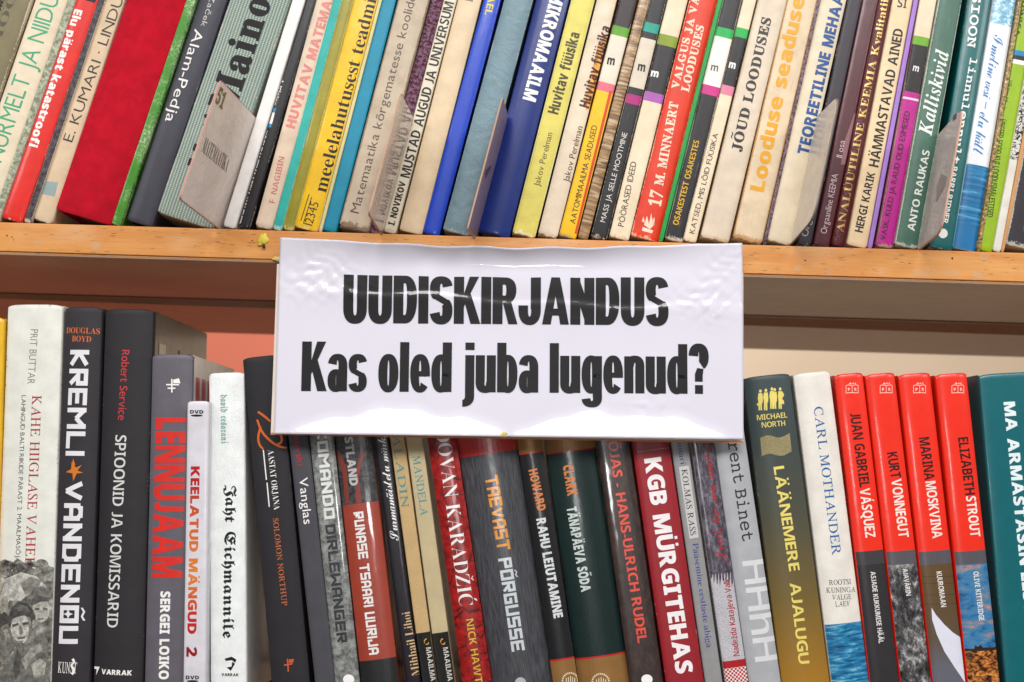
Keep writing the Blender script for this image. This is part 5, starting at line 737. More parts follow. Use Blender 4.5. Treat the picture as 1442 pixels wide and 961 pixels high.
def P(s, polys, m, name='printed_panel', off=.00006, local=False, clip=True):
    """Flat printed shapes on surface s, given as outlines in photo pixels."""
    bm = bmesh.new()
    if not isinstance(polys[0][0], (tuple, list, Vector)): polys = [polys]
    for i, p in enumerate(polys):
        q = [Vector(c) for c in p] if local else [s.pix(*c) for c in p]
        try: f = bm.faces.new([bm.verts.new((c.x, c.y, (i % 4)*2e-6 if len(polys) > 1 else 0)) for c in q])
        except ValueError: continue
    bmesh.ops.triangulate(bm, faces=bm.faces[:])
    conform(bm, s, off, clip)
    if not bm.faces: bm.free(); return None
    return from_bm(name, bm, m, s.root)
def vline(s, px_y):
    """v on the spine's centre line at photo row px_y"""
    lo, hi = 0.0, s.h
    a = s.pix(721, 480)
    for _ in range(40):
        mid = (lo+hi)/2
        p = s.O + s.U*s.w/2 + s.V*mid
        q = CAM_ROT.inverted() @ (p - CAM_POS); y = 480.5 - FPX*q.y/(-q.z)
        if y > px_y: lo = mid
        else: hi = mid
    return (lo+hi)/2
def BAND(s, ya, yb, m, name='colour_band', off=.00005):
    a = s.h if ya is None else vline(s, ya); b = 0 if yb is None else vline(s, yb)
    return P(s, [(-.001, b), (s.w+.001, b), (s.w+.001, a), (-.001, a)], m, name, off, local=True)
def STROKE(s, pts, w, m, name='lettering', off=.00014):
    """a pen stroke through photo points, w photo pixels wide"""
    q = [Vector(p) for p in pts]
    for _ in range(2):
        q = [q[0]] + [c for a, b in zip(q, q[1:]) for c in (a*.75 + b*.25, a*.25 + b*.75)] + [q[-1]]
    L, Rr = [], []
    for i, p in enumerate(q):
        d = (q[min(i+1, len(q)-1)] - q[max(i-1, 0)]).normalized(); n = Vector((-d.y, d.x)); t = i/(len(q)-1)
        k = w/2*(.35 + .65*math.sin(math.pi*min(1, .12+t*.86))**.5); L.append(p + n*k); Rr.append(p - n*k)
    return P(s, [(L[i], L[i+1], Rr[i+1], Rr[i]) for i in range(len(q)-1)], m, name, off)
def ell(cx, cy, rx, ry, rot=0, n=16):
    r = R(rot)
    return [(cx + rx*math.cos(t)*math.cos(r) - ry*math.sin(t)*math.sin(r), cy + rx*math.cos(t)*math.sin(r) + ry*math.sin(t)*math.cos(r)) for t in [2*math.pi*i/n for i in range(n)]]

# ---------------------------------------------------------------- books
TS = [-1, -.985, -.955, -.91, -.85, -.75, -.62, -.46, -.3, -.14, 0]; TS = TS + [-t for t in TS[-2::-1]]
Z_UP = None; Z_LO = None
def B(row, kind, e, m, label, cover=None, y=None, h=None, depth=.132, rag=0.0, name=None, pages='#d9cdb4', group=None, cw=1.0):
    """e = (left top x, y, left bottom x, y, right top x, y, right bottom x, y) in photo pixels."""
    if y is None: y = random.uniform(.0012, .0035)
    lt, lb, rt, rb = at(e[0], e[1], y), at(e[2], e[3], y), at(e[4], e[5], y), at(e[6], e[7], y)
    V = ((lt-lb).normalized() + (rt-rb).normalized()).normalized()
    U = Vector((V.z, 0, -V.x))
    w = (((rt-lt).dot(U) + (rb-lb).dot(U))/2)*cw
    w = max(w - .0003, .002)
    cen = (lt+lb+rt+rb)/4
    z = Z_UP if row == 'U' else Z_LO
    if row == 'U':
        top = (lt+rt)/2; bc = cen + V*((z + abs(U.z)*w/2 - cen.z)/V.z)
        H = h or random.uniform(.196, .215)
    else:
        top = (lt+rt)/2; H = (top.z - z - abs(U.z)*w/2)/V.z; bc = top - V*H
    O = bc - U*w/2
    hard = kind == 'hard'
    k, b = (2.2, min(.0045, w*.13)) if hard else (7.0, min(.0012, w*.07)) if kind == 'flat' else (3.2, min(.0022, w*.10))
    def prof(u, v):
        t = max(-1, min(1, 2*u/w - 1))
        for i in range(len(TS)-1):
            if TS[i] <= t <= TS[i+1]:
                f = (t-TS[i])/(TS[i+1]-TS[i]); return -b*(abs(TS[i])**k*(1-f) + abs(TS[i+1])**k*f)
        return -b
    s = Surf(O, U, V, prof, us=[w*(t+1)/2 for t in TS[1:-1]]); s.w = w; s.h = H
    nm = name or ('hardcover_book' if hard else 'paperback_book')
    s.root = root(nm, label, 'book', s.M, group or ('books leaning on the upper shelf' if row == 'U' else 'books standing on the lower shelf'))
    # spine: curved front, returns at both sides
    bm = bmesh.new(); uvm = bm.loops.layers.uv.new('m'); uvn = bm.loops.layers.uv.new('n'); uvh = bm.loops.layers.uv.new('h')
    ret = b + (.006 if hard else .004)
    pr = [(0, -ret, -.0)] + [(w*(t+1)/2, prof(w*(t+1)/2, 0), 0) for t in TS] + [(w, -ret, 0)]
    vs = [0, .0006, .0016, .0035] + [H*i/8 for i in range(1, 8)] + [H-.0035, H-.0016, H-.0006, H]
    rnd = random.Random(hash(label) % 9999 if False else len(label)*31 + int(w*1e6))
    ph = [rnd.uniform(0, 6.28) for _ in range(4)]
    grid = []
    for j, v in enumerate(vs):
        rowv = []
        en = 0
        dv = min(v, H-v)
        inn = .0007*(1 - min(1, dv/.0025))**2
        for i, (u, p, _) in enumerate(pr):
            t = abs(2*u/w - 1)
            z2 = v
            if dv < .004:
                lift = (.0011*t**6 + rag*.0011*(.5+.5*math.sin(ph[0]+u*900)*math.sin(ph[1]+u*370)) )*(1 - dv/.004)
                z2 = v + lift if v < H/2 else v - lift
            rowv.append(bm.verts.new((u, -(p - inn), z2)))
        grid.append(rowv)
    for j in range(len(vs)-1):
        for i in range(len(pr)-1):
            f = bm.faces.new((grid[j][i], grid[j][i+1], grid[j+1][i+1], grid[j+1][i]))
            for l in f.loops:
                c = l.vert.co
                ii = i if l.vert in (grid[j][i], grid[j+1][i]) else i+1
                xx = c.x + (-.004 if ii == 0 else .004 if ii == len(pr)-1 else 0)
                l[uvm].uv = (xx*10, c.z*10); l[uvn].uv = (min(1, max(0, c.x/w)), min(c.z, H-c.z)*100); l[uvh].uv = (.5, c.z/H)
            f.smooth = True
    # thickness of the cover turned in at foot and head
    for j in (0, len(vs)-1):
        inner = [bm.verts.new((min(w-.0011, max(.0011, q.co.x)), max(q.co.y + .0012, .0012), q.co.z + (.0002 if j == 0 else -.0002))) for q in grid[j]]
        for i in range(len(pr)-1):
            f = bm.faces.new((grid[j][i], inner[i], inner[i+1], grid[j][i+1]) if j == 0 else (grid[j][i], grid[j][i+1], inner[i+1], inner[i]))
            for l in f.loops:
                c = l.vert.co; l[uvm].uv = (c.x*10, c.y*10); l[uvn].uv = (.5, .1 if rag else 3); l[uvh].uv = (.5, c.z/H)
    from_bm('spine', bm, m, s.root)
    tb = .0022 if hard else .0006
    cm = cover or m
    for x0, x1 in ((.0002, tb), (w-tb, w-.0002)):
        from_bm('cover', box_bm(x0, x1, ret-.0006, depth, .0002, H-.0002, .0002, 1), cm, s.root)
    ins = .003 if hard else .0005
    from_bm('page_block', box_bm(tb+.0001, w-tb-.0001, b+.0022, depth-ins, ins+.0003, H-ins-.0003), mat(pages, 'paper', 'pages' if False else None), s.root)
    return s

# ---------------------------------------------------------------- bookcase and room
Z_UP = at(721, 334.5, 0).z; Z_UND = at(721, 377.5, 0).z; Z_LO = at(721, 1006, 0).z
def wood_mat(dark=None):
    m = bpy.data.materials.new('beech_wood'); m.use_nodes = True; g = G(m); b = g.b
    o = g.obj()
    big = g.noise(g.map(o, (1.6, 1, 14)), 5, 5, .6, .5)
    fine = g.noise(g.map(o, (10, 60, 150)), 5, 5, .65)
    c = g.ramp(big, [(.28, '#cf8a40'), (.5, '#dc9b50'), (.72, '#e6ad64')])
    c = g.mix(g.math('MULTIPLY', g.sm(fine, .35, .75), .35), c, lin('#c07c38'))
    fl = g.voro(g.map(o, (95, 200, 620)), 1.0); fl2 = g.noise(o, 60, 2)
    fleck = g.math('MULTIPLY', g.sm(fl, .25, .12), g.sm(fl2, .42, .56))
    c = g.mix(g.math('MULTIPLY', fleck, .75), c, lin('#7d4a20'))
    st = g.noise(g.map(o, (1.5, 1, 3)), 9, 3, .5)
    c = g.mix(g.math('MULTIPLY', g.sm(st, .55, .72), .30), c, lin('#f0cfa6'))
    rub = g.noise(g.map(o, (3, 1, 40)), 12, 6, .75)
    c = g.mix(g.math('MULTIPLY', g.sm(rub, .58, .70), .35), c, lin('#b3702f'))
    dirt = g.noise(g.map(o, (1, 1, 1.5)), 38, 5, .7)
    c = g.mix(g.math('MULTIPLY', g.sm(dirt, .60, .74), .45), c, lin('#a0672f'))
    if dark: c = g.mix(dark[0], c, lin(dark[1]))
    g.put(b.inputs['Base Color'], c)
    g.put(b.inputs['Roughness'], g.math('ADD', .36, g.math('MULTIPLY', fine, .2)))
    b.inputs['Coat Weight'].default_value = .25; b.inputs['Coat Roughness'].default_value = .25
    g.put(b.inputs['Normal'], g.bump(g.math('ADD', fine, g.math('MULTIPLY', fleck, -1.0)), .18, .0004))
    return m
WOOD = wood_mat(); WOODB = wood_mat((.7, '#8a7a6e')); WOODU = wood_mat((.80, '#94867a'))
case = root('bookcase', 'lacquered beech bookcase whose two open shelves carry all the books', 'bookcase', Matrix.Translation((0, 0, Z_LO-.02)))
def board(x0, x1, y0, y1, z0, z1, m, par, nm='shelf_board', bev=.0012, zo=None):
    bm = box_bm(x0, x1, y0, y1, z0, z1, bev)
    bmesh.ops.translate(bm, verts=bm.verts, vec=(0, 0, -par.matrix_world.translation.z))
    return from_bm(nm, bm, m, par)
board(-.62, .62, 0, .194, Z_UND, Z_UP, WOOD, case)
board(-.62, .62, 0, .194, Z_LO-.02, Z_LO, WOOD, case)
board(-.62, .62, .0, .194, Z_UP+.26, Z_UP+.279, WOOD, case)
for s in (-1, 1): board(s*.63-.0095, s*.63+.0095, -.001, .194, Z_LO-.3, Z_UP+.28, WOOD, case, 'side_panel')
board(-.618, .618, .0012, .193, Z_UND-.0012, Z_UND-.0001, WOODU, case, 'underside_shade_sheet', .0002)  # added sheet: greyer aged wood with the underside's shade mixed into its colour
bm = box_bm(-.62, .62, .1955, .1985, Z_UND-.002, Z_UP+.278)  # added sheet that blocks light in the gap, coloured dark to deepen its shade
bmesh.ops.translate(bm, verts=bm.verts, vec=(0, 0, -case.matrix_world.translation.z)); from_bm('gap_light_blocker', bm, wood_mat((.8, '#3a2a22')), case)
case2 = root('bookcase', 'darker bookcase standing back to back behind the first, seen through the gap above the books', 'bookcase', Matrix.Translation((0, .3, Z_LO-.02)))
def board2(x0, x1, ya0, ya1, yb, z0, z1, m, par, nm):
    bm = box_bm(0, 1, 0, 1, z0, z1, .0)
    for v in bm.verts:
        x = x0 + v.co.x*(x1-x0); f = v.co.x
        v.co.y = ((ya0*(1-f) + ya1*f) if v.co.y < .5 else yb) - .3; v.co.x = x
        v.co.z -= par.matrix_world.translation.z
    bmesh.ops.bevel(bm, geom=bm.edges[:], offset=.001, segments=2, affect='EDGES')
    return from_bm(nm, bm, m, par)
board2(-.62, .62, .202, .262, .44, Z_UND-.004, Z_UP-.004, WOODB, case2, 'shelf_board')
board2(-.62, .62, .202, .262, .44, Z_LO-.02, Z_LO, WOODB, case2, 'shelf_board')
for s in (-1, 1): board2(s*.64-.0095, s*.64+.0095, .268, .268, .44, Z_LO-.3, Z_UP+.3, WOODB, case2, 'side_panel')

def wall_mat(c):
    m = bpy.data.materials.new('painted_plaster'); m.use_nodes = True; g = G(m)
    n = g.noise(g.obj(), 3, 4); f = g.noise(g.obj(), 60, 3)
    b0 = lin(c); g.put(g.b.inputs['Base Color'], g.mix(g.sm(n, .3, .7), tuple(x*.95 for x in b0[:3])+(1,), b0))
    g.b.inputs['Roughness'].default_value = .8; g.put(g.b.inputs['Normal'], g.bump(f, .1, .001))
    return m
for nm, x0, x1, c in (('wall_salmon', -3.2, -.2, '#dd846b'), ('wall_cream', -.2, 3.2, '#e3cdb4')):
    bm = box_bm(x0+.002, x1-.002, 2.6, 2.7, -1.6, 1.8)
    from_bm(nm, bm, wall_mat(c), None)['kind'] = 'structure'
bm = box_bm(-3.2, 3.2, -3.2, 2.6, -1.65, -1.6)
from_bm('floor', bm, wall_mat('#8d7a66'), None)['kind'] = 'structure'

# marks left on the shelf's front edge
sf = Surf(Vector((0, 0, Z_UND)), Vector((1, 0, 0)), Vector((0, 0, 1)))
class _R: pass
sf.root = bpy.data.objects.new('glue_residue', None); COL.objects.link(sf.root); sf.root.matrix_world = sf.M; sf.w = 9; sf.h = 9
def blob_mat(c, rough=.35, tr=0):
    return mat(c, 'satin' if rough < .5 else 'paper')
def blob(px, py, r, m, name, par_root, h=.0012, squash=1.0, seed=1):
    rnd = random.Random(seed); a = at(px, py, -.0001); rr = r*.00045
    bm = bmesh.new(); bmesh.ops.create_icosphere(bm, subdivisions=3, radius=1)
    ph = [rnd.uniform(0, 6) for _ in range(3)]
    for v in bm.verts:
        t = math.atan2(v.co.z, v.co.x); k = 1 + .12*math.sin(2*t+ph[0]) + .10*math.sin(3*t+ph[1]) + .12*math.sin(5*t+ph[2])
        v.co = Vector((v.co.x*rr*k, v.co.y*h, v.co.z*rr*squash*k))
    o = from_bm(name, bm, m, None, True); o.location = a
    return o
bpy.data.objects.remove(sf.root)
GLUE = mat('#e3cf55', 'satin')
o = blob(371, 337, 7, GLUE, 'glue_blob', None, .0012, 1.3, 3); o['label'] = 'crumbly yellow glue blob on the shelf edge above left of the sign'; o['category'] = 'glue'; o['group'] = 'dried glue and putty on the shelf edge'
o2 = blob(372, 347, 2.6, mat('#50525a', 'matt'), 'grey_spot', None, .002, 1, 5); o2.parent = o; o2.location = o2.location - o.location; o2.location.y -= .0016
o2 = blob(366, 345, 3.0, GLUE, 'glue_crumb', None, .0016, .8, 8); o2.parent = o; o2.location = o2.location - o.location
o = blob(392, 365, 9, mat('#e6da92', 'satin'), 'glue_smear', None, .0012, .38, 6); o['label'] = 'pale yellow glue smear at the left edge of the sign, on the shelf'; o['category'] = 'glue'; o['group'] = 'dried glue and putty on the shelf edge'
sc_m = mat('#3a2413', 'matt')
for i, (px, py, r) in enumerate([(10, 332, 1.2), (17, 334, 1.0), (19, 338, .8), (355, 339, 1.0), (358, 342, .8), (1134, 367, 1.3), (1341, 364, 1.6), (1281, 371, .8)]):
    o = blob(px, py, r, sc_m, 'pin_hole', None, .00035, .7, i); o.parent = case; o.matrix_parent_inverse = case.matrix_world.inverted()
tape = mat('#dfae7c', 'gloss', var=.04)
for i, (px, py, rx, ry) in enumerate([(1318, 385, 34, 6), (1240, 384, 12, 5), (1172, 383, 9, 5), (1378, 387, 9, 6), (1386, 362, 7, 5), (1125, 378, 8, 4), (56, 344, 9, 6), (136, 347, 7, 6)]):
    bm = bmesh.new(); c = at(px, py, -.00025)
    q = [Vector((c.x + rx*.00045*math.copysign(abs(math.cos(t))**.6, math.cos(t)), 0, c.z + ry*.00045*math.copysign(abs(math.sin(t))**.6, math.sin(t)))) for t in [2*math.pi*k/20 for k in range(20)]]
    fr = [bm.verts.new((p.x, -.00018, p.z)) for p in q]; bk = [bm.verts.new((p.x, .0, p.z)) for p in q]
    bm.faces.new(fr)
    for k in range(20): bm.faces.new((fr[k], bk[k], bk[(k+1) % 20], fr[(k+1) % 20]))
    bmesh.ops.recalc_face_normals(bm, faces=bm.faces[:])
    uvl = bm.loops.layers.uv.new('m')
    mt = bpy.data.materials.get('tape_residue')
    if not mt:
        mt = bpy.data.materials.new('tape_residue'); mt.use_nodes = True
        g = G(mt); g.b.inputs['Base Color'].default_value = lin('#ecd0ae'); g.b.inputs['Roughness'].default_value = .45
        g.put(g.b.inputs['Alpha'], g.math('MULTIPLY', g.sm(g.noise(g.obj(), 90, 4), .3, .6), .34))
    o = from_bm('tape_residue', bm, mt, None); o.parent = case; o.matrix_parent_inverse = case.matrix_world.inverted()

# ---------------------------------------------------------------- books on the upper shelf, left to right
def ink(c, fin='satin', metal=0.0, pat=None, wear=0.0, wearcol='#d8cbb8', stops=None): return mat(c, fin, pat, wear, wearcol, metal, .05, stops)
BLACK = ink('#1d1a1b'); WHITE = ink('#f1eeec'); DK = ink('#2c2826')
U = 'U'
CREAM = '#ecdbc0'

s = B(U, 'hard', (-46,0,-156,315, 2,0,-108,315), mat('#4d4638', 'satin', None, .3), 'dark brown book at the extreme upper left corner, mostly outside the photo')
s = B(U, 'soft', (4,0,-106,315, 43,0,-66,315), mat('#8d8364', 'satin', None, .5), 'drab olive book cut off by the left edge of the photo, upper shelf')
T(s, 'uil lool', 'serifm', -32, 126, 22, -25, 16, ink('#5f5a45'))
s = B(U, 'soft', (47,0,-60,315, 95,0,-15,315), mat('#e8dac2', 'satin', None, .35), 'cream book with thin green capitals near the left edge, upper shelf')
T(s, 'NURMELT JA NIIDULT', 'thin', -10, 226, 84, -38, 25, ink('#4fae86'))
s = B(U, 'flat', (96,0,-13,310, 106,0,0,308), mat('#a3a891', 'satin', 'mottle', .6), 'thin scuffed grey-green booklet left of the red book with bold white lettering')
s = B(U, 'soft', (106,0,2,305, 138,0,30,312), mat('#e2352c', 'gloss', None, .12), 'bright red paperback with bold white lettering running down its spine')
T(s, 'Elu pärast katastroofi', 'heavy', 111, 14, 46.5, 207, 12.5, ink('#f6efe9', 'gloss'))
P(s, [(123,-6),(136,-4),(133,4),(121,1)], BLACK, 'emblem')
s = B(U, 'flat', (139,0,33,308, 147,0,45,312), mat('#4a4048', 'satin', 'mottle', .7), 'thin dark mottled booklet right of the bright red paperback')
s = B(U, 'soft', (148,0,46,305, 174,0,73,314), mat('#dcc5a8', 'satin', None, .55), 'beige book with a small blue-grey square at its foot, beside the red cloth book', rag=.7)
T(s, 'E. KUMARI · LINDUD', 'thin', 95, 199, 174, -22, 14, ink('#4b453f'))
P(s, [(63,255),(82,257),(77,277),(58,273)], mat('#9fb0b0', 'paper'), 'square_label')
s = B(U, 'hard', (174,0,74,297, 260,0,151,319), mat('#c41230', 'cloth', 'cloth', 0, var=.14), 'thick crimson cloth-bound book without lettering, widest on the upper shelf', y=-.001)
s = B(U, 'flat', (261,0,157,316, 277,0,168,318), mat('#4a9324', 'gloss', 'green_wear', .3, '#d5dec0'), 'thin glossy green booklet between the crimson and the charcoal books')
s = B(U, 'hard', (278,0,178,311, 320,0,211,319), mat('#4a4a54', 'satin', None, .06, '#8a8a90'), 'charcoal hardcover with thin white lettering left of the ribbed fabric book')
T(s, 'Alam-Pedja', 'sans', 281, 42, 238.5, 172, 14, ink('#e9e6e2'))
T(s, 'Nikola Začek', 'sans', 317, -55, 286, 38, 7.5, ink('#c9c6c4'))
s = B(U, 'flat', (322,0,220,302, 410,0,298,322), mat('#97a79f', 'cloth', 'rib', .25, '#d9d5c6'), 'thick grey-green ribbed book with heavy black letters behind the numbered divider')
T(s, 'Mati', 'slab', 281, 238, 307, 164, 40, ink('#242022', 'matt')); T(s, 'Maino', 'slab', 310, 153, 363, -4, 40, ink('#242022', 'matt'))
s = B(U, 'flat', (412,0,312,321, 429,0,331,323), mat('#ece9e6', 'satin', None, 0), 'white unlettered booklet right of the numbered divider', y=.0)
s = B(U, 'soft', (431,0,334,321, 445,0,351,323), mat('#2b292d', 'gloss', None, .2, '#b9b5b0'), 'slim black booklet with small white capitals and a blue-white label')
T(s, 'J. Kleiza', 'sansb', 397, 112, 386, 148, 6, WHITE)
BL = mat('#2e9ccc', 'satin')
P(s, [(378,150),(389,153),(387,158),(376,155)], BL, 'printed_panel'); P(s, [(376,156),(387,159),(383,175),(372,172)], WHITE, 'printed_panel'); P(s, [(372,173),(383,176),(381,180),(370,177)], BL, 'printed_panel')
T(s, 'KOOLIMATEMAATIKA VALEMID', 'sansb', 374, 184, 335.5, 315, 6.2, WHITE)
s = B(U, 'soft', (447,0,356,320, 468,0,384,324), mat('#e3cfba', 'satin', None, .7), 'worn beige paperback with pink capitals beside a turquoise booklet', rag=.8)
T(s, 'F. NAGIBIN', 'semi', 383, 286, 397, 221, 8, ink('#d28078'))
T(s, 'HUVITAV MATEMAATIKA', 'heavy', 408, 180, 480, -62, 13.5, ink('#dc8f86'))
s = B(U, 'flat', (468,0,384,323, 482,0,396,325), mat('#35b5ac', 'satin', None, .75, '#bfe0d6'), 'thin scuffed turquoise booklet right of the beige one with pink capitals')
s = B(U, 'round', (482,0,397,324, 497,0,413,326), mat('#a39a2d', 'gloss', None, .8, '#d8cf8a'), 'thin olive-yellow ridged booklet left of the thick yellow book')
s = B(U, 'flat', (498,0,413,322, 532,0,447,328), mat('#f0c50e', 'gloss', None, .5, '#f1e5b0'), 'bright yellow book with bold black lowercase lettering, left half of the upper shelf')
T(s, 'meelelahutusest teadmisteni', 'serifb', 450.5, 270, 536, -56, 17.5, ink('#26211a'))
T(s, '12345', 'thin', 434, 317, 443.5, 285, 12, ink('#2a2418'))
for k in (0, 4): P(s, [(423+k*.9,311+k),(424.2+k*.9,311.3+k),(436+k*.9,274+k),(434.8+k*.9,273.6+k)], ink('#3c3208'), 'printed_rule')
s = B(U, 'flat', (533,0,448,327, 538,0,453,328), mat('#d9cf96', 'satin', None, .6), 'very thin pale yellow pamphlet between the bright yellow and the blue-green books')
s = B(U, 'flat', (538,0,454,326, 558,0,473,328), mat('#0a93b0', 'satin', None, .08, '#bfe0e6'), 'plain blue-green book right of the bright yellow one')
s = B(U, 'soft', (559,0,476,320, 605,0,518,330), mat('#cfc0ac', 'paper', None, 1.1, '#8f7b66'), 'grubby beige book with thin brown square lettering, left of the maroon patterned one', rag=1.2)
T(s, 'Matemaatika kõrgematesse koolidele', 'square', 499, 300, 584, -20, 12.5, ink('#6d6057'))
s = B(U, 'flat', (606,0,520,328, 627,0,536,330), mat('#5a1d3c', 'cloth', 'tweed', .2), 'maroon and violet patterned book set back behind a clear divider tab', y=.006)
s = B(U, 'flat', (625,0,539,328, 643,0,557,331), mat('#e5dcc8', 'satin', None, .6), 'slim cream book with condensed black capitals, right of the clear divider tab')
T(s, 'I. NOVIKOV', 'heavy', 550.5, 317, 567, 256, 9.5, ink('#262323'))
T(s, 'MUSTAD AUGUD JA UNIVERSUM', 'sansb', 570, 250, 633, 3, 13.5, ink('#26242a'))
s = B(U, 'soft', (644,0,560,331, 678,0,593,333), mat('#e2cdae', 'satin', None, .35), 'plain cream book with only a trace of black print, left of the royal blue one')
T(s, 'NE', 'slab', 660, 2, 664, -14, 10, BLACK)
s = B(U, 'soft', (680,0,594,332, 706,0,617,334), mat('#2250c4', 'gloss', None, .15, '#8fa4d8'), 'royal blue book with small yellow capitals near the top of the photo')
T(s, 'RAFAEL', 'semi', 700, -40, 687, 22, 9.5, ink('#e9d64a'))
s = B(U, 'soft', (708,0,622,333, 752,0,660,336), mat('#7f98a3', 'satin', 'crinkle', .4, '#b8c4c6'), 'grey-blue unlettered book with a crinkled jacket between the two blue ones')
s = B(U, 'hard', (753,0,671,333, 803,0,716,335), mat('#1d3783', 'gloss', None, .03, '#6a7cb8'), 'navy hardcover with heavy white capitals on a rounded spine')
T(s, 'MIKROMAAILM', 'heavy', 787, -9, 745.5, 142, 19, ink('#f2f1ee', 'gloss'))
s = B(U, 'flat', (804,0,720,332, 838,0,753,337), mat('#e0d471', 'satin', None, .65, '#f1ecc8'), 'pale yellow paperback with brown condensed lettering right of the navy hardcover', rag=1)
T(s, 'Jakov Perelman', 'sans', 755.5, 262, 774, 187, 8.5, ink('#6b6030')); T(s, 'Huvitav füüsika', 'heavy', 778, 160, 809, 46, 15.5, ink('#54481f'))
s = B(U, 'soft', (839,0,757,335, 870,0,783,339), mat('#e6d6bf', 'satin', None, .75), 'cream paperback with brown lettering over an orange stain', rag=1.4)
P(s, [(826,155),(836,150),(844,110),(858,62),(852,52),(842,62),(834,100),(824,140)], mat('#e0a13a', 'satin', 'mottle'), 'printed_panel')
T(s, 'Jakov Perelman', 'sans', 797, 256, 816.5, 178, 8.5, ink('#5a3226')); T(s, 'Huvitav füüsika', 'heavy', 822, 151, 853, 37, 14.5, ink('#5b2c1b'))
SER = 'slim science books of one series with coloured bands'
def series(e, base, label, bands, y=None, wear=.45, fin='satin'):
    s = B(U, 'flat', e, mat(base, fin, None, wear, '#d8d0c2' if base[1] in '123' else '#b9a88c'), label, y=y, rag=.5, group=SER)
    for ya, yb, c in bands: BAND(s, ya, yb, mat(c, 'satin', None, .3, '#d8cbb8'))
    return s
s = series((871,0,786,338, 899,0,809,341), '#f6c60c', 'yellow-footed banded series book with a green stripe and a pink stripe', [(None, 38, '#3a2c31'), (38, 51, '#6aa82c'), (51, 117, '#e8dccb'), (117, 129, '#e0788a')])
P(s, [(858,128),(862,129),(812,330),(809,329)], mat('#d9542a', 'satin'), 'printed_panel')
T(s, 'AATOMIMAAILMA SEADUSED', 'sans', 806, 315, 837.5, 177, 8, ink('#3d3312')); T(s, 'm', 'heavy', 855.5, 84, 866, 86, 13, BLACK)
s = B(U, 'round', (900,0,812,338, 915,0,828,339), mat('#a9855a', 'gloss', 'agate', .1), 'thin book patterned like brown polished agate among the banded series books')
s = series((916,0,830,338, 938,0,855,340), '#2a272b', 'black banded series book with a teal stripe and a magenta stripe', [(33, 46, '#19a594'), (55, 124, '#ddd2c0'), (134, 147, '#b31f80')], wear=.55)
T(s, 'MASS JA SELLE MOOTMINE', 'sans', 848.5, 313, 880, 187, 7.2, ink('#d9d4cf')); T(s, 'm', 'heavy', 898.5, 93, 909, 95, 13, BLACK)
s = series((939,0,857,339, 970,0,884,342), CREAM, 'cream banded series book with olive and lilac stripes, left of the orange-red book', [(50, 65, '#8fa022'), (65, 131, '#2e2a2f'), (131, 144, '#b266b6')])
T(s, 'PÖÖRASED IDEED', 'sans', 874, 319, 892.5, 228, 8.4, ink('#3a3432')); T(s, 'm', 'heavy', 917, 102, 927.5, 104, 11, WHITE)
s = B(U, 'soft', (971,0,887,336, 1012,0,928,341), mat('#e04524', 'satin', None, .5, '#ecc7a8'), 'orange-red paperback with cream slab lettering and the number 17')
CR = ink('#f3d9c3')
T(s, 'M. MINNAERT', 'slab', 927, 261, 949, 144, 13, CR); T(s, 'VALGUS JA VÄRV', 'slab', 950, 125, 986, -30, 10.5, CR); T(s, 'LOODUSES', 'slab', 964, 129, 986, 36, 11.5, CR)
T(s, '17', 'slab', 921, 290, 925.5, 269, 18, CR)
P(s, [[(905,320),(920,325),(918,329),(904,325)], [(907,317),(911,304),(914,316),(917,300),(920,318),(915,323)], [(904,312),(906,305),(908,314)], [(919,310),(922,306),(921,319)]], CR, 'emblem')
s = B(U, 'flat', (1011,0,928,337, 1018,0,934,339), mat('#17a04a', 'satin', None, .2), 'very thin green booklet pressed against the orange-red paperback')
s = series((1018,0,935,339, 1045,0,962,342), '#302c31', 'black banded series book with a bright green stripe and yellow capitals', [(40, 53, '#14b45c'), (53, 121, '#f0ebe4'), (121, 134, '#d1388f')], wear=.7)
T(s, 'OSAKESTEST OSAKESTES', 'sansb', 951, 317, 981, 198, 8.2, ink('#d9b022')); T(s, 'm', 'sansb', 1001.5, 94, 1011.5, 96, 11, ink('#55504e'))
s = series((1045,0,963,340, 1067,0,979,343), CREAM, 'slim cream banded series book with a bright green stripe and black capitals', [(40, 53, '#1cb555'), (53, 121, '#2c292c'), (121, 134, '#e08ba8')])
T(s, 'KATSED, MIS LÕID FÜÜSIKA', 'sans', 974, 329, 1008, 188, 7.2, ink('#2e2a29')); T(s, 'm', 'heavy', 1027, 90, 1036, 92, 11, WHITE)
s = B(U, 'flat', (1068,0,985,338, 1109,0,1027,343), mat('#e0d1bd', 'satin', None, .5, '#c9b08c'), 'cream book with dark slab capitals right of the banded series books', rag=1)
T(s, 'JÕUD LOODUSES', 'slab', 1036, 213, 1079.5, 25, 14, ink('#3f3a3b'))
s = B(U, 'flat', (1110,0,1029,340, 1150,0,1075,345), mat('#e3cfb2', 'satin', None, .9, '#c79a62'), 'worn cream book with large golden-yellow rounded lettering', rag=1.2)
T(s, 'Looduse seadused', 'heavy', 1065, 269, 1128, -24, 20, ink('#e5ab1c'))
s = B(U, 'flat', (1151,0,1075.5,343, 1156,0,1079,344), mat('#3a2723', 'satin', 'tweed', .4), 'very thin dark booklet between the golden-lettered and blue-lettered cream books')
s = B(U, 'soft', (1156,0,1079,342, 1193,0,1115,346), mat('#e4d6bd', 'satin', None, .4), 'cream book with heavy blue capitals behind the curved divider tab', rag=.8)
T(s, 'TEOREETILINE MEHAANIKA', 'heavy', 1130, 217, 1193, -62, 16.5, ink('#35609a'))
s = B(U, 'flat', (1194,0,1122,344, 1214,0,1142,348), mat('#413b45', 'satin', None, .1), 'dark grey paperback half hidden by the curved divider tab')
T(s, 'Orgaaniline', 'thin', 1133, 333, 1145, 270, 9, ink('#c9c2c8'))
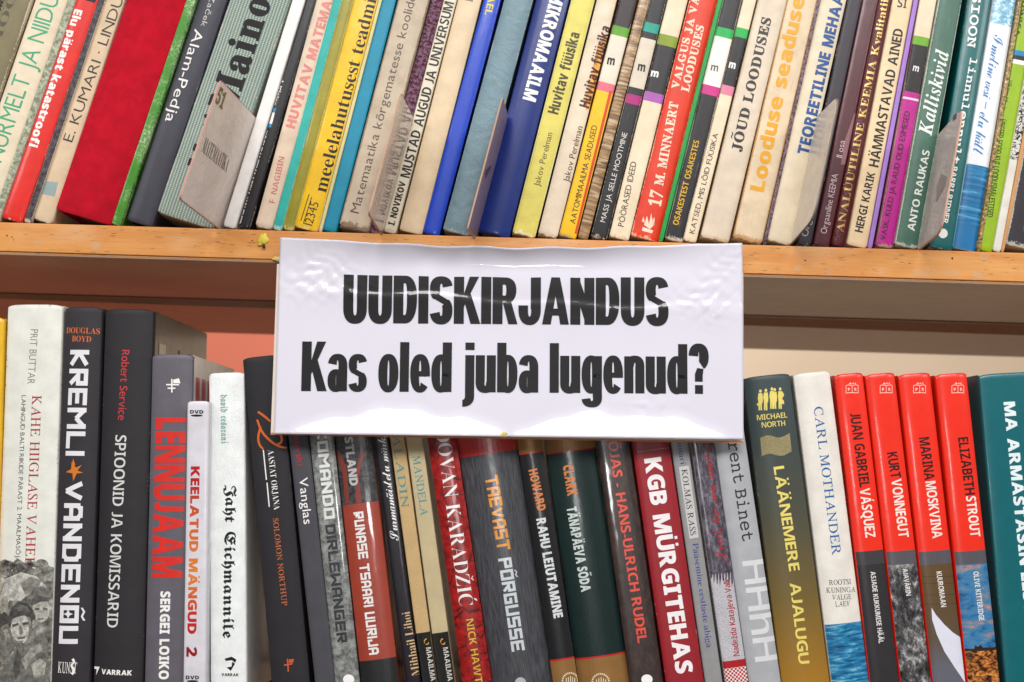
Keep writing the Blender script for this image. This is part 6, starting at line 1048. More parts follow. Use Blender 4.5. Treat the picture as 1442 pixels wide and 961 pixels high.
s = B(U, 'flat', (1215,0,1144,346, 1238,0,1168,350), mat('#612c35', 'gloss', None, .1, '#a78a90'), 'plum-brown paperback with thin pale lettering and a light curve on the spine')
P(s, [(1189,200),(1203,160),(1213,158),(1208,168),(1197,200),(1190,232),(1184,232)], mat('#9a6f76', 'gloss'), 'printed_panel')
T(s, 'Orgaaniline KEEMIA', 'thin', 1159.5, 329, 1176, 245, 8.6, ink('#d9c2c4')); T(s, 'II osa', 'thin', 1181.5, 222, 1186, 198, 8, ink('#d9c2c4'))
s = B(U, 'hard', (1239,0,1169,348, 1256,0,1190,351), mat('#5c1419', 'satin', 'leather'), 'dark red leather-grained book with gold serif lettering')
T(s, 'ANALÜÜTILINE KEEMIA Kvalitatiivne', 'serifb', 1182.5, 327, 1252, -30, 10, ink('#c9a766', 'foil', .5))
s = B(U, 'flat', (1257,0,1192,347, 1286,0,1221,350), mat('#ecd3ae', 'satin', None, .3), 'peach-cream book with condensed black capitals beside a lilac edge')
T(s, 'HERGI KARIK', 'sansb', 1209, 327, 1227, 243, 11.5, ink('#2d2927')); T(s, 'HÄMMASTAVAD AINED', 'sansb', 1230, 235, 1265.5, 41, 14, ink('#2d2927'))
T(s, 'SI', 'semi', 1264, 4, 1277, 6, 13, ink('#3b3a3c'))
s = B(U, 'flat', (1286.5,0,1222,349, 1294,0,1228,350), mat('#ab86cf', 'satin'), 'thin lilac booklet left of the magenta banded book')
s = series((1295,0,1234,349, 1320,0,1257,352), '#bd1b93', 'magenta banded series book with a green stripe under a cream top', [(None, 52, '#ead9bf'), (52, 64, '#79b02a'), (64, 130, '#2b2427'), (138, 141, '#ead4e6')], wear=.6)
T(s, 'VASK, KULD JA RAUD OLID ESIMESED', 'sans', 1243, 338, 1278, 157, 8, ink('#30142b')); T(s, 'm', 'sansb', 1286, 95, 1294, 97, 10, WHITE)
s = B(U, 'soft', (1321,0,1261,349, 1357,0,1292,353), mat('#557a6b', 'satin', None, .8, '#cfd3c4'), 'grey-green worn book with swashy white lettering left of the milky divider tab', rag=.8)
T(s, 'ANTO RAUKAS', 'sansb', 1282.5, 325, 1304.5, 212, 10.5, ink('#e9ebe4')); T(s, 'Kalliskivid', 'swash', 1302, 190, 1327.5, 71, 19, ink('#e9ebe4'))
s = B(U, 'soft', (1363,0,1310,352, 1398,0,1341,354), mat('#0c6f70', 'gloss', None, .05), 'dark teal book with white typewriter lettering behind the milky divider tab')
T(s, 'PROVOKATSIOON', 'monob', 1391, -132, 1367.5, 67, 11.5, WHITE); T(s, 'linnulennult', 'monob', 1371.5, 81, 1345, 232, 9.5, WHITE)
T(s, 'BARRI RIDNER', 'sansb', 1345, 235, 1331, 315, 7, WHITE)
P(s, ell(1328, 329, 6.5, 6.8), WHITE, 'emblem')
s = B(U, 'soft', (1399,0,1343,352, 1433,0,1373,355), mat('#e9ecf0', 'gloss', None, .05), 'white and blue book with blue script lettering and rippled water at its foot')
BAND(s, None, 35, mat('#7fb8d0', 'gloss', 'iceblue'), 'cover_picture'); BAND(s, 233, None, mat('#1f83b5', 'gloss', 'ripple'), 'cover_picture'); BAND(s, 318, None, mat('#1d7fb4', 'gloss'), 'cover_picture', .00007)
T(s, 'Imeline vesi – elu häll', 'script', 1407, 50, 1377, 217, 15, ink('#2a86c4'))
s = B(U, 'flat', (1434,0,1376,352, 1440,0,1381,353), mat('#49552a', 'gloss', 'floral'), 'thin strip of floral print left of the lime green book')
s = B(U, 'flat', (1440,0,1381,352, 1462,0,1398,354), mat('#9fbf1d', 'satin', None, .05), 'lime green book with black italic capitals and a blue, black and white band')
BAND(s, 72, 79, mat('#1e8ac2', 'satin')); BAND(s, 79, 85, mat('#2b2530', 'satin')); BAND(s, 85, 91, WHITE)
T(s, 'FLORA ESTONICA', 'sansb', 1453, -62, 1431, 50, 8.5, ink('#23260f'), ital=.0); T(s, 'Viktor Masing', 'semi', 1422.5, 113, 1411.5, 160, 6.5, ink('#2b3010'))
T(s, 'ÜRGSED SOOD KUI LOODUSMÄLESTISED', 'semi', 1412, 168, 1393.5, 306, 8, ink('#2b3010'))
s = B(U, 'flat', (1463,0,1399,352, 1476,0,1409,353), mat('#e3e0d6', 'satin', None, .2), 'cream booklet with black ornamental print on its upper half, near the right edge')
BAND(s, None, 225, mat('#dedad2', 'satin', 'speck'), 'cover_picture')
s = B(U, 'flat', (1478,0,1410,353, 1482,0,1414,354), mat('#d39f6c', 'satin'), 'very thin tan booklet left of the charcoal book at the right edge')
s = B(U, 'flat', (1483,0,1415,352, 1540,0,1470,356), mat('#433f46', 'matt', None, .9, '#cdc9bd'), 'charcoal book with pale worn edges cut off by the right side, upper shelf', rag=.6)

# ---------------------------------------------------------------- books on the lower shelf, left to right
L = 'L'
s = B(L, 'flat', (-34,449,-48,961, 5,446,-9,961), mat('#e8bb1c', 'gloss'), 'yellow book of which only a sliver shows at the left edge, lower shelf')
s = B(L, 'soft', (8,427,-8,961, 88,431,68,961), mat('#e3e3db', 'satin', None, .18, '#a9a288'), 'thick pale grey hardcover with thin red capitals over a soldiers photograph')
PH = mat('#8a8984', 'satin', 'photo_grey', stops=None)
BAND(s, 806, None, PH, 'cover_picture')
rnd = random.Random(5)
P(s, [ell(-5+rnd.random()*75, 793 + rnd.random()*18, 5+rnd.random()*6, 3+rnd.random()*5) for _ in range(34)], PH, 'cover_picture', .000052)
TONES = {}
def tone(c):
    if c not in TONES: TONES[c] = mat([.80*x + .035 for x in lin(c)[:3]], 'satin', 'phototone')
    return TONES[c]
def shade(shapes, base):
    for i, (c_, p_) in enumerate(shapes): P(s, p_, tone(c_), 'cover_picture', base + i*6e-6)
shade([('#c8c5bd', [(8,815),(30,806),(52,812),(64,826),(66,838),(44,834),(30,846),(14,846),(2,860),(-4,850)]),
 ('#8f8c85', [(28,822),(44,812),(58,818),(52,832),(36,838)]),
 ('#77746e', [(40,840),(48,828),(60,826),(68,832),(68,846),(54,843)]),
 ('#bab7ae', ell(57, 860, 12, 17, 0)), ('#56544f', [(44,843),(56,839),(68,843),(68,847),(56,848),(46,853)]),
 ('#605d58', [(49,857),(55,856),(55,859),(49,860)]), ('#605d58', [(60,856),(66,857),(66,860),(60,859)]), ('#6e6b65', [(53,871),(62,871),(61,873),(54,873)]),
 ('#a19e96', [(2,842),(10,838),(12,862),(4,872),(-2,860)]), ('#3f3d3a', [(-4,868),(6,862),(14,870),(16,884),(6,900),(-4,898)]),
 ('#7d7a73', [(0,884),(10,878),(18,890),(20,914),(10,930),(-4,934)]), ('#9b988f', [(4,888),(10,885),(14,896),(8,904)]),
 ('#77756e', [(22,912),(34,918),(48,898),(58,892),(66,902),(68,961),(-8,961),(0,946),(14,930)]),
 ('#a8a59c', [(30,930),(44,912),(56,906),(60,916),(46,926),(36,944)]), ('#4f4d49', [(24,914),(30,924),(28,948),(22,958),(18,940)]),
 ('#b4b1a8', [(44,936),(56,928),(64,934),(62,950),(48,956)]), ('#5c5a55', [(50,922),(62,920),(64,926),(52,929)]),
 ('#8f8c84', [(36,898),(46,888),(50,896),(42,914),(34,916)]),
 ('#c9c6bd', ell(29, 884, 14.5, 22, -10)),
 ('#8c8981', [(38,866),(44,872),(46,888),(42,900),(36,906),(40,894),(41,880)]),
 ('#45423e', [(12,884),(12,868),(16,856),(26,848),(38,850),(46,858),(50,868),(49,882),(45,880),(43,870),(34,867),(24,869),(17,873),(15,884)]),
 ('#6a6761', [(20,856),(28,851),(38,854),(43,862),(34,860),(26,861)]),
 ('#54514c', [(17,880),(26,877),(27,880),(18,884)]), ('#54514c', [(31,877),(40,876),(41,879),(32,881)]),
 ('#7f7c75', [(27,881),(30,881),(33,890),(31,894),(27,893)]), ('#5d5a54', [(24,898),(36,896),(35,899),(25,901)]), ('#9a978e', [(24,903),(34,902),(31,906),(26,906)]),
 ('#b0ada4', ell(48, 878, 2.6, 5, 0))], .00006)
T(s, 'PRIT BUTTAR', 'thin', 48.5, 464, 43.5, 541, 10, ink('#8f9190')); T(s, 'KAHE HIIGLASE VAHEL', 'serif', 52, 557, 42, 797, 13, ink('#b33a3c'))
T(s, 'LAHINGUD BALTI RIIKIDE PÄRAST 2. MAAILMASÕJAS', 'thin', 33.5, 557, 24.5, 797, 6, ink('#4d4d4e'))
s = B(L, 'hard', (90,432,70,961, 142,433,124,961), mat('#3f3b40', 'matt', None, .0), 'dark grey hardcover with huge white block letters and orange name at the top')
T(s, 'DOUGLAS', 'serifb', 92, 465, 139, 466.5, 8, ink('#d9753a')); T(s, 'BOYD', 'serifb', 101, 477, 128, 478, 8, ink('#d9753a'))
T(s, 'KREMLI', 'block', 112, 493, 105, 642, 27, ink('#e5e3e6')); T(s, 'VANDENÕU', 'block', 104.5, 678, 95.5, 907, 27, ink('#e5e3e6'))
P(s, [[(101,650),(107,659),(115,655),(109,663),(117,666),(108,667),(103,678),(102,667),(92,665),(100,661)], [(103,646),(106,655),(101,655)]], ink('#d9822e'), 'emblem')
P(s, [(96,858),(98,863),(103,865),(98,867),(96,872),(94,867),(89,865),(94,863)], ink('#e5e3e6'), 'emblem', .00018)
T(s, 'KUNST', 'serif', 81, 940, 108, 941, 15, WHITE)
P(s, [(101,929),(104,927),(106,932),(102,937),(106,943),(103,951),(100,949),(103,944),(99,938),(103,933)], WHITE, 'emblem', .0002)
s = B(L, 'hard', (147,435,128,961, 213,436,200,961), mat('#39373a', 'matt', None, .04, '#77757a'), 'wide near-black hardcover with a red name above thin white capitals, tall at left', cover=mat('#5c5148', 'gloss'), depth=.15)
T(s, 'Robert Service', 'semi', 177, 493, 171, 592, 10.5, ink('#c5474a')); T(s, 'SPIOONID JA KOMISSARID', 'semi', 170, 613, 157.5, 884, 15.5, ink('#d9d7d6'))
T(s, 'VARRAK', 'heavy', 142, 946, 185, 948, 7, WHITE); P(s, [(130,940),(139,940),(137,944),(133,952),(134,944),(130,943)], WHITE, 'emblem')
for k, (y0, y1) in enumerate(((.02, .035), (.07, .078), (.10, .13))):
    bm = box_bm(s.w, s.w+.0002, y0, y1, .01, s.h-.02); from_bm('cover_picture', bm, mat(['#a79c8c', '#2d2826', '#7f7568'][k], 'gloss'), s.root)
s = B(L, 'soft', (214,498,202,961, 270,500,262,961), mat('#6f6a73', 'satin', None, .04), 'mauve-grey book with giant red capitals, next to the slim white video case', cover=mat('#dcd7d6', 'gloss'), depth=.125)
T(s, 'LENNUJAAM', 'heavy', 242, 588, 236, 814, 43, ink('#d9392f')); T(s, 'SERGEI LOIKO', 'heavy', 233.5, 833, 231, 957, 14, WHITE)
P(s, [[(234,541),(252,541),(252,543),(234,543)], [(241,534),(243,534),(243,553),(241,553)], [(244,535),(252,533),(254,540),(244,540)], [(236,546),(247,546),(247,548),(236,548)]], WHITE, 'emblem')
red = mat('#b03a38', 'gloss')
for k in range(7):
    bm = box_bm(s.w, s.w+.0002, .012+k*.016, .021+k*.016, s.h-.055, s.h-.014); from_bm('cover_picture', bm, red, s.root)
# video case
s = B(L, 'flat', (264,564,257,961, 294,566,290,961), mat('#d9d6dc', 'gloss', None, 0), 'slim white plastic video case with red to orange lettering', name='video_case', y=-.006, pages='#cfccd2', cover=mat('#e4e2e8', 'gloss'))
def dvd(s, cx, cy, k=1.0):
    T(s, 'DVD', 'heavy', cx-11*k, cy, cx+11*k, cy+.3, 6*k, BLACK); P(s, ell(cx, cy+6.5*k, 10*k, 1.8*k), BLACK, 'emblem')
dvd(s, 277, 580, .85); dvd(s, 271, 954, .85)
T(s, 'KEELATUD MÄNGUD', 'heavy', 275.5, 657, 270.5, 893, 12.5, ink('#c22a22', stops=[(.1, '#a81c20'), (.3, '#c8302a'), (.42, '#e08a3a'), (.55, '#d8742c'), (.72, '#b81c22')]))
T(s, '2', 'heavy', 270.5, 911, 270.3, 925, 15, ink('#9c1d28'))
s = B(L, 'flat', (295,525,295,961, 342,525,348,961), mat('#f6f9f8', 'lam', 'glitter', 0), 'sparkling silver-white book with black-letter type', cover=mat('#d9dbda', 'gloss'), depth=.13)
T(s, 'david cesarani', 'frak', 317, 556, 318, 625, 13, ink('#8fb5ac', 'foil')); T(s, 'Jaht Eichmannile', 'frak', 328, 683, 324, 899, 20, ink('#252c2c', 'gloss'))
P(s, [[(316,928),(326,925),(333,929),(331,934),(327,930),(318,931)], [(327,932),(331,935),(325,945),(319,940),(326,939)]], BLACK, 'emblem'); T(s, 'VARRAK', 'heavy', 312, 950, 336, 950.5, 4, BLACK)
s = B(L, 'soft', (342,504,380,961, 391,500,437,961), mat('#353337', 'matt', None, .05, '#6b696d'), 'black book with an orange handwritten numeral, leaning left against the sign edge', h=None)
OR = ink('#d9712e')
for i_, p_ in enumerate([[(363,580),(372,586),(381,594)], [(362,591),(368,608),(380,621),(392,629),(403,631)], [(367,601),(363,616),(365,627),(371,633)], [(388,627),(396,624),(397,617),(393,609),(384,600)]]):
    STROKE(s, p_, 3.2, OR, 'handwritten_stroke', .00014 + i_*8e-6)
T(s, 'AASTAT ORJANA', 'serifm', 381, 634, 390, 718, 8, WHITE)
P(s, [[(370,634),(371.6,634),(376,676),(374.4,676)], [(375.2,680),(376.8,680),(380,714),(378.4,714)]], WHITE, 'printed_rule')
T(s, 'SOLOMON NORTHUP', 'serif', 388, 730, 401, 853, 7.5, ink('#c9754a'))
P(s, [[(404,928),(406,928),(407,946),(405,946)], [(400,936),(412,934),(412,936),(400,938)], [(407,929),(414,928),(413,933),(407,934)]], ink('#c9673a'), 'emblem')
s = B(L, 'flat', (399,560,444,961, 429,560,471,961), mat('#55545a', 'matt', None, .06, '#8b8a8e'), 'dark grey paperback with a small red word above a white one, below the sign')
T(s, 'Sapkovski', 'sans', 414, 590, 424, 656, 9, ink('#b5323a')); T(s, 'Vanglas', 'sans', 427, 673, 434, 738, 12, WHITE)
s = B(L, 'flat', (430,560,471,961, 463,560,507,961), mat('#868886', 'lam', 'map', .1), 'glossy map-grey book with white and black block capitals, below the sign')
T(s, 'KOMANDO', 'block', 452, 604, 464.5, 731, 15, ink('#e2e2e0', 'lam', pat=None, wear=.8, wearcol='#777977')); T(s, 'DIRLEWANGER', 'block', 465, 739, 482, 905, 14.5, ink('#34363a', 'lam', wear=.5, wearcol='#777977'))
P(s, ell(491, 957, 8, 7), WHITE, 'emblem')
s = B(L, 'soft', (465,560,508,961, 517,560,562,961), mat('#a5452f', 'lam', None, .04), 'brick-red book with white block capitals and a dark branch picture on top')
BAND(s, None, 709, mat('#2c2b2e', 'lam', 'mottle'), 'cover_picture')
P(s, [[(474,632),(480,640),(488,660),(492,709),(486,709),(482,668),(474,640)], [(508,620),(512,640),(505,672),(510,709),(501,709),(500,668),(507,640)], [(500,668),(492,650),(490,652),(499,676)], [(512,640),(519,632),(520,634),(512,646)]], mat('#8a3f31', 'lam'), 'cover_picture', .00009)
BAND(s, 929, None, mat('#201f20', 'lam'))
T(s, 'OASTLAND', 'heavy', 488, 588, 499, 684, 12, ink('#bcbcbc', 'lam')); T(s, 'PUNASE TSAARI UURIJA', 'block', 504.5, 721, 527, 922, 14, ink('#e9e6e4', 'lam'))
P(s, [(501,722),(503,724),(506,723),(504,726),(506,729),(503,728),(501,730),(501,727),(498,725),(501,725)], WHITE, 'emblem')
s = B(L, 'flat', (518,560,571,961, 540,560,592,961), mat('#1e1824', 'gloss', None, .03), 'black-violet paperback with white handwriting and tan serif letters below')
T(s, 'Surmamõistetu märkmed', 'script', 556, 762, 533, 588, 11.5, WHITE); T(s, 'Mihhail Lihoi', 'serifm', 586, 952, 571.5, 862, 11, ink('#d9b98c'))
GOLD = ink('#d9a93a', 'gloss')
def swirl(s, cx, cy):
    pts = [(cx + (2+.75*t)*math.cos(t*1.15), cy + (2+.75*t)*math.sin(t*1.15)) for t in [i*.5 for i in range(9)]]
    P(s, [[a, b, (b[0]+.9, b[1]+1.2), (a[0]+.9, a[1]+1.2)] for a, b in zip(pts, pts[1:])], GOLD, 'emblem')
for e, nm, nx, mx, lab, c, ex in (((541,560,595,961, 562,560,615,961), 'SALADIN', (556,598,571,715), (603,912,614,985), 'left one of two cream linen-textured books with teal capitals, below the sign', '#e6c795', 601),
                        ((563,560,618,961, 588,560,640,961), 'MANDELA', (586,642,598,726), (627,912,638,985), 'right one of two cream linen-textured books with teal capitals, beside the cracked red book', '#e4d3ac', 624)):
    s = B(L, 'flat', e, mat(c, 'gloss', 'linen'), lab, group='cream linen biographies with black feet')
    BAND(s, 891, None, mat('#242527', 'gloss', 'linen'))
    T(s, nm, 'serif', *nx, 10.5, ink('#4a96a0')); T(s, 'MAAILMA ELUD', 'semi', *mx, 7, ink('#dcd9d4')); swirl(s, ex, 904)
s = B(L, 'soft', (593,560,651,961, 634,560,693,961), mat('#9c1b19', 'gloss', 'rust'), 'cracked blood-red glossy book with large white serif capitals')
T(s, 'RADOVAN KARADŽIĆ', 'serifm', 617.5, 567, 656.5, 853, 19, ink('#e9e2e0', 'gloss')); T(s, 'NICK HAWTON', 'semi', 661, 872, 678, 985, 10, ink('#d6b43a', 'lam'))
s = B(L, 'hard', (635,570,694,961, 721,570,778,961), mat('#505055', 'gloss', 'grain'), 'wide charcoal wood-grained hardcover with orange and silver block lettering')
BAND(s, None, 639, mat('#c23a38', 'gloss'))
T(s, 'TAEVAST', 'block', 691.5, 670, 710, 775, 18.5, ink('#d9962f', 'gloss')); T(s, 'PÕRGUSSE', 'block', 710.5, 786, 730, 917, 18.5, ink('#c9ced2', 'gloss'))
P(s, [ell(733, 962, 8, 8), ell(733, 962, 6.6, 6.6)][:1], ink('#b5b5b8'), 'emblem')
def seal(s, cx, cy, r):
    n = 26
    P(s, [[(cx+r*math.cos(a), cy+r*math.sin(a)), (cx+r*math.cos(a+.14), cy+r*math.sin(a+.14)), (cx+r*.82*math.cos(a+.14), cy+r*.82*math.sin(a+.14)), (cx+r*.82*math.cos(a), cy+r*.82*math.sin(a))] for a in [2*math.pi*i/n for i in range(n)]], ink('#e9dcc0'), 'emblem', .00010)
    P(s, [[(cx-r*.5+i*r*.25, cy-r*.55+abs(i-2)*r*.12), (cx-r*.42+i*r*.25, cy-r*.55+abs(i-2)*r*.12), (cx-r*.42+i*r*.25, cy+r*.6), (cx-r*.5+i*r*.25, cy+r*.6)] for i in range(5)], ink('#e9dcc0'), 'emblem', .00011)
s = B(L, 'hard', (719,570,780,961, 757,570,813,961), mat('#232124', 'gloss', None, .03), 'black rounded book with orange name, white capitals and a gold foot')
RL = mat('#c0282c', 'gloss'); GB = mat('#9c7647', 'satin', metal=.25)
BAND(s, None, 637, GB, 'gold_band'); BAND(s, 637, 639, RL); BAND(s, 929, None, GB, 'gold_band'); BAND(s, 927.5, 930, RL, 'colour_band', .00008)
T(s, 'HOWARD', 'heavy', 750.5, 661, 763.5, 719, 12.5, ink('#d2854b')); T(s, 'RAHU LEIUTAMINE', 'heavy', 762, 730, 787, 870, 13.5, ink('#d5d8da')); seal(s, 803, 959, 12)
s = B(L, 'hard', (758,570,816,961, 832,570,886,961), mat('#16302e', 'gloss', None, .05, '#4c6a66'), 'broad bottle-green hardcover with orange name and white capitals, gold foot')
BAND(s, None, 634, GB, 'gold_band'); BAND(s, 634, 636, RL); BAND(s, 925, None, GB, 'gold_band'); BAND(s, 923.5, 926, RL, 'colour_band', .00008)
T(s, 'CLARK', 'heavy', 800, 655, 807, 698, 14.5, ink('#d2854b')); T(s, 'TÄNAPÄEVA SÕDA', 'heavy', 805, 714, 826, 833, 14, ink('#c9d2cf')); seal(s, 846, 961, 13)
s = B(L, 'flat', (833,570,887,961, 879,570,935,961), mat('#43302b', 'lam', 'bark'), 'glossy dark brown book with glowing orange-red capitals right of the bottle-green one')
T(s, 'SÕJAS - HANS-ULRICH RUDEL', 'sansb', 861, 610, 905, 905, 13.5, ink('#e0553f', 'lam'))
P(s, ell(911, 957, 8, 7), WHITE, 'emblem')
s = B(L, 'flat', (881,570,939,961, 936,570,991,961), mat('#9e2733', 'satin', None, .02), 'deep red book with big white capitals, below the right part of the sign')
T(s, 'KGB MÜRGITEHAS', 'heavy', 919.5, 645, 965, 948, 24, ink('#efe9ea'))
P(s, [ell(899+k*3.8, 636.5-k*.5, .55, .55, n=6) for k in range(13)], WHITE, 'emblem')
s = B(L, 'flat', (937,570,993,961, 961,570,1018,961), mat('#9a999a', 'satin', None, .02), 'slim mid-grey book with black capitals on a pale label and blue small type')
P(s, [(956,658),(970,656),(984,757),(971,759)], mat('#c9c7c6', 'satin'), 'label')
T(s, 'raamat Punari', 'serifm', 950, 570, 962, 654, 7.5, ink('#4a5290')); T(s, 'KOLMAS RASS', 'serif', 963.5, 661, 976.5, 754, 8, BLACK); T(s, 'Pääsemine eestlaste abiga', 'serifm', 979, 765, 999, 912, 8, ink('#4a5296'))
s = B(L, 'flat', (965,570,1022,961, 998,570,1054,961), mat('#c9c6cc', 'gloss', 'glitter', 0), 'book fading from scratched violet-black to silver, with red handwriting')
BAND(s, None, 808, mat('#4a414e', 'gloss', 'smear'), 'cover_picture')
P(s, [[(999+i*4.2,800),(1003+i*4.2,800),(1003+i*4.2,812+((i*7)%5)*2.2),(1001+i*4.2,818+((i*5)%4)*3),(1000+i*4.2,812)] for i in range(8)], mat('#4a414e', 'gloss', 'smear'), 'cover_picture', .00007)
BAND(s, 930, None, mat('#b3202e', 'gloss')); BAND(s, 940, None, mat('#b3202e', 'gloss', 'folk'), 'cover_picture', .00008)
T(s, 'Jood, kas mu suudmed', 'script', 1015, 792, 990, 605, 12, ink('#b3252e', 'gloss')); T(s, 'Nadežda Katajeva-Valk', 'semi', 1037.5, 924, 1023, 815, 8.2, ink('#b3252e', 'gloss'))
s = B(L, 'soft', (999,570,1055,961, 1043,570,1101,961), mat('#b3b4b8', 'satin', None, 0), 'silver-grey book with typewriter lettering right below the corner of the sign')
T(s, 'Laurent Binet', 'mono', 1025.5, 577, 1053.5, 762, 15.5, ink('#3a3a3e')); T(s, 'HHhH', 'semi', 1061, 789, 1080, 931, 34, ink('#d8d9db'))
s = B(L, 'hard', (1048,531,1102,961, 1113,526,1171,961), mat('#4f5a5a', 'satin', None, .03, '#7f8887', stops=[(0, '#b98a2c'), (.12, '#a98030'), (.35, '#7c6a3c'), (.58, '#59594a'), (.8, '#485252'), (1, '#465457')]), 'grey-green to gold hardcover with golden silhouettes of a group on top')
YG = ink('#e6d67c')
figs = []
for cx, y0, hh in ((1071, 549, 29), (1078.5, 548, 30), (1087, 546, 30), (1091, 547, 29), (1099, 546, 30)):
    figs += [ell(cx, y0+2, 1.9, 2.3), [(cx-2.6,y0+5),(cx+2.6,y0+5),(cx+3.4,y0+12),(cx+3.2,y0+18),(cx+2.0,y0+20),(cx+2.2,y0+hh),(cx+.3,y0+hh),(cx,y0+20),(cx-.6,y0+hh),(cx-2.4,y0+hh),(cx-2.6,y0+18),(cx-3.6,y0+12)]]
figs += [[(1102,551),(1105,556),(1103,560),(1101,556)], [(1100,565),(1104,563),(1105,569),(1101,569)], [(1066,569),(1070,566),(1070,569),(1067,572)]]
P(s, figs, YG, 'emblem')
T(s, 'MICHAEL', 'semi', 1066.5, 588.5, 1109, 584.5, 7.5, YG); T(s, 'NORTH', 'semi', 1073, 599, 1106, 596, 7.5, YG)
fl = [(1071 + i*4.2, 617 - i*.5 - 2.6*math.sin(i*.72)) for i in range(11)]
P(s, fl + [(x+2.5, y+26) for x, y in fl[::-1]], mat('#a59a72', 'foil', 'glitter', metal=.35), 'emblem')
T(s, 'LÄÄNEMERE', 'sansb', 1096.5, 657, 1119, 804, 15, YG); T(s, 'AJALUGU', 'sansb', 1119.5, 821, 1132.5, 935, 15, YG)
s = B(L, 'soft', (1118,527,1172,961, 1169,522,1225,961), mat('#e6e1d9', 'satin', None, .12, '#b5ad9a'), 'white hardcover with blue serif capitals above a strip of sea')
T(s, 'CARL MOTHANDER', 'serif', 1152, 573, 1178.5, 781, 12.5, ink('#2f6fa8'))
for t_, y_, w_ in (('ROOTSI', 820, 31), ('KUNINGA', 831, 41), ('VALGE', 841, 27), ('LAEV', 850.5, 21)):
    c_ = 1183 + (y_-820)*.12; T(s, t_, 'serif', c_-w_/2, y_+.6, c_+w_/2, y_-.8, 7, ink('#5a5552'))
BAND(s, 878, None, mat('#1f6f9c', 'gloss', 'sea'), 'cover_picture')
def novel(e, lab, foot, gx, name1, a1, name2, a2, title, a3, h3):
    s = B(L, 'soft', e, mat('#ee3a22', 'gloss', None, .0, var=.04), lab, group='red-topped novels of one series')
    if foot: BAND(s, 777, None, foot, 'cover_picture')
    BAND(s, 776, 795, mat('#57565c' if foot is None else '#66636a', 'gloss'), 'colour_band', .00008)
    x, y = gx, 547; k = ink('#f5c9bd')
    P(s, [[(x-9,y-4),(x-8.2,y-4),(x-8.2,y+7),(x-9,y+7)], [(x+8.2,y-4),(x+9,y-4),(x+9,y+7),(x+8.2,y+7)], [(x-.4,y-4),(x+.4,y-4),(x+.4,y+7),(x-.4,y+7)],
          [(x-9,y+6.2),(x,y+5.6),(x,y+6.6),(x-9,y+7.2)], [(x,y+5.6),(x+9,y+6),(x+9,y+7),(x,y+6.6)], [(x-9,y-4),(x-5,y-5.2),(x,y-3.6),(x,y-2.8),(x-5,y-4.2),(x-9,y-3.2)], [(x,y-3.6),(x+5,y-5.4),(x+9,y-4.2),(x+9,y-3.4),(x+5,y-4.4),(x,y-2.8)],
          [(x-5,y-6),(x-2,y-8.6),(x-1,y-5)], [(x-1,y-6),(x+2,y-8.4),(x+2,y-5.4)], [(x+2.5,y-6.4),(x+5.6,y-8.6),(x+5,y-6)]], k, 'emblem')
    T(s, 'P', 'heavy', x-6, y+1.6, x-3, y+1.4, 4.2, k); T(s, 'R', 'heavy', x+3, y+1.4, x+6.2, y+1.2, 4.2, k)
    T(s, name1, 'sansb', *a1, ink('#3b1616')); T(s, name2, 'sansb', *a2, ink('#f3e4dc')); T(s, title, 'sansb', *a3, h3, ink('#e4e0de'))
    return s
s = novel((1176,528,1227,961, 1216,524,1267,961), 'red-topped novel with a plain dark grey foot, leftmost of its four', None, 1200, 'JUAN GABRIEL', (1204,582,1218,686,14.5), 'VÁSQUEZ', (1217.5,688,1226,757,14.5), 'ASJADE KUKKUMISE HÄÄL', (1229,805,1241,906), 7)
BAND(s, 777, None, mat('#3e3b3e', 'gloss'))
BAND(s, 776, 795, mat('#4d4a4e', 'gloss'), 'colour_band', .00009)
s = novel((1219,528,1270,961, 1261,524,1312,961), 'red-topped novel with a black and white tree picture at its foot', mat('#6b696a', 'gloss', 'photo_tree'), 1248, 'KURT', (1256,637,1262,673,14.5), 'VONNEGUT', (1262,675,1273,757,14.5), 'AJAVÄRIN', (1274.5,801,1279.5,839), 7)
s = novel((1266,528,1315,961, 1311,524,1361,961), 'red-topped novel with a white sail-like curve at its brown and grey foot', mat('#6e5a43', 'gloss', stops=[(0, '#70717c'), (.16, '#70717c'), (.24, '#6a5b48'), (.4, '#6e5738')]), 1295, 'MARINA', (1301,616,1309.5,676,14.5), 'MOSKVINA', (1310,678,1320.5,758,14.5), 'KUUROMAAN', (1322,805,1329,855), 7.5)
P(s, [(1312,856),(1318,866),(1330,880),(1342,891),(1355,899),(1361,961),(1360,962),(1345,941),(1330,918),(1319,893),(1313,873)], mat('#dfe0ec', 'gloss', var=.03), 'cover_picture', .0001)
for y_ in (812, 822, 838, 851): P(s, [(1300, y_), (1358, y_-1), (1358, y_-.4), (1300, y_+.6)], mat('#4d3d2c', 'gloss'), 'printed_rule', .0001)
s = novel((1319,528,1364,961, 1362,524,1410,961), 'red-topped novel with a cloudy blue sky over orange rocks, rightmost of its four', mat('#3f83b4', 'gloss', 'cloudsky'), 1349, 'ELIZABETH', (1356,616,1366.5,697,14.5), 'STROUT', (1367,699,1374,756,14.5), 'OLIVE KITTERIDGE', (1374,805,1382.5,874), 7.5)
BAND(s, 913, None, mat('#5a3a22', 'gloss', 'rocks'), 'cover_picture', .0001)
P(s, [(1358,914),(1372,914),(1373,909),(1377,911),(1381,908),(1384,912),(1402,912),(1404,916),(1358,918)], mat('#3a2c28', 'gloss'), 'cover_picture', .00013)
s = B(L, 'flat', (1379,527,1418,961, 1490,522,1530,961), mat('#0d6f77', 'gloss', None, .03, '#4f9ba0', var=.05), 'wide teal hardcover with large white capitals at the right edge, lower shelf')
T(s, 'MA ARMASTASIN EESTLAST', 'heavy', 1421.5, 566, 1458.5, 932, 16, ink('#e3eef0'))

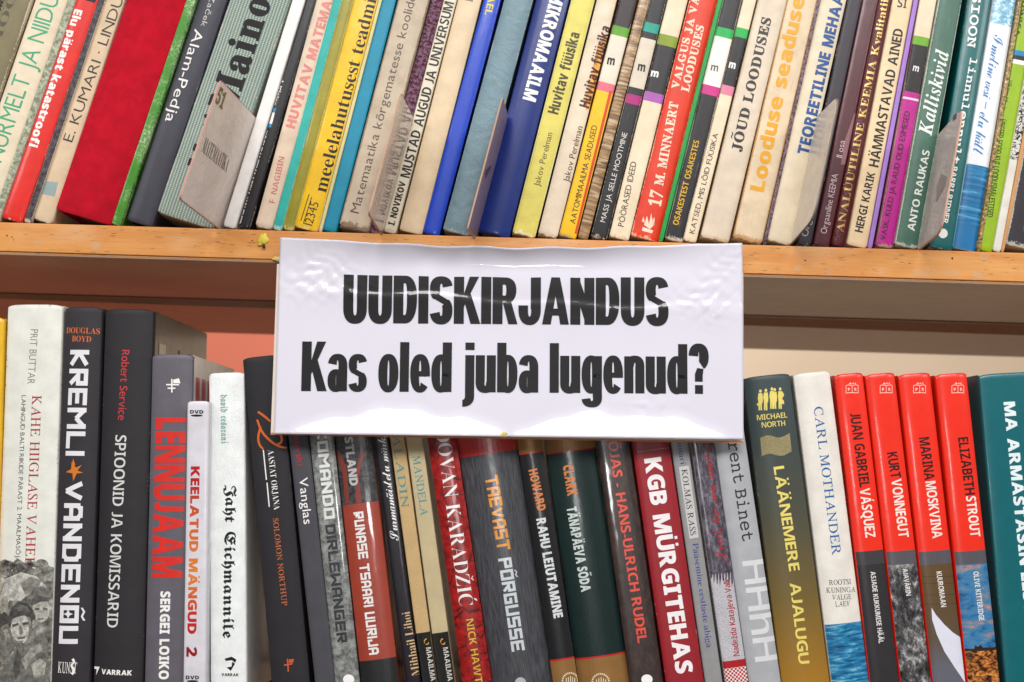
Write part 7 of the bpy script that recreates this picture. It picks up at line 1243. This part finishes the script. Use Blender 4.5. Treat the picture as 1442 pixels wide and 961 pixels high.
# ---------------------------------------------------------------- the laminated sign and its backing card
def gauss(x, m, s): return math.exp(-((x-m)/s)**2)
O = at(386, 611, -.0100); TLc = at(397, 337, -.0100); BRc = at(1046, 619, -.0100)
U = (BRc - O).normalized(); V = (TLc - O); V = (V - U*V.dot(U)).normalized()
sg = Surf(O, U, V); sg.w = (BRc-O).length + .0005; sg.h = (TLc-O).dot(V) + .0012
def wob(x, y, s):
    return math.sin(x*3.1*s+1.3)*math.sin(y*2.7*s+.4) + .5*math.sin(x*6.7*s-y*4.1*s+2)
def sprof(u, v):
    s = u/sg.w; t = v/sg.h
    p = .0008*math.sin(math.pi*s)
    sag = math.sin(math.pi*min(1, max(0, s)))**.9
    p += sag*.0075*max(0, (t-.86)/.14)**2
    p += .0012*math.sin(math.pi*s)**.5*gauss(t, .76, .13) if 0 < s < 1 else 0         # roll of the film through the upper letters
    r = t - .70 - .03*math.sin(s*5+1) - .012*math.sin(s*23)
    p -= .00042*math.tanh(r/.012)*gauss(r, 0, .12)*(1 if s > .1 else s*10)
    for cx, cy, wx, wy, a in ((.08, .80, .07, .12, 1.0), (.13, .74, .08, .05, .8), (.925, .70, .06, .10, 1.15), (.96, .90, .05, .08, .6), (.80, .17, .06, .04, .5)):
        k = gauss(s, cx, wx)*gauss(t, cy, wy)*a
        x = (s-cx)*2.35; y = t-cy
        d = x*math.sin(.7) + y*math.cos(.7)
        p += k*(.0008*abs(math.sin(d*46 + 2*wob(s*6, t*4, 1.6))) + .00030*wob(s*34, t*22, 1.3))
    sc = abs(math.sin(2*math.pi*min(1, max(0, (s-.03)/.94))))**.55 * .135*(1 + .10*math.sin(s*31) + .06*math.sin(s*67))
    if s < .03 or s > .97: sc = 0
    if t < sc + .03:
        r = sc - t; p += (r if r > .03 else (r+.03)**2/.12)*sg.h*.31
    return p
sg.prof = sprof
def ptop(u):
    s = u/sg.w; return .0062*math.sin(math.pi*min(1, max(0, s)))**1.1 + .0006*math.sin(s*40)*math.sin(math.pi*s)
def build_sheet(inset=0.0):
    nx, ny = 190, 86
    bm = bmesh.new(); uvm = bm.loops.layers.uv.new('m')
    g = []
    for j in range(ny+1):
        row = []
        for i in range(nx+1):
            u = sg.w*i/nx; tt = j/ny; v = sg.h*tt
            v2 = v - ptop(u)*max(0, (tt-.62)/.38)**2 + .0012*(1-tt)*math.sin(math.pi*i/nx)*(0)
            row.append(bm.verts.new((u, -(sprof(u, v)), v2)))
        g.append(row)
    for j in range(ny):
        for i in range(nx):
            f = bm.faces.new((g[j][i], g[j][i+1], g[j+1][i+1], g[j+1][i])); f.smooth = True
            for l in f.loops: l[uvm].uv = (l.vert.co.x*10, l.vert.co.z*10)
    return bm
def lam_mat(col, name):
    m = bpy.data.materials.new(name); m.use_nodes = True; g = G(m); b = g.b
    um = g.obj()
    n = g.noise(um, 14, 3); f = g.noise(um, 260, 3)
    b0 = lin(col); g.put(b.inputs['Base Color'], g.mix(g.sm(n, .3, .7), tuple(x*.97 for x in b0[:3])+(1,), b0))
    b.inputs['Roughness'].default_value = .5; b.inputs['Specular IOR Level'].default_value = .3
    b.inputs['Coat Weight'].default_value = 1.0; b.inputs['Coat Roughness'].default_value = .045; b.inputs['Coat IOR'].default_value = 1.42
    sl = g.noise(g.map(um, (.8, 1, 2.2)), 22, 4, .5)
    b.inputs['Coat Roughness'].default_value = .075
    g.put(b.inputs['Coat Normal'], g.bump(g.math('ADD', sl, g.math('MULTIPLY', f, .02)), .22, .0022))
    return m
SHEET = lam_mat('#e0dde8', 'laminated_paper'); INK = lam_mat('#140e12', 'laminated_black_print')
sg.root = root('laminated_sign', 'white laminated paper sign with two lines of bold black lettering taped to the shelf edge', 'sign', sg.M)
o = from_bm('laminated_sheet', build_sheet(), SHEET, sg.root, True)
md = o.modifiers.new('thickness', 'SOLIDIFY'); md.thickness = .0003; md.offset = -1
# condensed grotesque drawn for the sign: bars, cut ovals and slanted strokes, cap height 1
TX, TY = .225, .168
def bar(x0, y0, x1, y1): return [[(x0, y0), (x1, y0), (x1, y1), (x0, y1)]]
def oval(cx, cy, rx, ry, a0, a1, tx=TX, ty=TY, e=2.3):
    n = max(6, int(abs(a1-a0)/9)); q = []
    def pt(a, rx, ry):
        c, s_ = math.cos(a), math.sin(a)
        return (cx + rx*math.copysign(abs(c)**(2/e), c), cy + ry*math.copysign(abs(s_)**(2/e), s_))
    for i in range(n):
        a, b_ = R(a0 + (a1-a0)*i/n), R(a0 + (a1-a0)*(i+1)/n)
        q.append([pt(a, rx, ry), pt(b_, rx, ry), pt(b_, rx-tx, ry-ty), pt(a, rx-tx, ry-ty)])
    return q
def letters():
    t, h, x = TX, TY, .745
    L = {}
    L['U'] = (.53, bar(0, .3, t, 1) + bar(.53-t, .3, .53, 1) + oval(.265, .3, .265, .315, 180, 360))
    L['D'] = (.53, bar(0, 0, t, 1) + bar(t, 0, .26, h) + bar(t, 1-h, .26, 1) + oval(.26, .5, .27, .5, -90, 90))
    L['I'] = (t, bar(0, 0, t, 1))
    L['S'] = (.51, oval(.255, .725, .255, .285, 12, 232, TX, TY) + oval(.255, .265, .255, .28, -168, 52, TX, TY) + [[(.10, .505), (.20, .60), (.415, .48), (.325, .385)], [(.045, .585), (.20, .64), (.20, .60), (.10, .505)], [(.325, .385), (.415, .48), (.47, .40), (.31, .34)]])
    L['K'] = (.58, bar(0, 0, t, 1) + [[(t, .34), (t, .62), (.35, 1), (.56, 1)], [(.20, .56), (.345, .70), (.595, 0), (.375, 0)]])
    L['R'] = (.55, bar(0, 0, t, 1) + bar(t, 1-h, .28, 1) + bar(t, .42, .28, .42+h) + oval(.28, .71, .25, .29, -90, 90) + [[(.22, .47), (.40, .50), (.56, 0), (.355, 0)]])
    L['J'] = (.50, bar(.50-t, .3, .50, 1) + oval(.25, .3, .25, .315, 180, 360, TX*.95) + bar(0, .3, TX*.95, .38))
    L['A'] = (.60, [[(0, 0), (.195, 0), (.375, 1), (.205, 1)], [(.405, 0), (.60, 0), (.395, 1), (.225, 1)], [(.14, .18), (.46, .18), (.435, .32), (.165, .32)]])
    L['N'] = (.54, bar(0, 0, t, 1) + bar(.54-t, 0, .54, 1) + [[(0, 1), (.19, 1), (.54, 0), (.35, 0)]])
    L['a'] = (.455, bar(.455-t*.92, 0, .455, .50) + oval(.2275, .50, .2275, .255, 0, 168, t*.92, .13) + oval(.195, .215, .195, .23, 0, 360, t*.85, .12))
    L['s'] = (.43, oval(.215, .545, .215, .21, 14, 236, t*.86, .125) + oval(.215, .20, .215, .21, -166, 56, t*.86, .125) + [[(.09, .37), (.17, .45), (.35, .365), (.27, .28)], [(.035, .44), (.17, .49), (.17, .45), (.09, .37)], [(.27, .28), (.35, .365), (.40, .30), (.26, .25)]])
    L['o'] = (.47, oval(.235, x/2, .235, x/2+.015, 0, 360, t*.95, .13))
    L['l'] = (t*.95, bar(0, 0, t*.95, 1))
    L['e'] = (.46, oval(.23, x/2, .23, x/2+.015, 0, 318, t*.92, .13) + bar(.12, .31, .46, .415))
    L['d'] = (.475, bar(.475-t*.95, 0, .475, 1) + oval(.225, x/2, .225, x/2+.012, 0, 360, t*.92, .13))
    L['b'] = (.475, bar(0, 0, t*.95, 1) + oval(.25, x/2, .225, x/2+.012, 0, 360, t*.92, .13))
    L['j'] = (t*.95, bar(0, -.08, t*.95, x) + bar(0, .85, t*.95, 1) + oval(-.06, -.08, .06+t*.95, .215, 270, 360, t*.95, .14))
    L['u'] = (.47, bar(0, .2, t*.95, x) + bar(.47-t*.95, 0, .47, x) + oval(.225, .2, .225, .215, 180, 360, t*.92, .14))
    L['n'] = (.47, bar(0, 0, t*.95, x) + bar(.47-t*.95, 0, .47, .54) + oval(.245, .54, .225, .22, 0, 180, t*.92, .14))
    L['g'] = (.475, bar(.475-t*.95, -.09, .475, x) + oval(.225, x/2, .225, x/2+.012, 0, 360, t*.92, .13) + oval(.2375, -.09, .2375, .2, 188, 360, t*.92, .125))
    L['?'] = (.47, oval(.235, .745, .235, .27, -62, 176, t, TY) + [[(.145, .245), (.325, .245), (.325, .36), (.345, .50), (.20, .52), (.145, .40)]] + bar(.145, 0, .33, .175))
    return L
SGL = letters()
def sgtext(text, x0, y0, x1, y1, h, gap=.030, space=.235):
    V_, F, Z = [], [], []; x = 0
    for ch in text:
        if ch == ' ': x += space; continue
        w, qs = SGL[ch]
        if ch == 'j': x += .05
        for i, q in enumerate(qs):
            n = len(V_); V_ += [(a + x, b) for a, b in q]; Z += [(i % 40)*2.2e-6]*len(q); F.append(tuple(range(n, n+len(q))))
        x += w + gap
    w = x - gap
    a, b = sg.pix(x0, y0), sg.pix(x1, y1); q = sg.pix(x0+10, y0) - a; H = h*q.length/10
    d = b - a; L = d.length; d.normalize(); n = Vector((-d.y, d.x)); sx = L/w
    bm = bmesh.new(); bv = [bm.verts.new((*(a + d*(x*sx) + n*((y-.5)*H)), z)) for (x, y), z in zip(V_, Z)]
    for f in F: bm.faces.new([bv[i] for i in f])
    recut(bm, [sg.w*k/95 for k in range(1, 95)], [sg.h*k/86 for k in range(1, 86)], None, False)
    bmesh.ops.remove_doubles(bm, verts=bm.verts[:], dist=4e-7)
    uvm = bm.loops.layers.uv.new('m')
    for v in bm.verts:
        u, t, z = v.co
        v2 = t - ptop(u)*max(0, (t/sg.h-.62)/.38)**2
        v.co = Vector((u, -(sprof(u, t) + .00030 + z), v2))
    bm.normal_update()
    for f in bm.faces:
        if f.normal.y > 0: f.normal_flip()
        f.smooth = True
    return from_bm('lettering', bm, INK, sg.root, kind='stuff')
sgtext('UUDISKIRJANDUS', 484, 420.5, 941, 424, 70)
sgtext('Kas oled juba lugenud?', 425, 516, 998, 520, 70)

# cream backing card, just behind and a little lower
cd = [at(381, 612.5, -.0075), at(1047, 624.5, -.0075), at(1049, 380, -.0075), at(391, 372, -.0075)]
U = (cd[1]-cd[0]).normalized(); V = (cd[3]-cd[0]); V = (V - U*V.dot(U)).normalized()
cs = Surf(cd[0], U, V); cs.w = (cd[1]-cd[0]).length; cs.h = (cd[3]-cd[0]).dot(V)
cs.root = root('backing_card', 'cream cardboard panel showing as a thin border behind the laminated sign', 'card', cs.M)
from_bm('card', box_bm(0, cs.w, 0, .0014, 0, cs.h, .0003, 1), mat('#e9ddd2', 'paper', var=.04), cs.root)
P(cs, [(0, .0), (cs.w, .0), (cs.w, .0011), (0, .0013)], mat('#c98f6a', 'paper'), 'card_edge', .0002, local=True, clip=False)
o = blob(708, 614, 8, mat('#dcc45e', 'satin'), 'glue_dab', None, .0030, .55, 2); o.location = at(708, 612.5, -.0095)
o['label'] = 'yellow glue dab under the middle of the sign\'s lower edge'; o['category'] = 'glue'; o['group'] = 'dried glue and putty on the shelf edge'

# ---------------------------------------------------------------- dividers sticking out between the books
def divider(label, ntop, nbot, fbot, ftop, p, col, edge, alpha=1.0, curve=0, cutc=None):
    """near top / near bottom / far bottom / far top in photo pixels; the near edge stands p in front of the books"""
    NT, NB, FB, FT = at(*ntop, .0-p), at(*nbot, -p), at(*fbot, .001), at(*ftop, .001)
    O = FB; V = (FT-FB); U = ((NB-FB) + (NT-FT))/2
    V = V.normalized(); U = (U - V*U.dot(V)).normalized(); sg_ = 1
    N_ = V.cross(U)
    if N_.dot(CAM_POS - O) > 0: U = -U; sg_ = -1
    s = Surf(O, U, V); s.w = s.h = 1
    s.root = root('shelf_divider', label, 'divider', s.M, 'laminated dividers sticking out between the books')
    L = [Vector(((q-O).dot(s.U), (q-O).dot(s.V))) for q in (FB, NB, NT, FT)]
    inn = [Vector((-.045*sg_, L[0].y)), Vector((-.045*sg_, L[3].y))]
    out = [inn[0], L[0], L[1], L[2], L[3], inn[1]]
    # rounded tips
    def rnd(poly, idx, r):
        res = []
        for i, q in enumerate(poly):
            if i in idx:
                a = (poly[i-1]-q); b = (poly[(i+1) % len(poly)]-q); ra = min(r, a.length*.45, b.length*.45); a.normalize(); b.normalize()
                for k in range(6):
                    t = k/5; p0 = q + a*ra; p2 = q + b*ra
                    res.append(p0*(1-t)**2 + q*2*t*(1-t) + p2*t*t)
            else: res.append(q)
        return res
    poly = rnd(out, (2, 3), cutc or .004)
    def solid(pl, t0, t1, name, m):
        bm = bmesh.new(); a = [bm.verts.new((c.x, -t1, c.y)) for c in pl]; b = [bm.verts.new((c.x, -t0, c.y)) for c in pl]
        bm.faces.new(a); bm.faces.new(b[::-1])
        n = len(pl)
        for i in range(n): bm.faces.new((a[i], b[i], b[(i+1) % n], a[(i+1) % n]))
        bmesh.ops.recalc_face_normals(bm, faces=bm.faces[:])
        if not curve: bmesh.ops.triangulate(bm, faces=[f for f in bm.faces if len(f.verts) > 4])
        um = bm.loops.layers.uv.new('m'); un = bm.loops.layers.uv.new('n')
        for f in bm.faces:
            for l in f.loops: l[um].uv = (l.vert.co.x*10, l.vert.co.z*10); l[un].uv = (.5, 3)
        return from_bm(name, bm, m, s.root)
    solid(poly, .0, .0009, 'card', edge)
    c = sum(poly, Vector((0, 0)))/len(poly)
    # the laminated faces, a hair proud of the card so that its cut edge shows
    ins = [Vector((q.x, q.y)) + (c-q).normalized()*.0007 for q in poly]
    solid(ins, .00091, .00104, 'laminated_face', col)
    s.L = L
    return s
def dmat(c, fin='gloss'):
    return mat(c, fin, 'crinkle', var=.05)
tan = mat('#c9a58c', 'paper')
d = divider('pinkish laminated divider card numbered fifty-one, jutting out before the ribbed book', (310, 112), (250, 280), (305, 321), (358, 165), .085, dmat('#f3e8e2'), mat('#cf9f92', 'paper'))
gold = mat('#8b7425', 'satin'); blk = mat('#2a2422', 'satin')
T(d, '51', 'slab', 304, 132, 314, 143, 19, gold, 'printed_number', .0012, clip=False, hv=True)
T(d, 'MATEMAATIKA', 'serifm', 284, 203, 319, 233, 17, blk, 'lettering', .0012, clip=False, hv=True)
d2 = divider('clear laminated divider tab between the worn beige book and the maroon patterned one', (567, 131), (514, 301), (536, 331), (580, 165), .06, mat('#cbb9b2', 'lam', 'crinkle'), tan)
d3 = divider('mauve-grey laminated divider tab standing between the grey-blue book and the navy book', (703, 135), (660, 326), (667, 336), (713, 162), .05, dmat('#9d8fa3'), mat('#c7a283', 'paper'))
P(d3, [(681, 240), (689, 232), (689, 236), (681, 252)], mat('#4d4366', 'satin'), 'printed_panel', .0012, clip=False)
d4 = divider('glossy curved divider tab leaning on the pale book with heavy blue lettering', (1184, 133), (1147, 309), (1116, 344), (1154, 163), .05, mat('#e3dad0', 'gloss', 'crinkle'), mat('#8e7f74', 'paper'), cutc=.012)
d5 = divider('milky divider tab in front of the dark teal book, right of the green-grey one', (1358, 150), (1328, 327), (1296, 352), (1325, 188), .05, mat('#e2d8d3', 'gloss', 'crinkle'), mat('#d6a88e', 'paper'), cutc=.012)
P(d5, [(1345, 163), (1350, 160), (1349, 168), (1344, 171)], mat('#8e3d5e', 'satin'), 'printed_panel', .0012, clip=False)
P(d5, [(1322, 262), (1328, 245), (1336, 250), (1334, 262), (1321, 285)], mat('#b5b0a4', 'satin'), 'printed_panel', .0012, clip=False)
